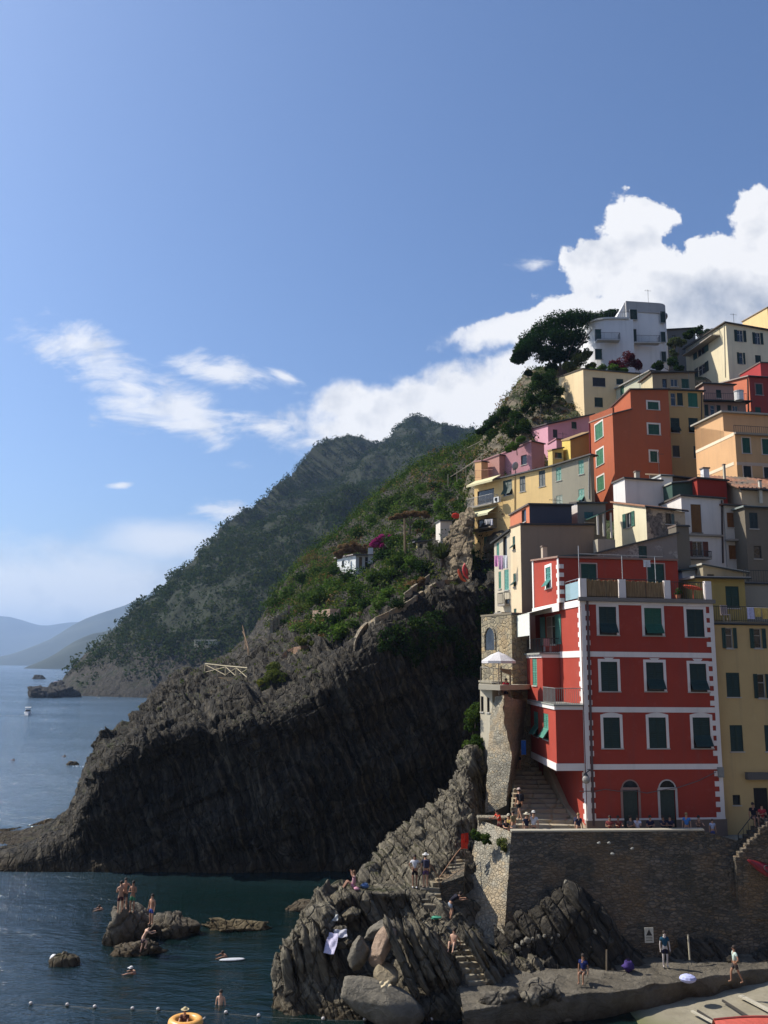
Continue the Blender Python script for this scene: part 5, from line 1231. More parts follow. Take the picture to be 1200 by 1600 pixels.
mb = MB(); boxF(mb, fs2, -.03, S2, zb3-.2, zb3+.12, .004, .06); boxF(mb, fn2, 0, wd2-.02, zb3-.2, zb3+.12, .004, .06); boxF(mb, fs2, 0, S2, zb2-.02, zb2+.25, .004, .05); mb.obj('wing_band', trim, root)
# balcony on top of the first floor wing, and roof terrace of the second floor wing
mb = MB(); mb.hexa([Vector((p.x, p.y, zb2+.22))+d for p, d in zip(q1, [-u*.15-v*.15, -v*.15, Vector(), -u*.15])], [Vector((p.x, p.y, zb2+.3))+d for p, d in zip(q1, [-u*.15-v*.15, -v*.15, Vector(), -u*.15])]); bb = mb.obj('balcony', plaster((.24, .25, .22)), root)
rl = [Vector((q1[1].x, q1[1].y, zb2+.3)), Vector((q1[0].x, q1[0].y, zb2+.3)), Vector((q1[0].x, q1[0].y, zb2+.3)).lerp(Vector((q1[3].x, q1[3].y, zb2+.3)), .45)]
railing('railing', rl, .95, paint((.3, .3, .28), .5, .4), bb)
rl = [Vector((p.x, p.y, zb3+.12)) for p in (q2[1], q2[0], q2[3])]
mb = MB(); mb.hexa([p-Vector((0, 0, .12)) for p in [rl[1]-u*.2-v*.1, rl[0]-v*.1, Vector((q2[2].x, q2[2].y, zb3+.12)), rl[2]-u*.2]], [rl[1]-u*.2-v*.1, rl[0]-v*.1, Vector((q2[2].x, q2[2].y, zb3+.12)), rl[2]-u*.2]); bb = mb.obj('balcony', plaster((.28, .28, .25)), root)
railing('railing', rl, .95, IRON, bb)
# awning over that terrace
aw0 = fs2.pt(.2, zb3+2.75, .75); aw1 = fs2.pt(S2-.2, zb3+2.75, .75)
mb = MB(); ia = aw0+u*1.7+Vector((0, 0, .45)); ib = aw1+u*1.7+Vector((0, 0, .45)); dn_ = Vector((0, 0, .02))
mb.hexa([aw0-dn_, ia-dn_, ib-dn_, aw1-dn_], [aw0, ia, ib, aw1]); mb.hexa([aw0-Vector((0, 0, 1.5)), aw0-Vector((0, 0, 1.5))+u*.03, aw1-Vector((0, 0, 1.5))+u*.03, aw1-Vector((0, 0, 1.5))], [aw0, aw0+u*.03, aw1+u*.03, aw1])
for p in (aw0, aw1): mb.tube([p, p-Vector((0, 0, 2.4))], .03, 5)
mb.obj('awning', cloth((.66, .68, .6)), root)
t = thing('cafe_chair', 'red and white chair on the upper side balcony of the big red house', 'chair', Vector((q2[0].x+.5, q2[0].y+.8, zb3+.12)))
mb = MB(); o_ = Vector((q2[0].x+.5, q2[0].y+.8, zb3+.12)); mb.box(o_+Vector((0, 0, .45)), (.45, .45, .05)); mb.obj('seat', paint((.5, .1, .08)), t)
mb = MB(); mb.box(o_+Vector((0, .22, .75)), (.45, .05, .5)); mb.obj('backrest', paint((.6, .3, .28)), t)
for sx in (-.2, .2):
    for sy in (-.2, .2): mb = MB(); mb.tube([o_+Vector((sx, sy, 0)), o_+Vector((sx, sy, .43))], .02, 5); mb.obj('leg', paint((.5, .5, .5)), t)
# top storey, set back
zt4 = ff.hit(1000, 880)[1]+.1
fb = Fr(C0+v*3.0, u, -v); s0 = fb.hit(874, 900)[0]; s1 = fb.hit(1060, 905)[0]
h4 = [(fb.hit(908, 900)[0], fb.hit(932, 900)[0], ztop+.05, fb.hit(920, 881)[1]), (fb.hit(1012, 900)[0], fb.hit(1038, 900)[0], ztop+.05, fb.hit(1020, 881)[1])]
ft4 = Fr(fb.pt(s0, 0), u, -v); h4 = [(h[0]-s0, h[1]-s0, h[2], h[3]) for h in h4]
zt4 = fb.hit(960, 874)[1]
mb = MB(); wallgrid(mb, ft4, s1-s0, ztop, zt4, zt4, h4, .2)
ca = fb.pt(s0, 0); cb = fb.pt(s1, 0); cd = ca+v*5; ce = cb+v*5
mb.add([(cb.x, cb.y, ztop), (ce.x, ce.y, ztop), (ce.x, ce.y, zt4), (cb.x, cb.y, zt4)], [(0, 1, 2, 3)])
fl4 = Fr(ca, v, -u); S4, zf4 = fl4.hit(832, 877)
w4 = (lambda x0, y0, x1, y1: tuple(sorted((fl4.hit(x0, 905)[0], fl4.hit(x1, 905)[0])))+(fl4.hit(857, y1)[1], fl4.hit(857, y0)[1]))(853, 886, 861, 919)
wallgrid(mb, fl4, S4, ztop-.1, zt4, zf4, [w4], .2); mb.obj('wall', redm, root)
for h in h4: window(root, ft4, h, 'c', (.013, .06, .045), (.4, .3, .27), name='terrace_door', fw=.08)
window(root, fl4, w4, 'h', (.06, .24, .2), TRIM, fw=.2)
mb = MB(); a0 = ca-v*.15-u*.15; mb.hexa([Vector((p.x, p.y, z)) for p, z in ((a0, zt4), (cb-v*.15, zt4), (cb+v*S4, zf4), (ca+v*S4-u*.15, zf4))], [Vector((p.x, p.y, z+.12)) for p, z in ((a0, zt4), (cb-v*.15, zt4), (cb+v*S4, zf4), (ca+v*S4-u*.15, zf4))]); mb.obj('roof', plaster((.28, .18, .14), .8), root)
mb = MB(); boxF(mb, fl4, 0, .3, ztop, zt4, .004, .05); boxF(mb, fl4, S4-.3, S4, ztop, zf4, .004, .05)
z = ztop; k = 0
while z < zt4-.3:
    if k % 2 == 0: boxF(mb, fl4, .3, .5, z, z+.28, .004, .05); boxF(mb, ft4, .004, .3, z, z+.28, .004, .05)
    z += .28; k += 1
boxF(mb, fl4, 0, S4, ztop-.55, ztop-.02, .06, .1)
mb.obj('quoins', trim, root)
# terrace parapet: posts, cane screens, railing
px_ = [(908, 918), (968, 978), (1039, 1048), (1108, 1117)]
zr = ff.hit(960, 906)[1]
for x0, x1 in px_:
    s0_, s1_ = ff.hit(x0, 920)[0], ff.hit(x1, 920)[0]
    if x0 == 908: s0_, s1_ = 0, .42
    if x0 == 1108: s0_, s1_ = SR-.42, SR
    mb = MB(); boxF(mb, ff, s0_, s1_, ztop+.122, zr+.05, -.3, -.01); mb.obj('parapet_post', trim, root)
m_, N = newmat('cane_screen'); p_ = pos(N); rr_ = N.n('ShaderNodeMapping', {'Vector': p_, 'Scale': (14, 14, .6)}).outputs[0]
nn_ = N.noise(rr_, 1.6, 4, .7); finish(N, N.ramp(nn_, [(.3, (.11, .065, .03)), (.55, (.3, .2, .1)), (.75, (.42, .32, .18))]), .9, nn_, .8, .03); cane = m_
def canes(f, s0, s1, z0, z1, d, name='cane_screen'):
    mb = MB(); rg = random.Random(int(s0*10)); s = s0
    while s < s1:
        w = rg.uniform(.035, .06); mb.tube([f.pt(s, z0, d+rg.uniform(-.01, .01)), f.pt(s+rg.uniform(-.01, .01), z1+rg.uniform(-.08, .05), d)], w/2, 5); s += w*.9
    return mb.obj(name, cane, root)
g = lambda x: ff.hit(x, 920)[0]
canes(ff, .46, g(967), ztop+.13, zr-.02, -.12); canes(ff, g(979), g(1038), ztop+.13, zr-.05, -.12)
railing('railing', [ff.pt(g(1050), ztop+.12, -.12), ff.pt(SR-.42, ztop+.12, -.12)], zr-ztop-.15, IRON, root, sp=.12)
railing('railing', [ff.pt(.4, ztop+.13, -.05), ff.pt(g(1040), ztop+.13, -.05)], zr-ztop-.08, IRON, root, sp=1.2)
mb = MB(); boxF(mb, fl, .05, 2.9, ztop+.1, zr-.1, -.06, -.03); gm = newmat('balcony_glass'); finish(gm[1], (.25, .36, .38), .1, spec=.6); mb.obj('glass_panel', gm[0], root)
railing('railing', [fl.pt(.02, ztop+.12, -.05), fl.pt(2.9, ztop+.12, -.05)], zr-ztop-.05, paint((.45, .45, .45), .4, .6), root, sp=.9)
# pergola poles, lines and canopy on the roof terrace
mb = MB(); zc4 = zt4+.1
for x in (908, 976, 1028):
    s = ff.hit(x, 900)[0]; mb.tube([ff.pt(s, ztop+.1, -.35), ff.pt(s, zt4+(.45 if x < 950 else -.1), -.35)], .025, 5)
mb.tube([ff.pt(ff.hit(908, 880)[0], zt4-.05, -.35), ff.pt(ff.hit(1040, 880)[0], zt4-.1, -.35)], .02, 5)
mb.obj('pergola_frame', paint((.45, .43, .4), .4, .5), root)
s = ff.hit(1010, 900)[0]; t = laundry('washing_line', 'small white cloth hanging in front of the roof terrace door of the big red house', [ff.pt(s, zt4-.35, -.4), ff.pt(s+.5, zt4-.35, -.4)], [(.65, .65, .65)], .6)
c = ff.pt(ff.hit(1063, 925)[0], ztop+.12, -.3); t = thing('plant_pot', 'terracotta pot with a small plant behind the roof terrace railing', 'plant pot', c)
mb = MB(); mb.tube([c, c+Vector((0, 0, .3))], .13, 10, .18); mb.obj('pot', paint((.45, .17, .09)), t)
leafobj('foliage', clumps([c+Vector((0, 0, .5))], [.26], 60, .16, .3, 5), leafmat('pot_plant_leaves', (.04, .09, .03)), t)
# red parasol lying folded near the right of the terrace
c = ff.pt(ff.hit(1092, 914)[0], ztop+.95, -.8); mb = MB(); mb.ell(c, (.7, .35, .12), 12, 6, rot(0, 10, 10)); mb.tube([c-Vector((0, 0, .9)), c], .03, 6)
tag(mb.obj('parasol', cloth((.55, .09, .05))), 'small red parasol on the right end of the red house roof terrace', 'parasol')
# wall lamp, meter boxes and cables on the facade
c = ff.pt(ff.hit(911, 1216)[0], ff.hit(911, 1216)[1], .5); t = thing('street_lamp', 'round glass street lamp on an iron bracket at the corner of the big red house', 'street lamp', c)
mb = MB(); mb.tube([ff.pt(.1, c.z+.5, .05), ff.pt(.1, c.z+.55, .5), c+Vector((0, 0, .35))], .03, 6); mb.obj('bracket', IRON, t)
mb = MB(); mb.ell(c, (.24, .24, .26), 14, 8); mb.obj('globe', paint((.3, .28, .25), .15), t); mb = MB(); mb.tube([c+Vector((0, 0, .2)), c+Vector((0, 0, .36))], .16, 10, .06); mb.obj('cap', IRON, t)
def cable(f, pts, name, label):
    mb = MB(); mb.tube([f.pt(*f.hit(x, y), .07) for x, y in pts], .022, 4); return tag(mb.obj(name, paint((.16, .13, .12))), label, 'cable')
cable(ff, [(945, 1233), (965, 1236), (990, 1235), (1010, 1239), (1035, 1234), (1060, 1230), (1090, 1220), (1118, 1206)], 'cable', 'sagging grey cable strung across the ground floor of the red house to its right corner')
cable(ff, [(905, 1236), (930, 1236), (945, 1233)], 'cable', 'short grey cable beside the drainpipe at the red house corner')
for x, lb in ((1125, 'grey junction box high at the right corner of the red house'),):
    s, z = ff.hit(x, 1205); mb = MB(); boxF(mb, ff, s-.2, s+.15, z-.35, z+.25, .06, .2); tag(mb.obj('junction_box', paint((.25, .25, .23))), lb, 'junction box')
REDff, REDfl, REDu, REDv, REDC = ff, fl, u, v, C0
# ======================================================= yellow house to the right of it
b = Bld('yellow_house', 'tall ochre yellow house joined to the right side of the big red house', 'house', RA)
Cy = ff.pt(SR+.12, ff.hit(1120, 975)[1], -.35)
b.block(Cy, 5., 9.5, zb=5, col=(.5, .36, .17), rc=(.17, .16, .13), ov=.02, rt=.2, sh=(.012, .035, .028),
        front=[(1134, 981, 1145, 1013, 'o', (.015, .05, .04)), (1178, 982, 1190, 1013, 'o', (.015, .05, .04)), (1135, 1051, 1156, 1089, 'c'), (1184, 1053, 1196, 1091, 'o'), (1141, 1133, 1161, 1174, 'c'), (1195, 1133, 1214, 1174, 'c'), (1145, 1242, 1157, 1258, 'd'), (1179, 1231, 1201, 1293, 'v', (.015, .013, .013))])
YL = b
mb = MB(); s0_, z_ = b.ff.hit(1164, 1212); s1_, _ = b.ff.hit(1212, 1212); boxF(mb, b.ff, s0_, s1_, z_-.2, z_+.2, .01, .35); mb.obj('door_hood', plaster((.12, .11, .1), .8), b.root)
# rooftop level with terrace
zT = Cy.z+.2
fY = Fr(b.ff.pt(0, zT, -1.8), b.u, -b.v)
b.block(Vector((fY.o.x, fY.o.y, fY.hit(1140, 905)[1])), 3., (1163, 905), zb=zT, col=(.36, .28, .1), rc=(.4, .38, .34), ov=.3, front=[(1134, 916, 1155, 950, 'c', (.015, .05, .035))])
railing('railing', [b.T[0].copy()*0+YL.T[0] if False else Vector((Cy.x, Cy.y, zT)), Vector((Cy.x, Cy.y, zT))+REDu*9], .95, IRON, b.root, sp=.15)
o_ = P(1133, 953, 54.6); o_.z = zT
t = thing('garden_chair', 'pale plastic garden chair on the terrace right of the red house roof', 'chair', o_)
mb = MB(); mb.box(o_+Vector((0, 0, .42)), (.45, .45, .05)); mb.obj('seat', paint((.35, .3, .3)), t)
mb = MB(); mb.box(o_+Vector((0, .22, .75)), (.45, .05, .6)); mb.obj('backrest', paint((.35, .3, .3)), t)
for sx in (-.2, .2):
    for sy in (-.2, .2): mb = MB(); mb.tube([o_+Vector((sx, sy, 0)), o_+Vector((sx, sy, .4))], .02, 5); mb.obj('leg', paint((.35, .3, .3)), t)
laundry('washing_line', 'white and yellow towels on the railing at the right edge below the grey brown house', [P(1166, 949, 54), P(1200, 950, 54.3)], [(.5, .5, .7), (.62, .45, .15), (.6, .42, .14)], .8)
b = Bld('balcony_house', 'grey concrete balcony block at the right edge above the yellow terrace', 'house', RA)
b.block((1163, 912, 58.5), 3., 9., zb=12, col=(.27, .26, .22), rc=(.16, .15, .14), ov=.1)
railing('railing', [b.T[0]+Vector((0, 0, .15)), b.T[1]+Vector((0, 0, .15))], .8, IRON, b.root, sp=.18)
# huts and roofs behind the red house terrace
b = Bld('roof_hut', 'low hut with a pale sloping sheet roof behind the right end of the red house', 'hut', RA)
b.block((1098, 883, 60), 4., (1166, 896), zb=14, col=(.3, .26, .18), rc=(.5, .48, .4), ov=.15, front=[(1105, 897, 1116, 905, 'd'), (1140, 902, 1150, 908, 'd')])
b.block((1066, 893, 61), 3., (1096, 890), zb=14, col=(.32, .38, .48), rc=(.03, .05, .05), ov=.25, front=[(1080, 901, 1085, 905, 'd')])
b = Bld('grey_gable_house', 'grey rendered gable with one green shutter rising behind the red house roof', 'house', 9)
b.block((922, 868, 60.5), 6., (1057, 833), zb=12, col=(.24, .21, .19), fcol=peeled((.2, .18, .165), (.3, .28, .26)), rc=(.12, .07, .055), ov=.12, rt=.1, front=[(998, 853, 1011, 876, 'c', (.015, .045, .04))])
b.block(b.T[1]+Vector((0, 0, .5)), 1.2, 1.0, zb=12, col=(.14, .125, .1), rc=(.15, .12, .1), ov=.04)
b = Bld('low_grey_house', 'low grey roof with an upturned edge just behind the red house parapet', 'house', 9)
b.block((874, 871, 57.3), 3., (925, 868), zb=10, col=(.2, .16, .14), rc=(.08, .11, .1), ov=.1)
# ======================================================= terrace, retaining wall, stairs, quay
zW = 7.45; FLZ = 6.62
def wallsurf(name, rows, nr, nc, mat, amp=.05, fr=1.2, seed=3, thick=None):
    G = loft(rows, nr, nc, False); n = gnormals(G)
    G += n*(fbm(G[..., 0]*fr, G[..., 1]*fr, G[..., 2]*fr*1.6, 4, seed)*amp)[..., None]
    return G
STL = stonewall('harbour_wall_lit', (.34, .315, .25), (.2, .185, .15), (.29, .27, .22), 5.0, 1.5, .3)  # paler stone for the sunny face, darker below: sun and shade in the colours
STD = stonewall('harbour_wall_shaded', (.17, .14, .105), (.07, .062, .05), (.1, .09, .072), 3.8, 2.3, .6)
t = thing('retaining_wall', 'tall old stone retaining wall carrying the terrace in front of the big red house', 'wall', (14, 50, 1))
def vcol(px, Y, z): a = P(px, 1300, Y); return Vector((a.x*0+ (P(px, 1300, Y).x), Y, z))
ftop = [(799, 50), (900, 50.3), (1000, 50.6), (1100, 51), (1150, 51.2), (1210, 51.6), (1300, 52)]
top = [vcol(x, Y, zW) for x, Y in ftop]
top[4].z = 6.9; top[5].z = 7.3; top[6].z = 8.5
bot = [Vector((p.x+.1, p.y-1.5, .6)) for p in top]; bot[0] = P(786, 1485, 48.3)
mid = [a.lerp(b_, .5) for a, b_ in zip(top, bot)]
G = wallsurf('w', [bot, mid, top], 60, 160, STD, .12); 
def gridpart(name, G, mat, parent):
    nr, nc, _ = G.shape; me = bpy.data.meshes.new(name); idx = np.arange(nr*nc).reshape(nr, nc)
    f = np.stack([idx[:-1, :-1], idx[:-1, 1:], idx[1:, 1:], idx[1:, :-1]], -1).reshape(-1, 4)
    off = OFF[parent.name]; fastmesh(me, G.reshape(-1, 3)-np.array(off), f); me.materials.append(mat)
    o = bpy.data.objects.new(name, me); COL.objects.link(o); o.parent = parent; return o
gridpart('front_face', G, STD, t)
G2 = wallsurf('w', [[P(722, 1440, 50.0), P(752, 1468, 49.0), P(786, 1485, 48.3)], [P(727, 1385, 51.6), P(755, 1395, 50.4), P(793, 1400, 49.1)], [P(742, 1312, 53.0), P(765, 1318, 52), P(799, 1320, 49.9)], [P(748, 1281, 54), P(772, 1289, 52.2), Vector(top[0])]], 50, 40, STL, .1, 1.5, 8)
G2[:, -1] = G2[:, -1]  # meets the front face at the arris
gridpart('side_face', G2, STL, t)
mb = MB(); cap = plaster((.36, .33, .26), .7); mb.tube
pp = [Vector(p) for p in top[:4]]
for a, b_ in zip(pp[:-1], pp[1:]):
    d = Vector((0, .45, 0)); mb.hexa([a-Vector((0, .06, 0)), b_-Vector((0, .06, 0)), b_+d, a+d], [q+Vector((0, 0, .09)) for q in (a-Vector((0, .06, 0)), b_-Vector((0, .06, 0)), b_+d, a+d)])
mb.obj('coping', cap, t)
mb = MB()   # rear side of the parapet
for a, b_ in zip(pp[:-1], pp[1:]): mb.hexa([Vector((a.x, a.y+.42, FLZ-.3)), Vector((b_.x, b_.y+.42, FLZ-.3)), Vector((b_.x, b_.y+.44, FLZ-.3)), Vector((a.x, a.y+.44, FLZ-.3))], [Vector((a.x, a.y+.42, zW)), Vector((b_.x, b_.y+.42, zW)), Vector((b_.x, b_.y+.44, zW)), Vector((a.x, a.y+.44, zW))])
mb.obj('inner_face', STD, t)
# terrace floor
mb = MB(); fl_ = [(top[0].x, top[0].y+.3), (top[6].x, top[6].y+.3), (top[6].x, 62), (P(815, 1200, 60).x-3, 60), (P(748, 1283, 54).x, 54.2)]
mb.prism(fl_, 5.5, FLZ); o = mb.obj('terrace_paving', stonewall('terrace_paving', (.3, .27, .2), (.22, .2, .15), (.26, .23, .18), 1.5, 1, .2)); o['kind'] = 'structure'
# stone wall running back left of the stairs, pale buttress house below the stone house
SWM = stonewall('stair_wall_stone', (.3, .275, .215), (.18, .165, .13), (.26, .24, .19), 5.0, 1.5, .35)
t = thing('stone_wall', 'high pale rubble wall along the left of the steps beside the red house', 'wall', (8.6, 57, 6))
f1 = [P(766, 1282, 55), P(781, 1284, 54.4), P(797, 1240, 54.4), P(799, 1200, 56)]
G3 = wallsurf('w', [[P(758, 1272, 56), P(774, 1266, 55.6), P(791, 1258, 55)], [P(762, 1180, 57), P(779, 1180, 56), P(800, 1180, 55.2)], [P(765, 1130, 58.5), P(776, 1130, 57), P(788, 1130, 55.8)], [P(768, 1090, 60), P(776, 1088, 58.5), P(787, 1086, 56.5)]], 50, 24, SWM, .14, 1.3, 12)
gridpart('lit_face', G3, SWM, t)
G4 = wallsurf('w', [[P(791, 1252, 55), P(800, 1230, 58), P(808, 1200, 63)], [P(800, 1180, 55.2), P(808, 1175, 58), P(818, 1170, 63)], [P(788, 1130, 55.8), P(808, 1132, 58), P(828, 1130, 63)], [P(787, 1086, 56.5), P(806, 1092, 58), P(832, 1098, 63)]], 40, 30, SWM, .14, 1.3, 14)
gridpart('shaded_face', G4, SWM, t)
b = Bld('buttress_house', 'tall narrow pale rendered annex with slit windows on the rocks below the parasol', 'house', 26)
b.block((769, 1068, 59), (750, 1066), 1.2, zb=6, col=(.42, .38, .29), rc=(.3, .27, .2), ov=.08, left=[(750.6, 1088, 755.6, 1112, 'd'), (761, 1090, 765, 1113, 'd')])
fP = b.fl
# small terrace with parasol, posts
t = thing('parasol', 'large white parasol on the little terrace below the arched window', 'parasol', P(779, 1062, 58))
c = P(779, 1018, 58); mb = MB(); n = 8; R_ = 1.15
rim = [c+Vector((R_*math.cos(2*math.pi*k/n), R_*math.sin(2*math.pi*k/n), -.62)) for k in range(n)]
mid_ = [c+Vector((R_*.5*math.cos(2*math.pi*k/n), R_*.5*math.sin(2*math.pi*k/n), -.24)) for k in range(n)]
vs = [c]+mid_+rim+[r-Vector((0, 0, .16)) for r in rim]
fs = [(0, 1+k, 1+(k+1) % n) for k in range(n)]+[(1+k, 1+n+k, 1+n+(k+1) % n, 1+(k+1) % n) for k in range(n)]+[(1+n+k, 1+2*n+k, 1+2*n+(k+1) % n, 1+n+(k+1) % n) for k in range(n)]
mb.add(vs, fs); mb.obj('canopy', cloth((.62, .6, .6)), t)
mb = MB(); mb.tube([c+Vector((0, 0, .12)), c-Vector((0, 0, 2.9))], .035, 6); mb.obj('pole', paint((.3, .28, .25)), t)
for k in range(n): mb = MB(); mb.tube([c-Vector((0, 0, .1)), rim[k]-Vector((0, 0, .01))], .012, 4); mb.obj('rib', paint((.3, .28, .25)), t)
railing('terrace_railing', [P(751, 1066, 58), P(771, 1068, 57.4), P(779, 1069, 57)], 1.0, paint((.35, .32, .26)), None, sp=.3, label='pale railing round the little terrace under the white parasol', cat='railing')
mb = MB(); q0, q1, q2 = P(750, 1067, 58.2), P(781, 1070, 56.8), P(797, 1062, 62)
mb.prism([(q0.x-.1, q0.y), (q1.x, q1.y-.1), (q2.x+2.5, q2.y), (q0.x+.5, 63)], q1.z-.35, q1.z-.02); tag(mb.obj('terrace_slab', plaster((.36, .33, .26))), 'pale slab of the little terrace carrying the white parasol', 'terrace')
t = thing('striped_awning', 'low wooden pergola with crossed laths beside the white parasol', 'pergola', P(792, 1065, 59))
for x, y in ((783, 1046), (797, 1050)): mb = MB(); q = P(x, y, 58.6); mb.box((q.x, q.y, q.z-1), (.1, .1, 2.4)); mb.obj('post', paint((.2, .16, .11)), t)
for k in range(5): mb = MB(); mb.tube([P(781+k, 1045+k*1.2, 58), P(800, 1047+k*2, 60)], .04, 4); mb.obj('lath', paint((.32, .27, .2)), t)
# steps up beside the red house
ST_M = stonewall('step_stone', (.36, .32, .25), (.28, .25, .19), (.3, .27, .2), 1.2, 1, .1)
t = thing('staircase', 'stone steps climbing between the rubble wall and the side of the red house', 'stairs', (10.5, 54, FLZ))
n = 18; a0 = REDfl.pt(1.0, 0); 
for k in range(n):
    f = k/(n-1); Y = 52.6+f*10.4; z = FLZ+.12+f*3.6
    xl = P(798+ f*8, 1290-f*100, Y).x if k > 3 else P(812-4*k, 1290, Y).x; xr = REDfl.pt((Y-C0.y)/v.y, 0).x-.35
    mb = MB(); mb.box(((xl+xr)/2, Y+.3, z-.3), (xr-xl, .66, .62)); mb.obj('step', ST_M, t)
# rendered kerb along the side wall
mb = MB(); L0 = [REDfl.pt(s, 0) for s in (.05, 3.2, 7.3)]; zc_ = [FLZ+.55, FLZ+1.4, FLZ+3.9]
for i in range(2):
    a, b_ = L0[i], L0[i+1]; w = Vector((-.32, 0, 0))
    mb.hexa([Vector((a.x, a.y, 6)), Vector((b_.x, b_.y, 6)), Vector((b_.x, b_.y, 6))+w, Vector((a.x, a.y, 6))+w], [Vector((a.x, a.y, zc_[i])), Vector((b_.x, b_.y, zc_[i+1])), Vector((b_.x, b_.y, zc_[i+1]))+w, Vector((a.x, a.y, zc_[i]))+w])
mb.obj('kerb', plaster((.36, .29, .2), .5), t)
q = P(875, 1290, 51.4); t = thing('bench', 'pale bench and thin rail at the foot of the red house steps', 'bench', (q.x, q.y, FLZ))
mb = MB(); mb.box((q.x, q.y, FLZ+.45), (1.5, .4, .06), rad(-20)); mb.obj('seat', paint((.5, .47, .4)), t)
for s_ in (-.6, .6): mb = MB(); mb.box((q.x+s_, q.y-s_*.35, FLZ+.21), (.08, .35, .42), rad(-20)); mb.obj('leg', paint((.2, .2, .18)), t)
mb = MB(); mb.box((P(770, 1258, 53.6).x, 53.6, FLZ+1.0), (1.9, .8, .16), 0); mb.box((P(757, 1268, 53.8).x, 53.9, FLZ+.4), (.8, .7, 1.2), 0)
tag(mb.obj('stone_bench', SWM, bevel=.05), 'rough stone slab table where the red shirted group rests', 'stone slab')
# ---------------------------------------------------- quay and slipway
QM = rockmat('quay_stone', (.13, .115, .09), (.06, .054, .044), (.19, .17, .135), sscale=.5, dark_low=.3, tilt=(.1, .2, .95), crack=.2)
edge = [(725, 1583), (790, 1572), (870, 1560), (960, 1549), (1050, 1536), (1130, 1524), (1210, 1512), (1320, 1496)]
zq = 1.15
e_ = [PZ(x, y, zq) for x, y in edge]
back = [Vector((p.x*1.02, 51.5, zq+.25)) for p in e_]
rows = [[Vector((p.x, p.y+.35, -1.5)) for p in e_], [Vector((p.x, p.y+.05, zq-.25)) for p in e_], [Vector((p.x, p.y+.1, zq)) for p in e_], [a.lerp(b_, .3) for a, b_ in zip(e_, back)], [a.lerp(b_, .65) for a, b_ in zip(e_, back)], back]
G = loft(rows, 60, 220, False); G += np.stack([0*G[..., 0], fbm(G[..., 0]*.9, G[..., 1]*.9, G[..., 2], 4, 2)*.3, fbm(G[..., 0]*.7, G[..., 1]*1.2, G[..., 2], 4, 5)*.12], -1)
gridobj('quay', G, QM)
# rough rock lip under the quay edge, lit along its top
lip = [(722, 1592), (760, 1583), (800, 1582), (860, 1580), (910, 1574), (950, 1566), (990, 1562)]
l_ = [PZ(x, y, .45) for x, y in lip]
rows = [[p+Vector((0, -.15, -1.2)) for p in l_], [p+Vector((0, -.1, -.35)) for p in l_], [p for p in l_], [p+Vector((0, .7, .15)) for p in l_], [p+Vector((0, 1.5, -.3)) for p in l_]]
G = loft(rows, 40, 160); G[..., 2] += fbm(G[..., 0]*1.3, G[..., 1]*1.3, G[..., 2]*1.3, 4, 6)*.3; G[..., 1] += fbm(G[..., 0]*1.1, G[..., 1], G[..., 2], 3, 7)*.3
gridobj('quay_rock_lip', G, rockmat('lip_rock', (.24, .2, .14), (.14, .12, .085), (.32, .28, .2), sscale=.6, dark_low=.15, tilt=(.2, .1, .9)))
for i, (px, py, s) in enumerate([(770, 1560, .55), (790, 1556, .6), (842, 1552, .75), (862, 1549, .5), (829, 1560, .4)]):
    boulder('quay_rock', ['knobbly pale rock at the left end of the quay', 'second knobbly rock at the left end of the quay beside the lower steps', 'larger rounded rock on the quay below the dark strata', 'small rock touching the larger rounded rock on the quay', 'smallest rock near the lit quay lip'][i], PZ(px, py, zq+.15), (s*1.3, s, s*.8), SWR, 90+i, rot(0, 0, i*40), rough=.12)
# slipway
cs = [(880, 1615), (1000, 1585), (1060, 1566), (1120, 1552), (1200, 1540), (1330, 1520)]
zs_ = [-.35, .05, .2, .32, .45, .6]
r1_ = [PZ(x, y, z) for (x, y), z in zip(cs, zs_)]
r0_ = [p+Vector((-1.5, -9, -.15)) for p in r1_]
G = loft([r0_, r1_, [p+Vector((.3, 2.6, .03)) for p in r1_]], 50, 120, False); G[..., 2] += fbm(G[..., 0]*.6, G[..., 1]*.6, G[..., 2]*0, 4, 9)*.05
m, N = newmat('slipway_concrete'); p = pos(N); nn = N.noise(p, .5, 5, .6); n2 = N.noise(p, 3, 5, .65)
zz = N.n('ShaderNodeSeparateXYZ', {0: p}).outputs[2]
c_ = N.mix(N.maprange(nn, .35, .65), (.27, .245, .185, 1), (.19, .17, .12, 1)); c_ = N.mix(N.maprange(n2, .5, .7, 0, .5), c_, (.15, .13, .1, 1))
c_ = N.mix(N.maprange(N.math('ADD', zz, N.math('MULTIPLY', nn, .3)), .12, .3, 1, 0), c_, (.09, .1, .03, 1))
finish(N, c_, .9, n2, .4, .03); gridobj('slipway', G, m)
def slipbeam(p0, p1, w, h, col, label):
    a, b_ = P(*p0) if len(p0) == 3 and p0[2] > 5 else PZ(*p0), PZ(*p1); d = (b_-a).normalized(); s = Vector((d.y, -d.x, 0))*w/2
    mb = MB(); mb.hexa([a-s, b_-s, b_+s, a+s], [q+Vector((0, 0, h)) for q in (a-s, b_-s, b_+s, a+s)]); return tag(mb.obj('slip_rail', paint(col, .8)), label, 'slipway rail')
slipbeam((1081, 1581, .35), (1124, 1604, .4), .14, .07, (.42, .39, .31), 'pale strip on the slipway nearest the water')
slipbeam((1090, 1581, .36), (1126, 1604, .4), .07, .1, (.05, .045, .04), 'dark timber rail just beside the pale strip nearest the water')
slipbeam((1129, 1565, .42), (1178, 1596, .45), .08, .1, (.05, .045, .04), 'long dark rail crossing the middle of the slipway')
slipbeam((1157, 1557, .5), (1215, 1587, .5), .26, .08, (.42, .39, .31), 'wide pale kerb on the slipway at the right edge')
c = PZ(1196, 1612, .5); t = thing('boat', 'upturned red boat whose hull just shows in the bottom right corner', 'boat', c)
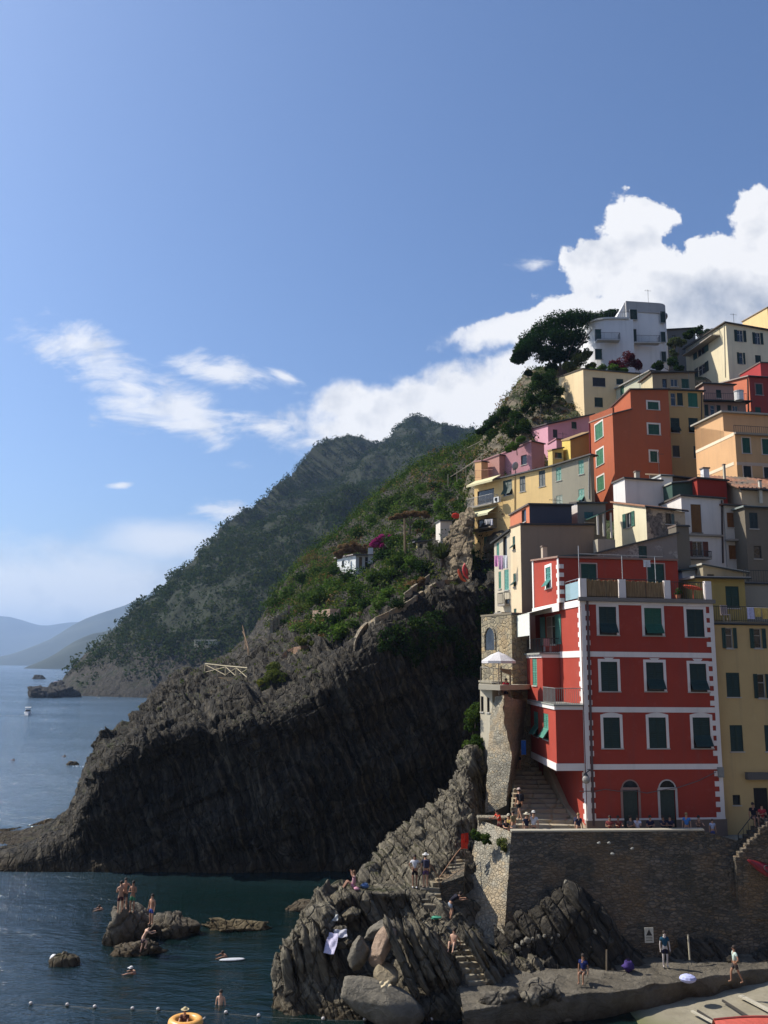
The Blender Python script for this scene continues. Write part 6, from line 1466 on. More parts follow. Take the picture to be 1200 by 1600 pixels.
mb = MB(); secs = []
for i in range(13):
    s = -1+2*i/12; w = .85*(1-s*s*.85)**.6; hgt = .55*(1-.25*s*s)
    secs.append([c+Vector((s*2.3, math.cos(a)*w, .05+math.sin(a)*hgt)) for a in np.linspace(0, math.pi, 9)])
vs = [p for s in secs for p in s]; mb.add(vs, [(i*9+k, i*9+k+1, (i+1)*9+k+1, (i+1)*9+k) for i in range(12) for k in range(8)]); mb.obj('hull', paint((.5, .1, .07), .5), t, True)
mb = MB(); mb.tube([s[4]+Vector((0, 0, .03)) for s in secs], .04, 5); mb.obj('keel', paint((.3, .06, .05)), t)
# rock strata breaking through at the wall foot
WR = rockmat('wall_foot_rock', (.06, .053, .042), (.022, .02, .018), (.11, .096, .072), sscale=2.0, tilt=(.85, .2, .5))
wxs = [770, 800, 835, 870, 905, 940, 980, 1020, 1060, 1110, 1150, 1190, 1250]
tz = [2.4, 2.8, 3.6, 4.3, 4.1, 3.2, 1.9, .7, 1.7, 1.6, .9, 1.2, 1.4]
rows = [[vcol(x, 47.4 if x < 1000 else 48.3, .7) for x in wxs], [vcol(x, 47.7 if x < 1000 else 48.6, .6+z*.35) for x, z in zip(wxs, tz)], [vcol(x, 48.3 if x < 1000 else 49.0, .4+z*.8) for x, z in zip(wxs, tz)], [vcol(x, 49.2 if x < 1000 else 49.6, .4+z) for x, z in zip(wxs, tz)], [vcol(x, 51, .2+z*.7) for x, z in zip(wxs, tz)]]
G = loft(rows, 120, 260); n = gnormals(G); n = n*np.where(n[..., 1:2] > .3, -1, 1)
G += n*(strata(G, (.85, .2, .5), 1.3, 33, .7)*.45+broken(G, 1.0, 52)*.1+fbm(G[..., 0]*.6, G[..., 1]*.6, G[..., 2]*.6, 4, 2)*.35)[..., None]
gridobj('wall_foot_rocks', G, WR)
PALE = rockmat('pale_knobs', (.2, .185, .15), (.13, .12, .1), (.28, .26, .21), sscale=.5, tilt=(.2, .1, .9))
for i, (px, py, s) in enumerate([(800, 1487, .15), (808, 1480, .2), (816, 1474, .14), (824, 1469, .19), (833, 1467, .13), (842, 1465, .17), (851, 1463, .12), (862, 1465, .13), (872, 1462, .12), (806, 1497, .15), (815, 1489, .13), (826, 1479, .12), (884, 1378, .13), (930, 1456, .12)]):
    o = boulder('pale_stone', 'pale knob of stone jutting from the dark foot of the harbour wall', P(px, py, 47.9), (s, s*.8, s), PALE, 120+i, rough=.15); o['group'] = 'pale stones at the foot of the harbour wall'
# warning sign on the wall
c = P(1014, 1461, 48.9); t = thing('warning_sign', 'small white warning sign with a dark pictogram fixed low on the harbour wall', 'sign', c-Vector((0, 0, .4)))
ff_ = Fr(c, (1, .04, 0), (.04, -1, 0)); mb = MB(); boxF(mb, ff_, -.24, .24, c.z-.38, c.z+.38, 0, .03); mb.obj('plate', paint((.55, .53, .45), .5), t)
mb = MB(); mb.add([ff_.pt(-.17, c.z-.02, .034), ff_.pt(.17, c.z-.02, .034), ff_.pt(0, c.z+.3, .034)], [(0, 1, 2)]); mb.obj('triangle', paint((.03, .03, .03)), t)
mb = MB()
for k in range(3): boxF(mb, ff_, -.17, .17, c.z-.12-.08*k, c.z-.085-.08*k, .031, .035)
mb.obj('text_lines', paint((.12, .12, .1)), t)
# scraps of plaster, rings and pipes on the wall
for i, (px, py) in enumerate([(936, 1317), (952, 1317), (988, 1326), (957, 1334)]):
    c = P(px, py, 49.75); mb = MB(); f_ = Fr(c, (1, .03, 0), (.03, -1, 0)); mb.ell(c, (.1, .06, .07), 7, 5, None, .2, i); tag(mb.obj('wall_patch', paint((.3, .3, .27), .9)), ['pale bright patch on the harbour wall, leftmost of the two side by side', 'pale patch on the harbour wall, right one of the two side by side', 'single pale patch just under the coping of the harbour wall', 'small lone pale patch below the pair on the harbour wall'][i], 'wall patch')
mb = MB(); mb.tube([P(1075, 1460, 48.7), P(1078, 1500, 48.2)], .05, 5); tag(mb.obj('pipe', paint((.3, .27, .2))), 'short pale pipe coming down the wall foot in a rock hollow', 'pipe')
mb = MB(); mb.tube([P(948, 1484, 47.3), P(948, 1522, 47.2)], .045, 5); tag(mb.obj('mooring_post', paint((.2, .16, .11))), 'thin brown pole standing on the quay against the dark rocks', 'pole')
# lower stairs cut through the shore rocks
def steps(label, p0, p1, Y0, Y1, n, w, mat, yaw=0.):
    a, b_ = P(p0[0], p0[1], Y0), P(p1[0], p1[1], Y1); t = thing('rock_steps', label, 'stairs', (a.x, a.y, a.z-.5))
    for k in range(n):
        q = a.lerp(b_, k/(n-1)); mb = MB(); mb.box((q.x, q.y+.3, q.z-.3), (w, abs(Y1-Y0)/(n-1)+.45, .6), rad(yaw+random.uniform(-3, 3))); mb.obj('step', mat, t, bevel=.03)
    return t
STR = stonewall('steps_stone', (.25, .225, .17), (.17, .155, .12), (.2, .18, .14), 1.3, 1, .2)
steps('lowest flight of stone steps running down to the water between dipping slabs', (757, 1553), (718, 1476), 44.6, 46.6, 9, 1.05, STR, 8)
steps('middle stone steps beside the sunbather on the shore rocks', (712, 1470), (690, 1432), 46.9, 48.4, 5, 1.3, STR, 4)
steps('short flight of steps just below the two standing walkers', (676, 1413), (672, 1388), 48.5, 49.6, 4, 1.1, STR)
steps('railed steps rising toward the harbour wall under the red garment', (686, 1378), (722, 1338), 50.0, 52.2, 8, 1.0, STR, 20)
mb = MB(); mb.prism([(P(690, 1400, 49).x, 49.4), (P(725, 1400, 49.6).x, 49.6), (P(728, 1380, 52).x, 52.4), (P(694, 1380, 50.6).x, 50.6)], 2.5, [4.8, 5.2, 5.5, 5.1]); o = mb.obj('step_wall', STD); tag(o, 'dark stone wall under the railed steps beside the lit harbour wall', 'wall')
t = thing('handrail', 'rusty handrail climbing the railed steps under the red garment', 'handrail', P(688, 1370, 49.7))
h0, h1, h2 = P(686, 1372, 49.7), P(712, 1345, 51.2), P(726, 1327, 52.0); 
mb = MB(); mb.tube([h0+Vector((-.5, -.1, .75)), h0+Vector((0, 0, 0.0)), h1+Vector((0, 0, .35)), h2+Vector((0, 0, .3))], .03, 6); mb.obj('rail', paint((.28, .15, .08), .7), t)
for q in (h0, h1+Vector((0, 0, .35)), h2+Vector((0, 0, .3))): mb = MB(); mb.tube([q, q-Vector((0, 0, 1.0))], .025, 5); mb.obj('post', paint((.12, .1, .09)), t)
# wooden fences, path parapets and small walls on the headland
def xfence(name, label, pts, h, mat, sp=2.4):
    t = thing(name, label, 'fence', Vector(pts[0])-Vector((0, 0, .3)))
    mb = MB(); mb.tube([Vector(p)+Vector((0, 0, h)) for p in pts], .07, 5); mb.obj('rail', mat, t)
    for a, b_ in zip(pts[:-1], pts[1:]):
        a, b_ = Vector(a), Vector(b_); n = max(1, int((b_-a).length/sp)); up = Vector((0, 0, h))
        for i in range(n):
            p, q = a.lerp(b_, i/n), a.lerp(b_, (i+1)/n)
            mb = MB(); mb.tube([p-Vector((0, 0, .6)), p+up], .06, 5); mb.obj('post', mat, t)
            mb = MB(); mb.tube([p+Vector((0, 0, .1)), q+up*.9], .045, 4); mb.tube([q+Vector((0, 0, .1)), p+up*.9], .045, 4); mb.obj('cross_brace', mat, t)
    return t
WD = paint((.4, .34, .22), .8)
def fence_pts(l): return [P(*q) for q in l]
xfence('wooden_fence', 'pale crossed wooden fence on the ledge of the rocky headland', [onto(BV_HEAD, x, y) for x, y in ((320, 1052), (352, 1056), (386, 1060))], 1.1, WD)
mb = MB(); a, b_ = onto(BV_HEAD, 336, 1059)+Vector((0, -.3, .1)), onto(BV_HEAD, 386, 1062)+Vector((0, -.3, .1)); mb.hexa([a-Vector((0, 0, 2)), b_-Vector((0, 0, 2)), b_+Vector((0, 1, -2)), a+Vector((0, 1, -2))], [a, b_, b_+Vector((0, 1, 0)), a+Vector((0, 1, 0))]); tag(mb.obj('fence_wall', STD), 'grey masonry footing under the pale crossed wooden fence', 'wall')
xfence('wooden_fence', 'weathered wooden fence climbing steeply above the headland ledge', [onto(BV_HEAD, 388, 1024), onto(BV_HEAD, 388, 1024)+Vector((-.5, .6, 1.3)), onto(BV_HEAD, 388, 1024)+Vector((-1.0, 1.2, 2.7))], .8, paint((.33, .22, .13), .8), 1.2)
def pathwall(label, pts, h, w, mat, name='path_wall'):
    mb = MB(); pts = [Vector(p) for p in pts]
    for a, b_ in zip(pts[:-1], pts[1:]):
        d = (b_-a).normalized(); s = Vector((-d.y, d.x, 0))*w
        mb.hexa([a-Vector((0, 0, h)), b_-Vector((0, 0, h)), b_+s-Vector((0, 0, h)), a+s-Vector((0, 0, h))], [a, b_, b_+s, a+s])
    return tag(mb.obj(name, mat), label, 'wall')
PWM = stonewall('path_wall_stone', (.33, .28, .2), (.2, .17, .12), (.25, .22, .17), 4, 1.5, .4)
pathwall('curved stone parapet of the path descending along the top of the dark cliff', [onto(BV_HEAD, x, y)+Vector((0, -.1, .42)) for x, y in ((554, 1014), (557, 1004), (562, 995), (568, 986), (575, 979), (586, 972), (600, 966), (612, 960), (624, 954), (638, 946), (650, 938), (662, 930), (672, 923), (682, 917), (695, 913), (716, 912))], .9, .3, PWM)
pathwall('upper pinkish parapet above the curved cliff path', [onto(BV_HEAD, x, y)+Vector((0, 0, .8)) for x, y in ((632, 940), (644, 931), (655, 922), (664, 914), (672, 908))], .9, .25, PWM)
pathwall('brown earth retaining wall of the small terrace on the cliff edge', [onto(BV_HEAD, x, y)+Vector((0, 0, .5)) for x, y in ((441, 1030), (448, 1023), (458, 1019), (470, 1017), (482, 1016))], 1.1, .3, stonewall('earth_wall', (.27, .17, .11), (.17, .11, .075), (.22, .15, .1), 3, 1.2, .3))
pathwall('pinkish ruined wall below the dense shrubs on the headland', [onto(BV_HEAD, x, 972)+Vector((0, 0, 1.4)) for x in (488, 500, 515, 530)], 2.2, .4, stonewall('ruin', (.3, .22, .17), (.2, .15, .12), (.24, .19, .15), 1.5, 1.5, .3))
t = thing('stair_tower', 'grey stepped wall stub with a slim post on the headland slope', 'wall', onto(BV_HEAD, 425, 985)); mb = MB()
q0_ = onto(BV_HEAD, 425, 985)
for k in range(5): mb.box((q0_.x+k*.42, q0_.y+.2*k, q0_.z+.15*k), (.42, 1.2, 2.6+.35*k))
mb.obj('stepped_wall', STW, t); mb = MB(); mb.box((q0_.x+2.0, q0_.y+1, q0_.z+2.4), (.3, .3, 1.8)); mb.obj('post', plaster((.25, .16, .15)), t)
# huts on the slope
b = Bld('white_hut', 'small flat roofed white hut among shrubs on the green slope', 'hut', 12)
b.block((556, 868, 118), (527, 872), (612, 868), zb=26, col=(.5, .52, .52), fcol=(.5, .5, .48), rc=(.3, .26, .24), ov=.5, left=[(534, 876, 538, 886, 'd')], front=[(561, 870, 566, 888, 'd'), (570, 870, 583, 890, 'p'), (587, 870, 604, 892, 'v', (.12, .06, .05))])
mb = MB(); q = P(579, 862, 118.5); mb.box((q.x, q.y, q.z-.6), (.7, .7, 2.2)); mb.obj('chimney', plaster((.5, .5, .5)), b.root)
b = Bld('yellow_hut', 'little yellow hut with a pale blue door on the slope left of the village', 'hut', 10)
b.block((652, 848, 108), (636, 852), (672, 845), zb=26, col=(.5, .42, .2), fcol=(.25, .24, .2), rc=(.1, .1, .11), ov=.4, front=[(656, 851, 661, 864, 'v', (.3, .36, .5))])
b = Bld('white_shed', 'tiny white fronted shed beside the rock face left of the long yellow house', 'shed', 10)
b.block((688, 814, 104), (681, 818), 1.5, zb=30, col=(.6, .55, .48), rc=(.1, .1, .1), ov=.15)
mb = MB(); mb.tube([P(633, 874, 104), P(632, 810, 104)], .16, 6, .1); tag(mb.obj('utility_pole', paint((.25, .18, .1), .9)), 'tall wooden pole standing in front of the yellow hut', 'pole')
mb = MB(); mb.tube([P(165+565, 700, 100), P(750, 690, 98)], .04, 4)
for k in range(5): mb.tube([P(704+k*7, 745-k*4, 100), P(740+k*5, 722-k*4, 97)], .05, 4)
for k in range(4): mb.tube([P(700+k*14, 741-k*7, 100), P(700+k*14, 760-k*7, 100)], .06, 4)
tag(mb.obj('cane_trellis', paint((.3, .27, .2), .9)), 'grey cane trellis roof at the left end above the long yellow house', 'trellis')
0 and pathwall('pale stone wall stub beneath the cane trellis on the slope', [P(668, 762, 118), P(690, 752, 115), P(722, 738, 108)], .5, .5, PWM)
# rock face left of the long yellow house
RF = rockmat('ochre_rock_face', (.2, .155, .1), (.1, .08, .055), (.3, .24, .165), green=(.05, .06, .02), gthr=1.0, sscale=.8, tilt=(.3, .2, .9))
cols_ = [(696, 93), (706, 91.5), (716, 90), (728, 89), (740, 88.5)]
rows = [[P(x, 916, Y-1) for x, Y in cols_], [P(x, 880, Y-.6) for x, Y in cols_], [P(x, 840, Y) for x, Y in cols_], [P(x, y, Y+.6) for (x, Y), y in zip(cols_, [850, 836, 820, 808, 802])], [P(x, y, Y+5) for (x, Y), y in zip(cols_, [846, 832, 816, 804, 798])]]
G = loft(rows, 110, 60); n = gnormals(G); n = n*np.where(n[..., 1:2] > .2, -1, 1); G += n*(fbm(G[..., 0]*.5, G[..., 1]*.5, G[..., 2]*.4, 5, 41)*1.0+strata(G, (.3, .2, .9), 1.3, 6)*.3+np.abs(fbm(G[..., 0], G[..., 1], G[..., 2], 3, 4))*.5)[..., None]
gridobj('ochre_crag', G, RF)
# kayaks on the path
def kayak(label, c, col, R, L_=1.5):
    t = thing('kayak', label, 'kayak', c); mb = MB(); n = 14; secs = []
    for i in range(n+1):
        s = -1+2*i/n; w = max(.01, .36*(1-abs(s)**2.2)); hh = .17*(1-.5*abs(s)); 
        secs.append([Vector(c)+R@Vector((s*L_, math.cos(a)*w, math.sin(a)*hh+.16*abs(s)**3)) for a in np.linspace(0, 2*math.pi, 11)[:-1]])
    vs = [p for s in secs for p in s]; mb.add(vs, [(i*10+k, i*10+(k+1) % 10, (i+1)*10+(k+1) % 10, (i+1)*10+k) for i in range(n) for k in range(10)]+[tuple(range(9, -1, -1)), tuple(range(n*10, n*10+10))]); mb.obj('hull', paint(col, .4), t, True)
    mb = MB(); ring = [Vector(c)+R@Vector((.45*math.cos(a), .22*math.sin(a), .19)) for a in np.linspace(0, 2*math.pi, 15)]; mb.tube(ring, .03, 5); mb.obj('cockpit_rim', paint((.05, .05, .05)), t)
kayak('orange red kayak lying on its side at the right end of the cliff path', P(720, 900, 81.5), (.75, .13, .06), rot(70, 32, 60), 1.0)
kayak('red kayak propped upright behind the orange one on the cliff path', P(727, 893, 82.6), (.6, .04, .04), rot(60, 78, 10), .8)
kayak('dark red kayak hanging on the shaded wall at the right edge', P(1203, 1362, 50.0), (.2, .015, .02), rot(60, 24, 0), 1.4)
c = P(711, 806, 96); t = thing('red_flag', 'small red flag on a slanted pole above the rock face', 'flag', c-Vector((0, 0, 1)))
mb = MB(); mb.tube([P(703, 801, 96), P(710, 811, 96)], .05, 5); mb.obj('pole', paint((.5, .45, .2)), t); mb = MB(); mb.ell(P(712, 806, 96), (.5, .15, .35), 8, 6); mb.obj('cloth', cloth((.6, .05, .03)), t)
# boats on the sea
def boat(label, px, py, L, col, wl=.0, cabin=True, rz=0.):
    c = PZ(px, py, 0); t = thing('motorboat', label, 'boat', c); R = rot(0, 0, rz); mb = MB(); n = 12; secs = []
    for i in range(n+1):
        s = -1+2*i/n; w = L*.17*(1-max(0, s)**2.4) if s > 0 else L*.17*(1-.15*s*s); h = L*.12*(1+.35*max(0, s)**2)
        secs.append([c+R@Vector((s*L/2, -w, h)), c+R@Vector((s*L/2, -w*.6, -.2)), c+R@Vector((s*L/2, w*.6, -.2)), c+R@Vector((s*L/2, w, h))])
    vs = [p for s in secs for p in s]; mb.add(vs, [(i*4+k, i*4+(k+1) % 4, (i+1)*4+(k+1) % 4, (i+1)*4+k) for i in range(n) for k in range(4)]+[(3, 2, 1, 0), (n*4, n*4+1, n*4+2, n*4+3)]); mb.obj('hull', paint(col, .4), t)
    if cabin:
        mb = MB(); q = c+R@Vector((0, 0, L*.2)); mb.box(q, (L*.34, L*.22, L*.17), rad(rz)); o = mb.obj('cabin', paint((.6, .6, .6), .4), t, bevel=.1)
        mb = MB(); mb.box(q+Vector((0, 0, L*.01)), (L*.345, L*.225, L*.06), rad(rz)); mb.obj('window_band', glassm(), o)
        mb = MB(); mb.box(q+Vector((0, 0, L*.16)), (L*.5, L*.27, L*.02), rad(rz)); mb.obj('canopy', paint((.6, .6, .58)), t)
        for sx in (-.22, .22):
            for sy in (-.11, .11): mb = MB(); w0 = c+R@Vector((sx*L, sy*L, L*.1)); mb.tube([w0, w0+Vector((0, 0, L*.25))], .03, 4); mb.obj('canopy_post', IRON, t)
    return t
boat('white motorboat heading out across the bay', 43, 1117, 6.5, (.6, .6, .62), rz=-65)
boat('distant red and white boat off the rocky point', 93, 1067, 9, (.45, .2, .15), rz=5)
boat('tiny white boat far off beneath the headland', 78, 1037, 26, (.6, .6, .6), cabin=False, rz=0)
rg = random.Random(5); mb = MB(); c = PZ(38, 1118, .05)
for k in range(26): mb.ell(c+Vector((-rg.uniform(0, 1)**2*9, rg.uniform(-.8, .8), -.01)), (rg.uniform(.15, .4), rg.uniform(.05, .1), .03), 6, 4)
tag(mb.obj('wake', paint((.4, .43, .47), .9)), kind='stuff')
# buoy line
rope = [PZ(x, y, .02) for x, y in ((48, 1569), (105, 1571), (148, 1574), (207, 1577), (247, 1578), (300, 1582), (353, 1583), (404, 1588), (450, 1590), (505, 1593), (570, 1594), (620, 1594), (674, 1594), (754, 1593))]
mb = MB(); mb.tube([Vector((p_.x, p_.y, -.005)) for p_ in rope], .012, 4); tag(mb.obj('float_rope', paint((.1, .1, .09))), 'thin rope carrying white floats across the harbour mouth', 'rope')
proto = None
for i in [0, 1, 2, 3, 4, 6, 7, 9, 10, 12, 13]:
    if proto is None:
        mb = MB(); mb.ell((0, 0, 0), (.09, .075, .075), 12, 8); o = proto = mb.obj('float', paint((.5, .47, .45), .5), None, True)
    else: o = proto.copy(); COL.objects.link(o)
    o.location = rope[i]+Vector((0, 0, .05)); tag(o, 'small white float on the rope across the harbour mouth', 'float', 'floats on the harbour rope')
# buoys near rocks
c = PZ(84, 1499, .1); mb = MB(); mb.ell(c, (.24, .2, .28), 12, 8); tag(mb.obj('buoy', paint((.7, .7, .7), .4), None, True), 'round white buoy against the small pointed rock', 'buoy')

t = thing('outside_stairs', 'stone stairs with a sloping rubble parapet rising to the ochre yellow house', 'stairs', P(1180, 1320, 51.0))
for k in range(9):
    q = P(1150+k*6.5, 1338-k*6.5, 51.3); mb = MB(); mb.box((q.x+.1, q.y+.5, q.z-.9), (.42, 1.3, 2.0)); mb.obj('step', STD, t)
a, b_ = P(1150, 1345, 50.2), P(1215, 1272, 50.2); mb = MB(); w = Vector((0, .35, 0))
mb.hexa([Vector((a.x, a.y, 3)), Vector((b_.x, b_.y, 3)), Vector((b_.x, b_.y, 3))+w, Vector((a.x, a.y, 3))+w], [a, b_, b_+w, a+w]); mb.obj('parapet', STD, t)
mb = MB(); rg = random.Random(3)
for k in range(12): q = a.lerp(b_, (k+.5)/12); mb.box((q.x, q.y+.17, q.z+rg.uniform(-.1, .06)), (.3, .4, .34), 0)
mb.obj('coping', STD, t, bevel=.05)
railing('stair_railing', [P(1155, 1330, 51.7), P(1178, 1300, 51.7)], .95, IRON, None, sp=.4, label='iron railing on the stairs up to the ochre yellow house', cat='railing')
# ======================================================= vegetation
LM = {'dark': leafmat('dark_leaves', (.022, .045, .014)), 'pine': leafmat('pine_needles', (.014, .036, .012), .5), 'mid': leafmat('bush_leaves', (.045, .078, .02)), 'bright': leafmat('bright_leaves', (.075, .13, .028)),
      'olive': leafmat('olive_leaves', (.09, .11, .035)), 'dry': leafmat('dry_leaves', (.17, .1, .055), .4, (.24, .16, .09)), 'magenta': leafmat('bougainvillea', (.3, .025, .16), .4, (.42, .06, .26)), 'wine': leafmat('wine_leaves', (.1, .022, .03), .5, (.16, .04, .05)), 'grey': leafmat('grey_green_leaves', (.07, .085, .04), .4, (.13, .14, .07))}
BARK = paint((.12, .09, .065), .95)
def trunkmesh(base, tips, r):
    mb = MB(); base = Vector(base)
    fork = base.lerp(sum((Vector(t) for t in tips), Vector())/len(tips), .45)
    mb.tube([base-Vector((0, 0, .4)), base.lerp(fork, .5)+Vector((r*.6, 0, 0)), fork], [r, r*.8, r*.65], 7)
    for t_ in tips:
        t_ = Vector(t_); m_ = fork.lerp(t_, .5)+Vector((0, 0, .1*(t_-fork).length)); mb.tube([fork, m_, t_], [r*.5, r*.35, r*.12], 5)
    return mb
def crown_tree(name, label, cat, base, blobs, mat, nl, ls, seed, r=.15, group=None, shell=.45, flat=.8, part='crown', tips=None):
    t = thing(name, label, cat, base, group); 
    C = np.array([tuple(b_[0]) for b_ in blobs]); R = np.array([b_[1] for b_ in blobs])
    rg = np.random.default_rng(seed); subC = []; subR = []
    nsub = 15 if mat == 'pine' else 9; big_ = 1.45 if mat == 'pine' else 1.0
    for c, rr in zip(C, R):
        d = rg.normal(size=(nsub, 3)); d /= np.linalg.norm(d, axis=1, keepdims=True); d[:, 2] *= flat
        subC += [c+q*rr*.62*rg.uniform(.6, 1.1) for q in d]; subR += [rr*big_*rg.uniform(.3, .5) for _ in d]
    V = clumps(subC, np.array(subR), nl, ls, shell, seed, flat)
    leafobj(part, V, LM[mat] if isinstance(mat, str) else mat, t)
    mb = trunkmesh(base, tips or [tuple(c) for c in C], r); mb.obj('trunk' if cat == 'tree' else 'stem', BARK, t)
    return t
def B_(l, back=0): return [(P(x, y, Y), r) for x, y, Y, r in l]
# the umbrella pine by the villa
k = 112/1330
t = crown_tree('stone_pine', 'huge dark umbrella pine leaning beside the white villa', 'tree', P(878, 640, 112),
   B_([(836, 532, 112, 2.3), (822, 545, 111, 1.9), (812, 560, 112, 1.2), (852, 516, 113, 2.4), (875, 503, 113, 2.5), (900, 500, 118, 2.4), (925, 503, 128, 2.3), (945, 497, 129, 1.7), (870, 530, 111, 2.5), (893, 528, 114, 2.4), (850, 552, 111, 1.7), (918, 522, 126, 2.0), (872, 556, 111, 1.6), (892, 552, 113, 1.3), (826, 583, 112, .55), (860, 575, 112, .9), (957, 491, 129, 1.2), (935, 515, 128, 1.6)]), 'pine', 210, .26, 7, .42, flat=.62,
   tips=[P(x, y, 112) for x, y in ((840, 545), (870, 530), (900, 525), (925, 515), (855, 570), (885, 555), (868, 565))])
# trees on the crest left of the village
crown_tree('holm_oak', 'dark rounded tree standing out against the cloud left of the village', 'tree', P(778, 705, 108), B_([(781, 650, 108, 1.9), (766, 662, 108, 1.4), (792, 645, 108, 1.3), (772, 680, 107, 1.5), (752, 672, 108, 1.0), (788, 672, 107, 1.6)]), 'dark', 150, .24, 11, .22)
crown_tree('holm_oak', 'dark tree on the slope below the umbrella pine', 'tree', P(842, 640, 106), B_([(842, 603, 106, 1.9), (858, 590, 107, 1.8), (850, 622, 105, 1.7), (833, 625, 105, 1.3), (866, 608, 106, 1.5), (838, 590, 107, 1.0)]), 'dark', 150, .24, 12, .2)
crown_tree('holm_oak', 'dark bushy tree between the crest and the bright pink house', 'tree', P(800, 690, 100), B_([(805, 652, 101, 1.6), (815, 668, 100, 1.5), (798, 672, 99, 1.4), (826, 640, 102, 1.3)]), 'dark', 150, .22, 13, .18)
crown_tree('carob_tree', 'wide dark tree seen against the big hill above the slope path', 'tree', P(672, 760, 170), B_([(668, 733, 170, 3.0), (650, 738, 170, 2.4), (690, 735, 170, 2.6), (705, 742, 168, 2.0), (640, 745, 170, 1.6)]), 'dark', 160, .35, 14, .3)
crown_tree('shrub', 'wine red flowering shrub at the foot of the white villa', 'shrub', P(975, 585, 108), B_([(962, 570, 108, 1.2), (980, 562, 108, 1.5), (992, 570, 108, 1.1), (972, 578, 107, .9)]), 'wine', 190, .2, 15, .1, part='foliage')
crown_tree('shrub', 'bright green hedge clump left of the wine red shrub below the villa', 'shrub', P(950, 588, 105), B_([(940, 577, 105, .8), (957, 574, 105, .9), (972, 579, 105, .7), (925, 578, 105, .6)]), 'bright', 150, .2, 16, .06, part='foliage')
crown_tree('shrub', 'dark green shrub right of the white villa base', 'shrub', P(1045, 585, 108), B_([(1028, 572, 108, 1.0), (1048, 566, 108, 1.2), (1060, 575, 107, .9)]), 'dark', 150, .2, 17, .08, part='foliage')
crown_tree('palm_shrub', 'ragged pale topped tree between the villa and the apartment house', 'tree', P(1058, 585, 112), B_([(1052, 537, 112, 1.2), (1064, 533, 112, 1.0), (1056, 552, 112, .9)]), 'grey', 150, .25, 18, .12)
crown_tree('roof_garden', 'green climber spilling over the crest between the shed and the apartment house', 'shrub', P(1090, 530, 122), B_([(1075, 522, 122, 1.0), (1092, 518, 122, 1.2), (1108, 520, 120, .9)]), 'dark', 140, .24, 19, .06, part='foliage')
crown_tree('shrub', 'bright green vine by the faded rose roof house', 'shrub', P(808, 706, 92), B_([(802, 696, 92, .8), (814, 688, 92, .7), (795, 702, 92, .5)]), 'bright', 150, .17, 20, .05, part='foliage')
crown_tree('shrub', 'brown green thicket between the pine and the villa wall', 'shrub', P(905, 580, 110), B_([(890, 572, 110, 1.3), (905, 560, 110, 1.4), (918, 553, 112, 1.0), (922, 572, 110, 1.0)]), 'olive', 160, .22, 21, .08, part='foliage')
# slope shrubs
crown_tree('bougainvillea', 'magenta bougainvillea just right of the white hut', 'shrub', P(597, 868, 120), B_([(592, 848, 120, 1.1), (604, 842, 120, 1.2), (584, 850, 120, .8), (597, 855, 119, .7)]), 'magenta', 170, .2, 22, .08, part='flowers')
crown_tree('dry_pergola_tree', 'flat brown dry crowned tree above the yellow hut', 'tree', P(640, 830, 112), B_([(625, 806, 112, 1.1), (640, 802, 112, 1.3), (655, 803, 112, 1.2), (615, 810, 112, .7), (666, 806, 112, .7)]), 'dry', 170, .2, 23, .14, flat=.45)
crown_tree('shrub', 'brownish scrub clump behind the white hut', 'shrub', P(545, 868, 124), B_([(538, 858, 124, 1.3), (555, 855, 124, 1.3), (570, 858, 124, 1.1), (530, 866, 122, .9)]), 'dry', 150, .24, 24, .1, part='foliage')
crown_tree('shrub', 'tan dry bush beside the upper pink parapet', 'shrub', P(650, 925, 90), B_([(645, 915, 90, 1.0), (632, 922, 90, .8), (658, 908, 90, .7)]), 'dry', 150, .2, 25, .07, part='foliage')
crown_tree('olive_tree', 'light olive green bushy tree on the ledge by the wooden fence', 'tree', P(425, 1085, 82), B_([(425, 1058, 82, 1.2), (412, 1068, 82, 1.0), (438, 1062, 82, 1.1), (428, 1045, 83, .9), (418, 1078, 81.5, .8)]), 'olive', 170, .16, 26, .1)
crown_tree('olive_tree', 'yellowish bush above the brown earth terrace on the cliff edge', 'shrub', P(478, 1012, 88), B_([(475, 1000, 88, .9), (490, 1004, 88, .8), (505, 1000, 88, .9)]), 'olive', 150, .16, 27, .07, part='foliage')
def agave(name, label, c, R, n, mat, seed, w=.09):
    t = thing(name, label, 'plant', c); rg = random.Random(seed); mb = MB()
    for i in range(n):
        a = rg.uniform(0, 6.283); el = rg.uniform(.35, 1.45); L = R*rg.uniform(.7, 1.1); d = Vector((math.cos(a)*math.cos(el), math.sin(a)*math.cos(el), math.sin(el))); s = Vector((-d.y, d.x, 0)).normalized()*w
        p0 = Vector(c); p1 = p0+d*L*.6; p2 = p0+d*L+Vector((0, 0, -.28*L*math.cos(el)))
        mb.add([p0-s*.6, p0+s*.6, p1+s, p1-s, p2], [(0, 1, 2, 3), (3, 2, 4)])
    mb.obj('blades', mat, t); m2 = MB(); m2.tube([Vector(c)-Vector((0, 0, .8)), Vector(c)+Vector((0, 0, .2))], .2, 6); m2.obj('stem', BARK, t)
agave('dragon_palm', 'big spiky grey green plant in front of the rock face on the slope', P(690, 875, 92), 2.4, 170, LM['grey'], 3)
agave('agave', 'smaller spiky plant left of the big spiky one', P(672, 862, 96), 1.4, 90, LM['grey'], 4)
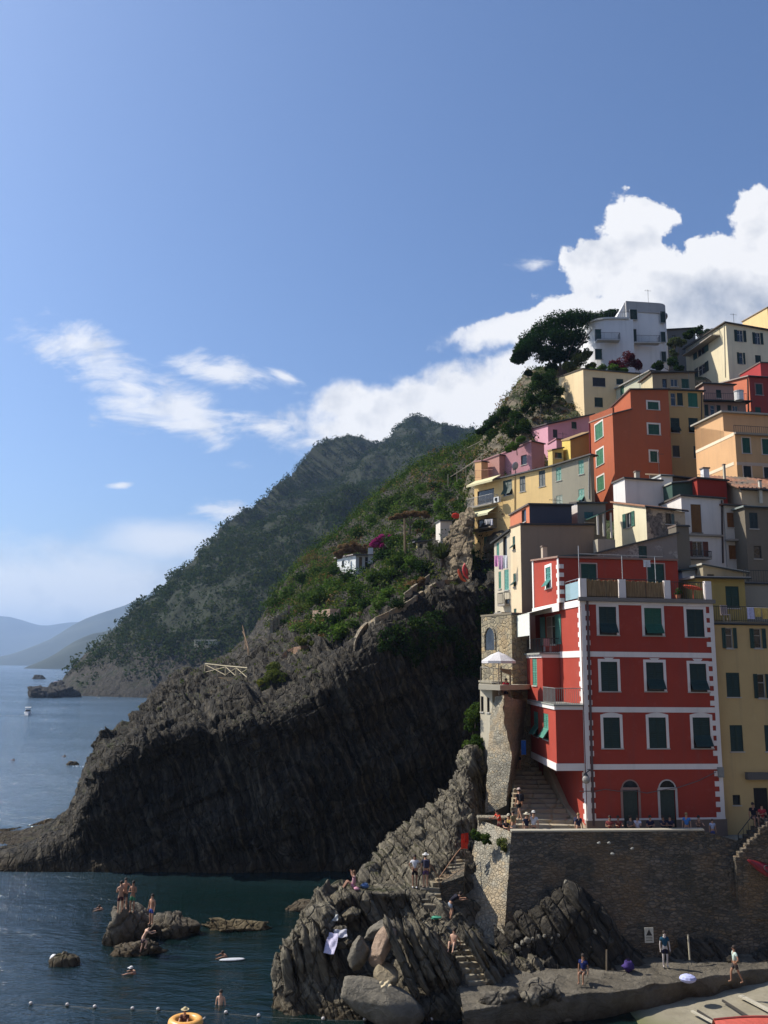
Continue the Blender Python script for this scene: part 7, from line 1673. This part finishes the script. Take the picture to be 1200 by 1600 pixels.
for i, (px, py, Y, R_, lb) in enumerate([(742, 1165, 60.5, 1.0, 'green shrub on top of the crag below the buttress annex'), (738, 1178, 60, .9, 'lower leafy shrub at the crag edge against the dark cliff'), (742, 1115, 61, .9, 'green shrub clinging left of the buttress annex slit windows'), (738, 1132, 61.5, .6, 'small green shrub between the other two crag shrubs')]):
    crown_tree('shrub', lb, 'shrub', P(px, py+14, Y), [(P(px, py, Y), R_), (P(px+6, py-8, Y), R_*.7), (P(px-5, py+6, Y), R_*.7)], 'mid', 130, .12, 50+i, .05, part='foliage')
for i, (px, py, lb) in enumerate([(757, 1310, 'leafy tuft growing on the lit side of the harbour wall, left one'), (785, 1318, 'leafy tuft growing on the lit harbour wall near its corner'), (745, 1304, 'small green tuft at the upper left rim of the harbour wall')]):
    crown_tree('wall_plant', lb, 'plant', P(px, py+6, 51.8-.02*(px-745)), [(P(px, py, 51.3-.03*(px-745)), .42), (P(px+4, py+6, 51.3-.03*(px-745)), .3)], 'olive' if i == 1 else 'mid', 90, .09, 70+i, .02, part='foliage')
# dense undergrowth on the headland slope
px_, py_ = proj_np(HEAD.reshape(-1, 3)); px_ = px_.reshape(HEAD.shape[:2]); py_ = py_.reshape(HEAD.shape[:2])
hp, hy, hY, hz_ = px_[:-1, :-1], py_[:-1, :-1], HEAD[:-1, :-1, 1], HEAD[:-1, :-1, 2]
# green region boundary in depth: behind the cliff edge, right of the bare rocky nose
reg = (hY > 78.5)*(hz_ > 7)*np.clip((hp-400)/70, 0, 1)*(hy < np.interp(hp, [400, 450, 500, 545, 565, 640, 690, 800], [980, 985, 1000, 1010, 975, 930, 900, 900]))*(hp < 800)
reg = reg*(.35+.65*(fbm(HEAD[:-1, :-1, 0]/6, HEAD[:-1, :-1, 1]/6, hz_/6, 3, 77) > -.25))
pts = samplegrid(HEAD, 4600, 8, reg.astype(float)); r_ = RNG.random(len(pts)); R = (.5+1.0*r_**2)*np.clip(pts[:, 1]/115, .8, 1.8); pts[:, 2] += R*.4
s = RNG.random(len(pts))+.35*fbm(pts[:, 0]/9, pts[:, 1]/9, pts[:, 2]/9, 3, 19)
for nm, a, mt in (('undergrowth', (s > .28) & (s < .6), 'mid'), ('dark_undergrowth', s <= .28, 'dark'), ('olive_undergrowth', (s >= .6) & (s < .82), 'olive'), ('bright_undergrowth', (s >= .82) & (s < .96), 'bright'), ('dry_undergrowth', s >= .96, 'dry')):
    tag(leafobj(nm, clumps(pts[a], R[a]*(1.25 if mt == 'mid' else 1), 42, .3, .5, 4, .85), LM[mt]), kind='stuff')
# low tufts on the rocky nose and edge of the cliff
reg = (hY > 76)*(hz_ > 5)*np.clip((hp-200)/200, 0, 1)*(hy < 1115)*(np.abs(gnormals(HEAD))[:-1, :-1, 2] > .45)*(fbm(HEAD[:-1, :-1, 0]/3, HEAD[:-1, :-1, 1]/3, hz_/3, 3, 71) > .08)
pts = samplegrid(HEAD, 1500, 9, reg.astype(float)+1e-12); R = .18+.5*RNG.random(len(pts))**2; pts[:, 2] += R*.3
tag(leafobj('cliff_top_scrub', clumps(pts, R, 30, .17, .4, 6, .7), LM['olive']), kind='stuff')
# ivy and scrub hanging in the upper right of the dark cliff
reg = (hp > 590)*(hp < 775)*(hy > 935)*(hy < 1060)*(hY < 90)*(hy > 935+(740-hp)*.35)*(fbm(HEAD[:-1, :-1, 0]/4, HEAD[:-1, :-1, 1]/4, hz_/4, 3, 72) > -.1)
pts = samplegrid(HEAD, 420, 10, reg.astype(float)+1e-12); R = .25+.35*RNG.random(len(pts))
tag(leafobj('hanging_scrub', clumps(pts, R, 34, .22, .4, 7, .9), LM['dark']), kind='stuff')
# village slope scrub
sp, sy = proj_np(SLOPE.reshape(-1, 3)); sp = sp.reshape(SLOPE.shape[:2])[:-1, :-1]; sy = sy.reshape(SLOPE.shape[:2])[:-1, :-1]
sY = SLOPE[:-1, :-1, 1]
reg = (sY > 88)*(sp > 690)*(sp < 930)*(fbm(SLOPE[:-1, :-1, 0]/4, sY/4, SLOPE[:-1, :-1, 2]/4, 3, 73) > -.22)
pts = samplegrid(SLOPE, 1900, 11, reg.astype(float)); R = .4+.9*RNG.random(len(pts))**2; pts[:, 2] += R*.3
s = RNG.random(len(pts)); a = s < .5; b2 = s > .8; c2 = ~a & ~b2
for mk, nm, mt in ((a, 'slope_scrub', 'dark'), (c2, 'slope_bushes', 'olive'), (b2, 'slope_dry_scrub', 'dry')):
    tag(leafobj(nm, clumps(pts[mk], R[mk], 44, .24, .4, 8, .85), LM[mt]), kind='stuff')
reg = (sY > 56)*(sY < 90)*(sp > 760)*(fbm(SLOPE[:-1, :-1, 0]/4, sY/4, SLOPE[:-1, :-1, 2]/4, 3, 73) > .15)
# individual bushes on the green slope: four kinds, copied
protos = []
for i, mt in enumerate(('mid', 'bright', 'dark', 'mid')):
    rg = np.random.default_rng(90+i); d = rg.normal(size=(14, 3)); d /= np.linalg.norm(d, axis=1, keepdims=True); C = d*rg.uniform(.2, .75, (14, 1))*np.array([1, 1, .7])+np.array([0, 0, .5])
    V = clumps(C, rg.uniform(.3, .5, 14), 60, .17, .45, 90+i, .9)
    o = leafobj('foliage', V, LM[mt]); st = MB(); st.tube([(0, 0, -.6), (.03, 0, .4)], .06, 5); so_ = st.obj('stem', BARK)
    protos.append((o, so_))
spots = [(430, 945, 140), (452, 930, 138), (475, 905, 140), (498, 900, 128), (520, 893, 126), (520, 920, 112), (545, 905, 112), (560, 925, 104), (585, 905, 108), (600, 930, 98), (570, 945, 96), (610, 900, 110), (625, 880, 112), (640, 885, 105), (600, 870, 122), (618, 850, 128), (560, 835, 150), (580, 815, 152), (600, 800, 150), (615, 785, 150), (640, 780, 150), (660, 765, 148), (680, 760, 140), (700, 775, 125), (715, 790, 115), (690, 795, 122), (670, 800, 126), (655, 825, 118), (700, 820, 106), (725, 760, 118), (735, 745, 116), (705, 745, 130), (680, 830, 108), (540, 960, 94), (520, 970, 92), (555, 975, 88), (500, 985, 92), (525, 995, 87), (660, 890, 98), (480, 935, 118), (500, 940, 108), (590, 955, 90), (620, 945, 88), (660, 785, 134), (632, 800, 140), (728, 775, 104)]
lab = {0: 'leafy mid green shrub on the slope left of the village', 1: 'bright yellow green shrub on the slope left of the village', 2: 'very dark green shrub on the slope left of the village', 3: 'leafy mid green shrub on the slope left of the village'}
for i, (px, py, Y) in enumerate(spots):
    k = i % 4; o, so_ = protos[k]; c = onto(BV_HEAD, px, py+6, P(px, py+8, Y)); Y = c.y; t = thing('shrub', lab[k], 'shrub', c, {0: 'mid green slope shrubs', 1: 'bright green slope shrubs', 2: 'dark green slope shrubs', 3: 'mid green slope shrubs'}[k], rad(i*77)); sc_ = random.uniform(1.3, 2.2)*Y/115; t.scale = (sc_, sc_, sc_*random.uniform(.7, 1.0))
    if i < 4: o.parent = t; so_.parent = t
    else:
        for src in (o, so_): c_ = src.copy(); COL.objects.link(c_); c_.parent = t
# ======================================================= people
SKIN = {}
def skinm(c):
    if c in SKIN: return SKIN[c]
    m, N = newmat('skin'); p = pos(N); finish(N, N.mix(N.noise(p, 8, 2), c4(c), c4(sc3(c, .8))), .6, spec=.3, **{'Subsurface Weight': .05}); SKIN[c] = m; return m
def skinmesh(name, verts, edges, radii, mat, parent, root=0, lvl=1):
    me = bpy.data.meshes.new(name); me.from_pydata([tuple(v) for v in verts], edges, []); me.update()
    o = bpy.data.objects.new(name, me); COL.objects.link(o); o.parent = parent
    sk = o.modifiers.new('skin', 'SKIN'); sk.use_smooth_shade = True
    lay = me.skin_vertices if len(me.skin_vertices) else None
    if lay is None:
        bpy.context.view_layer.objects.active = o
        import bmesh; bm = bmesh.new(); bm.from_mesh(me); bm.verts.layers.skin.verify(); bm.to_mesh(me); bm.free(); lay = me.skin_vertices
    for i, r in enumerate(radii):
        d = lay[0].data[i]; d.radius = (r, r) if not isinstance(r, tuple) else r; d.use_root = (i == root)
    sb = o.modifiers.new('sub', 'SUBSURF'); sb.levels = lvl; sb.render_levels = lvl
    me.materials.append(mat); return o
def person(label, loc, rz, pose='stand', h=1.72, top=None, bottom=(.03, .03, .05), hair=(.03, .02, .015), hat=None, skin=(.42, .24, .16), arms='down', shoes=None, group=None, lean=0., female=False, pack=None):
    t = thing('person', label, 'person', loc, group, rad(rz)); k = h/1.72
    V3 = lambda x, y, z: Vector((x*k, y*k, z*k))
    sit = pose in ('sit', 'sitfloor', 'lie'); 
    pz = {'stand': .93, 'walk': .92, 'bend': .85, 'sit': .48, 'sitfloor': .14, 'swim': -.25, 'climb': .8}[pose]
    ly = lean
    pel = V3(0, 0, pz); sp = V3(0, ly*.2, pz+.2); ch = V3(0, ly*.5, pz+.42-abs(ly)*.08); nk = V3(0, ly*.72, pz+.56-abs(ly)*.15)
    if pose == 'bend': sp = V3(0, .15, pz+.17); ch = V3(0, .36, pz+.28); nk = V3(0, .5, pz+.33)
    if pose == 'swim': sp = V3(0, .1, -.12); ch = V3(0, .2, -.02); nk = V3(0, .27, .06)
    up_ = (nk-ch).normalized(); hd0 = nk+up_*.10*k+V3(0, .02, .0); hd1 = hd0+Vector((0, 0, 1))*.11*k
    vs = [pel, sp, ch, nk, hd0, hd1]; ra = [.115, .1, .12, .05, .078, .07]; ed = [(0, 1), (1, 2), (2, 3), (3, 4), (4, 5)]
    ends = {}
    def add(p, r, par): vs.append(p); ra.append(r*1.0); ed.append((par, len(vs)-1)); return len(vs)-1
    sh_w = .155 if female else .175
    for s in (-1, 1):
        hip = add(pel+V3(.09*s, 0, -.06), .085, 0)
        if pose == 'sit': kn, an, to = V3(.11*s, .42, pz+.02), V3(.11*s, .44, .08), V3(.12*s, .58, .04)
        elif pose == 'sitfloor': kn, an, to = V3(.13*s, .38, .42), V3(.12*s, .62, .07), V3(.12*s, .76, .03)
        elif pose == 'walk': kn, an, to = V3(.09*s, .16*s+.03, .5), V3(.09*s, .26*s-.06, .09), V3(.1*s, .26*s+.09, .04)
        elif pose == 'bend': kn, an, to = V3(.12*s, .12, .48), V3(.12*s, -.02, .08), V3(.13*s, .14, .04)
        elif pose == 'climb': kn, an, to = V3(.12*s, .22 if s > 0 else .02, .62 if s > 0 else .42), V3(.12*s, .1 if s > 0 else -.1, .3 if s > 0 else .05), V3(.13*s, .24 if s > 0 else .05, .3 if s > 0 else .03)
        elif pose == 'swim': kn, an, to = V3(.1*s, -.4, -.35), V3(.1*s, -.75, -.4), V3(.1*s, -.9, -.42)
        else: kn, an, to = V3(.1*s, .03, .5), V3(.1*s, 0, .09), V3(.115*s, .15, .035)
        kn_ = add(kn, .055, hip); an_ = add(an, .036, kn_); add(to, .035, an_)
        shd = add(ch+V3(sh_w*s, 0, .06), .055, 2)
        S = vs[shd]
        if arms == 'hips': el, wr_ = S+V3(.17*s, -.05, -.22), S+V3(0.0*s, .04, -.42)
        elif arms == 'up': el, wr_ = S+V3(.14*s, .12, .06), S+V3(.03*s, .16, .26)
        elif arms == 'cross': el, wr_ = S+V3(.05*s, .06, -.27), S+V3(-.1*s, .24, -.2)
        elif arms == 'fwd': el, wr_ = S+V3(.03*s, .2, -.18), S+V3(-.02*s, .44, -.16)
        elif arms == 'back': el, wr_ = S+V3(.08*s, -.2, -.22), S+V3(.1*s, -.34, -.42)
        elif arms == 'swim': el, wr_ = S+V3(.15*s, .22, .02), S+V3(.12*s, .45, -.06)
        elif arms == 'one': el, wr_ = (S+V3(.06*s, .03, -.27), S+V3(.06*s, .08, -.5)) if s < 0 else (S+V3(.1, .12, -.15), S+V3(.04, .2, .06))
        else: el, wr_ = S+V3(.06*s, -.01, -.28), S+V3(.07*s, .05, -.52)
        e_ = add(el, .04, shd); w_ = add(wr_, .027, e_)
        d = (wr_-el).normalized(); sd = d.cross(Vector((0, 1, 0.2))).normalized(); fwd_ = sd.cross(d)
        pm = add(wr_+d*.06*k, .03, w_)
        for q, (o_, L) in enumerate([(-.026, .07), (-.009, .082), (.009, .078), (.026, .062)]):
            f1_ = add(vs[pm]+d*.035*k+fwd_*o_*k, .009, pm); add(vs[f1_]+d*L*.6*k+sd*.015*k, .008, f1_)
        th = add(vs[w_]+d*.035*k+fwd_*.04*k, .011, w_); add(vs[th]+d*.04*k+fwd_*.012*k, .009, th)
    ra = [r*k for r in ra]
    skinmesh('body', vs, ed, ra, skinm(skin), t)
    # clothes
    S = [i for i in range(len(vs))]
    per = (len(vs)-6)//2; hipi = [6, 6+per]; 
    if bottom is not None:
        w = [pel+V3(0, 0, .06), pel]; wr = [.128, .135]; we = [(0, 1)]
        for hi in hipi:
            a = len(w); w += [vs[hi], vs[hi].lerp(vs[hi+1], .62)]; wr += [.105, .085]; we += [(1, a), (a, a+1)]
        skinmesh('shorts', w, we, [r*k for r in wr], cloth(bottom), t)
    if top is not None:
        w = [pel+V3(0, 0, .05), sp, ch, nk-up_*.03*k]; wr = [.13, .122, .138, .068]; we = [(0, 1), (1, 2), (2, 3)]
        for hi in hipi:
            a = len(w); s_ = hi+4; w += [vs[s_], vs[s_].lerp(vs[s_+1], .55)]; wr += [.072, .058]; we += [(2, a), (a, a+1)]
        skinmesh('shirt', w, we, [r*k for r in wr], cloth(top), t)
    mb = MB(); c = (hd0+hd1)/2
    if hat:
        mb.ell(c+V3(0, -.005, .09), (.1*k, .11*k, .08*k), 12, 6); mb.tube([c+V3(0, 0, .055), c+V3(0, 0, .07)], .19*k if hat[1] else .115*k, 16)
        if not hat[1]: mb.box(c+V3(0, .13, .065), (.14*k, .12*k, .015*k))
        mb.obj('hat', cloth(hat[0]), None).parent = t
    hb = MB(); hb.ell(c+V3(0, -.022, .03), (.092*k, .1*k, .1*k), 12, 8)
    if female: hb.ell(c+V3(0, -.07, -.07), (.085*k, .055*k, .13*k), 10, 6)
    hb.obj('hair', paint(hair, .8), None, True).parent = t
    fb_ = MB(); fb_.ell(c+V3(0, .088, -.015), (.014*k, .022*k, .025*k), 6, 4); fb_.obj('nose', skinm(skin), None, True).parent = t
    for s in (-1, 1): eb = MB(); eb.ell(c+V3(.03*s, .072, .012), (.011*k, .01*k, .008*k), 6, 4); eb.obj('eye', paint((.02, .015, .01)), None).parent = t
    eb = MB(); eb.ell(c+V3(0, .078, -.052), (.024*k, .01*k, .006*k), 6, 4); eb.obj('mouth', paint((.3, .08, .07)), None).parent = t
    if shoes:
        for hi in hipi: sb_ = MB(); sb_.ell(vs[hi+2].lerp(vs[hi+3], .5)-V3(0, 0, .02), (.05*k, .13*k, .045*k), 8, 6); sb_.obj('shoe', paint(shoes), None, True).parent = t
    if pack: pb = MB(); pb.box(ch+V3(0, -.2, -.08), (.3*k, .18*k, .42*k)); pb.obj('backpack', cloth(pack), None, bevel=.05).parent = t
    return t
TAN = (.45, .25, .16); PALE_ = (.55, .34, .24); DRK = (.3, .16, .1)
q = lambda px, py, Y: P(px, py, Y)
# bathers on the sea rock
person('shirtless bather in dark trunks on the rounded sea rock, left of the three', PZ(187, 1427, 2.2), 30, h=1.75, bottom=(.06, .02, .03), skin=TAN, arms='cross')
person('bather at the back of the group of three on the sea rock', PZ(194, 1421, 2.25), 200, h=1.72, bottom=(.1, .08, .07), skin=TAN, arms='hips')
person('shirtless bather in green shorts on the rounded sea rock', PZ(206, 1426, 2.15), 170, h=1.72, bottom=(.06, .22, .12), skin=DRK, arms='cross')
person('boy in blue trunks standing between the two sea rocks', PZ(236, 1445, 1.0), 150, h=1.72, bottom=(.05, .09, .35), skin=TAN)
person('bather climbing out of the water below the boy in blue trunks', PZ(222, 1490, .1), -60, 'climb', h=1.7, bottom=(.08, .05, .08), skin=PALE_, arms='fwd', lean=.4)
person('swimmer with a pale board in the dark water below the reef', PZ(357, 1494, .02), 100, 'swim', arms='swim', bottom=(.02, .02, .03), skin=DRK)
c = PZ(363, 1499, .06); mb = MB(); mb.ell(c, (.75, .22, .06), 14, 6, rot(0, 0, 10)); tag(mb.obj('swim_board', paint((.5, .52, .55), .5), None, True), 'pale board floating next to the swimmer below the reef', 'board')
person('swimmer with a white cap between the sea rocks and the float rope', PZ(214, 1521, .02), 80, 'swim', arms='swim', bottom=(.02, .02, .03), skin=DRK, hat=((.6, .6, .6), False))
person('lone swimmer in the dark water behind the three bathers', PZ(163, 1421, .0), 100, 'swim', arms='swim', bottom=(.02, .02, .03), skin=DRK)
person('tiny swimmer far out on the left, nearer the frame edge', PZ(22, 1188, .02), 40, 'swim', arms='swim', skin=DRK)
person('tiny swimmer far out just left of the cliff end', PZ(102, 1182, .02), 40, 'swim', arms='swim', skin=DRK)
# ring float with its rider, and a second head at the bottom edge
c = PZ(290, 1597, .12); t = thing('swim_ring', 'big orange inflatable ring at the bottom edge of the water', 'swim ring', c)
mb = MB(); R_, r_ = .62, .2; vs = []; fs = []
for i in range(24):
    for j in range(10): a, b3 = 2*math.pi*i/24, 2*math.pi*j/10; vs.append(c+Vector(((R_+r_*math.cos(b3))*math.cos(a), (R_+r_*math.cos(b3))*math.sin(a)*.9, r_*math.sin(b3))))
for i in range(24):
    for j in range(10): fs.append((i*10+j, ((i+1) % 24)*10+j, ((i+1) % 24)*10+(j+1) % 10, i*10+(j+1) % 10))
mb.add(vs, fs); mb.obj('ring', paint((.75, .38, .1), .35), t, True); mb = MB(); mb.tube([c+Vector((.8, .1, .1)), c+Vector((.9, .05, .2))], .04, 6); mb.obj('valve', paint((.4, .4, .4)), t)
person('person in a straw hat sitting in the big orange swim ring', c+Vector((-.05, 0, -.35)), 175, 'sitfloor', h=1.7, top=(.1, .05, .04), bottom=(.05, .03, .03), skin=TAN, arms='fwd', hat=((.5, .42, .25), True))
person('bather with only head and shoulders at the bottom edge beside the ring', PZ(343, 1606, -1.05), 170, 'stand', h=1.7, bottom=(.05, .05, .1), skin=PALE_)
# shore ledge
person('woman sitting on the tip of the shore ledge with raised hands', onto(BV_FORE, 553, 1388), 100, 'sitfloor', h=1.66, top=(.45, .25, .3), bottom=(.5, .25, .32), female=True, skin=TAN, arms='up', hair=(.12, .06, .03))
person('woman in white top and black shorts, hands on hips, on the shore ledge', onto(BV_FORE, 648, 1387), 175, h=1.7, top=(.62, .62, .65), bottom=(.02, .015, .02), female=True, skin=DRK, arms='hips', shoes=(.6, .6, .6))
person('walker in a white hat and purple shorts beside the woman on the shore ledge', onto(BV_FORE, 665, 1387), 10, h=1.74, top=(.03, .03, .05), bottom=(.12, .07, .14), hat=((.6, .6, .58), True), skin=TAN, arms='down', shoes=(.2, .15, .12), pack=(.05, .05, .08))
person('sunbather leaning back on the middle stone steps', q(709, 1482, 46.0), 160, 'sitfloor', h=1.68, bottom=(.25, .3, .35), skin=PALE_, arms='back', female=True, lean=-.1)
person('person in a black top bending over bags beside the middle steps', onto(BV_FORE, 703, 1437), -80, 'bend', h=1.7, top=(.02, .02, .03), bottom=(.3, .34, .4), skin=TAN, arms='fwd')
# people on the terrace by the steps
z0 = FLZ
def T_(px, Y, z=None): a = P(px, 1290, Y); return Vector((a.x, Y, FLZ if z is None else z))
person('person in a dark dress and straw hat standing at the parapet', T_(823, 50.9), 190, h=1.68, top=(.02, .025, .05), bottom=(.02, .025, .05), hat=((.6, .55, .42), True), female=True, skin=TAN)
person('person in a white shirt and white cap standing at the parapet', T_(834, 50.9), 170, h=1.78, top=(.55, .55, .6), bottom=(.05, .05, .05), hat=((.62, .6, .56), False), skin=TAN, arms='one')
person('bending person in an orange red shirt at the stone slab', T_(781, 52.4), 120, 'stand', h=1.68, top=(.6, .07, .04), bottom=(.1, .03, .03), skin=TAN, lean=.25, arms='fwd')
person('person in a yellow top seated in the group by the stone slab', T_(795, 53.0), 150, 'sit', h=1.7, top=(.6, .45, .12), bottom=(.1, .1, .1), skin=TAN, arms='fwd', hat=((.5, .45, .35), False))
person('person in a black top seated in front of the group by the stone slab', T_(790, 51.9), 200, 'sit', h=1.7, top=(.03, .03, .035), bottom=(.05, .05, .06), skin=TAN, arms='fwd')
person('person in pale trousers standing behind the seated group', T_(802, 52.2), 40, 'stand', h=1.6, top=(.25, .22, .12), bottom=(.5, .48, .45), skin=TAN)
person('climber in black with a pale cap on the lower part of the red house steps', T_(812, 54.2, FLZ+.8), 30, 'walk', h=1.78, top=(.015, .015, .02), bottom=(.02, .02, .02), hat=((.55, .45, .4), False), skin=TAN, pack=(.02, .02, .025))
person('woman in a pale pink top with dark shorts at the head of the steps', T_(812, 60.4, FLZ+3.0), 185, h=1.68, top=(.6, .45, .42), bottom=(.02, .02, .03), female=True, skin=TAN, arms='cross')
person('person with a navy backpack standing at the parapet by the red house corner', T_(904, 51.2), 200, h=1.66, top=(.04, .04, .07), bottom=(.05, .05, .08), skin=TAN, pack=(.03, .035, .08), hair=(.25, .16, .08))
person('person in a red shirt on the upper path below the white parasol', q(791, 1101, 58.6), 150, h=1.7, top=(.5, .03, .05), bottom=(.04, .04, .06), skin=TAN)
# people resting against the red house
seat = [(953, (.2, .05, .05), 'person in dark red resting at the plinth left of the arched doors', DRK), (966, (.25, .06, .05), 'second person in dark red left of the left arched door', DRK), (985, (.12, .11, .11), 'person in grey seated before the left arched door', TAN), (996, (.6, .6, .7), 'person in a white shirt seated before the left arched door', TAN), (1016, (.03, .03, .06), 'person in navy seated between the two arched doors', TAN), (1036, (.04, .04, .07), 'person in dark clothes seated before the right arched door', DRK), (1047, (.03, .03, .06), 'person in black leaning at the right side of the right arched door', TAN), (1092, (.2, .13, .1), 'person in brown seated right of the blue shirt', TAN)]
for i, (px, tc, lb, sk_) in enumerate(seat): person(lb, T_(px, 52.0+.06*i, FLZ+.15), 180+(i % 3-1)*15, 'sit', h=1.7, top=tc, bottom=(.04, .04, .05), skin=sk_, arms='fwd' if i % 2 else 'cross')
person('person in a blue shirt standing right of the arched doors', T_(1073, 52.0), 160, h=1.62, top=(.07, .2, .5), bottom=(.04, .05, .1), hair=(.25, .17, .08), skin=TAN)
person('child in a pale blue top near the right corner of the red house', T_(1113, 51.9), 180, h=1.3, top=(.4, .45, .6), bottom=(.1, .12, .3), skin=TAN)
# right hand steps by the yellow house
person('person in black sitting on the steps of the ochre yellow house', P(1178, 1290, 51.9), 180, 'sit', h=1.7, top=(.02, .02, .03), bottom=(.05, .06, .1), skin=DRK)
person('person in a red top at the right edge by the yellow house door', P(1192, 1292, 52.4), 180, 'sit', h=1.7, top=(.4, .05, .06), bottom=(.05, .05, .08), skin=TAN, arms='cross')
# quay
person('person in a dark blue top sitting on the quay against the rocks', PZ(912, 1534, zq+.1), 150, 'sit', h=1.7, top=(.02, .03, .12), bottom=(.12, .1, .09), skin=DRK)
person('person in a teal shirt and white leggings standing at the harbour wall foot', PZ(1040, 1512, zq+.1), 180, h=1.75, top=(.02, .07, .12), bottom=(.02, .02, .04), skin=(.5, .45, .42), shoes=(.05, .05, .05))
person('walker in a white top on the quay edge at the right', PZ(1150, 1536, zq), 90, 'walk', h=1.72, top=(.45, .55, .5), bottom=(.06, .05, .05), skin=DRK, arms='hips')
# bits and pieces
def bag(label, c, s, col, cat='bag', name='bag'):
    t = thing(name, label, cat, c); mb = MB(); mb.ell(Vector(c)+Vector((0, 0, s[2])), s, 12, 8, None, .3, int(c[0]*10)); mb.obj('sack', cloth(col), t, True)
    mb = MB(); a = np.linspace(0, math.pi, 7); mb.tube([Vector(c)+Vector((s[0]*.5*math.cos(x), 0, s[2]*(1.7+.7*math.sin(x)))) for x in a], .015, 4); mb.obj('handle', cloth(sc3(col, .6)), t)
bag('blue and white bag behind the seated woman on the ledge', onto(BV_FORE, 570, 1388), (.22, .16, .13), (.12, .2, .38))
bag('pink bag in front of the seated woman on the ledge', onto(BV_FORE, 557, 1391), (.15, .12, .08), (.6, .3, .38))
bag('purple bag lying on the quay under the harbour wall', PZ(982, 1518, zq+.1), (.3, .22, .25), (.06, .04, .16))
bag('green and teal towel bundle beside the bending person', onto(BV_FORE, 682, 1436), (.26, .18, .07), (.08, .3, .2), 'towel', 'towel_bundle')
def towel(label, c, a, b2_, col, R):
    mb = MB(); n = 10; vs = []
    for i in range(n+1):
        for j in range(n+1): x, y = i/n-.5, j/n-.5; vs.append(Vector(c)+R@Vector((x*a, y*b2_, .05*math.sin(x*9+1)*math.cos(y*7)+.03)))
    f1 = [(i*(n+1)+j, (i+1)*(n+1)+j, (i+1)*(n+1)+j+1, i*(n+1)+j+1) for i in range(n) for j in range(n)]; mb.add(vs, f1); mb.add([v_-Vector((0, 0, .02)) for v_ in vs], [f[::-1] for f in f1])
    tag(mb.obj('towel', cloth(col), None, True), label, 'towel')
towel('lavender white towel draped down the left shore rocks', q(518, 1474, 45.3), .6, .95, (.55, .52, .68), rot(58, 0, -25))
towel('white cloth folded above the lavender towel on the shore rocks', q(532, 1459, 45.9), .65, .4, (.6, .6, .66), rot(45, 0, 10))
towel('round pale cloth on the top block of the left shore rocks', q(523, 1434, 46.9), .35, .3, (.6, .62, .6), rot(60, 0, 0))
towel('small pale towel at the foot of the rounded tan boulder', q(602, 1538, 42.6), .5, .3, (.6, .5, .32), rot(30, 0, 20))
c = PZ(1075, 1535, zq+.1); t = thing('parasol', 'small pale lilac parasol lying on the quay', 'parasol', c); mb = MB(); mb.ell(c+Vector((0, 0, .18)), (.42, .35, .2), 12, 6); mb.obj('canopy', cloth((.45, .48, .75)), t); mb = MB(); mb.tube([c+Vector((0, 0, .2)), c+Vector((.1, .1, .75))], .015, 5); mb.obj('pole', IRON, t)
# red garments on the rail, blue cloth on the steps
t = laundry('hanging_garment', 'bright orange red garment hanging at the top of the railed steps', [P(720, 1303, 51.4), P(732, 1301, 51.6)], [(.7, .06, .03), (.6, .04, .02)], .85, 'clothing', False)
laundry('hanging_garment', 'lower orange red garment hanging under the other one by the rail', [P(720, 1316, 51.2), P(731, 1316, 51.3)], [(.68, .06, .03)], .5, 'clothing', False)
laundry('hanging_towel', 'bright blue towel on a line at the head of the red house steps', [P(814, 1157, 58.6), P(822, 1157, 58.6)], [(.04, .16, .6)], 1.2, 'towel')
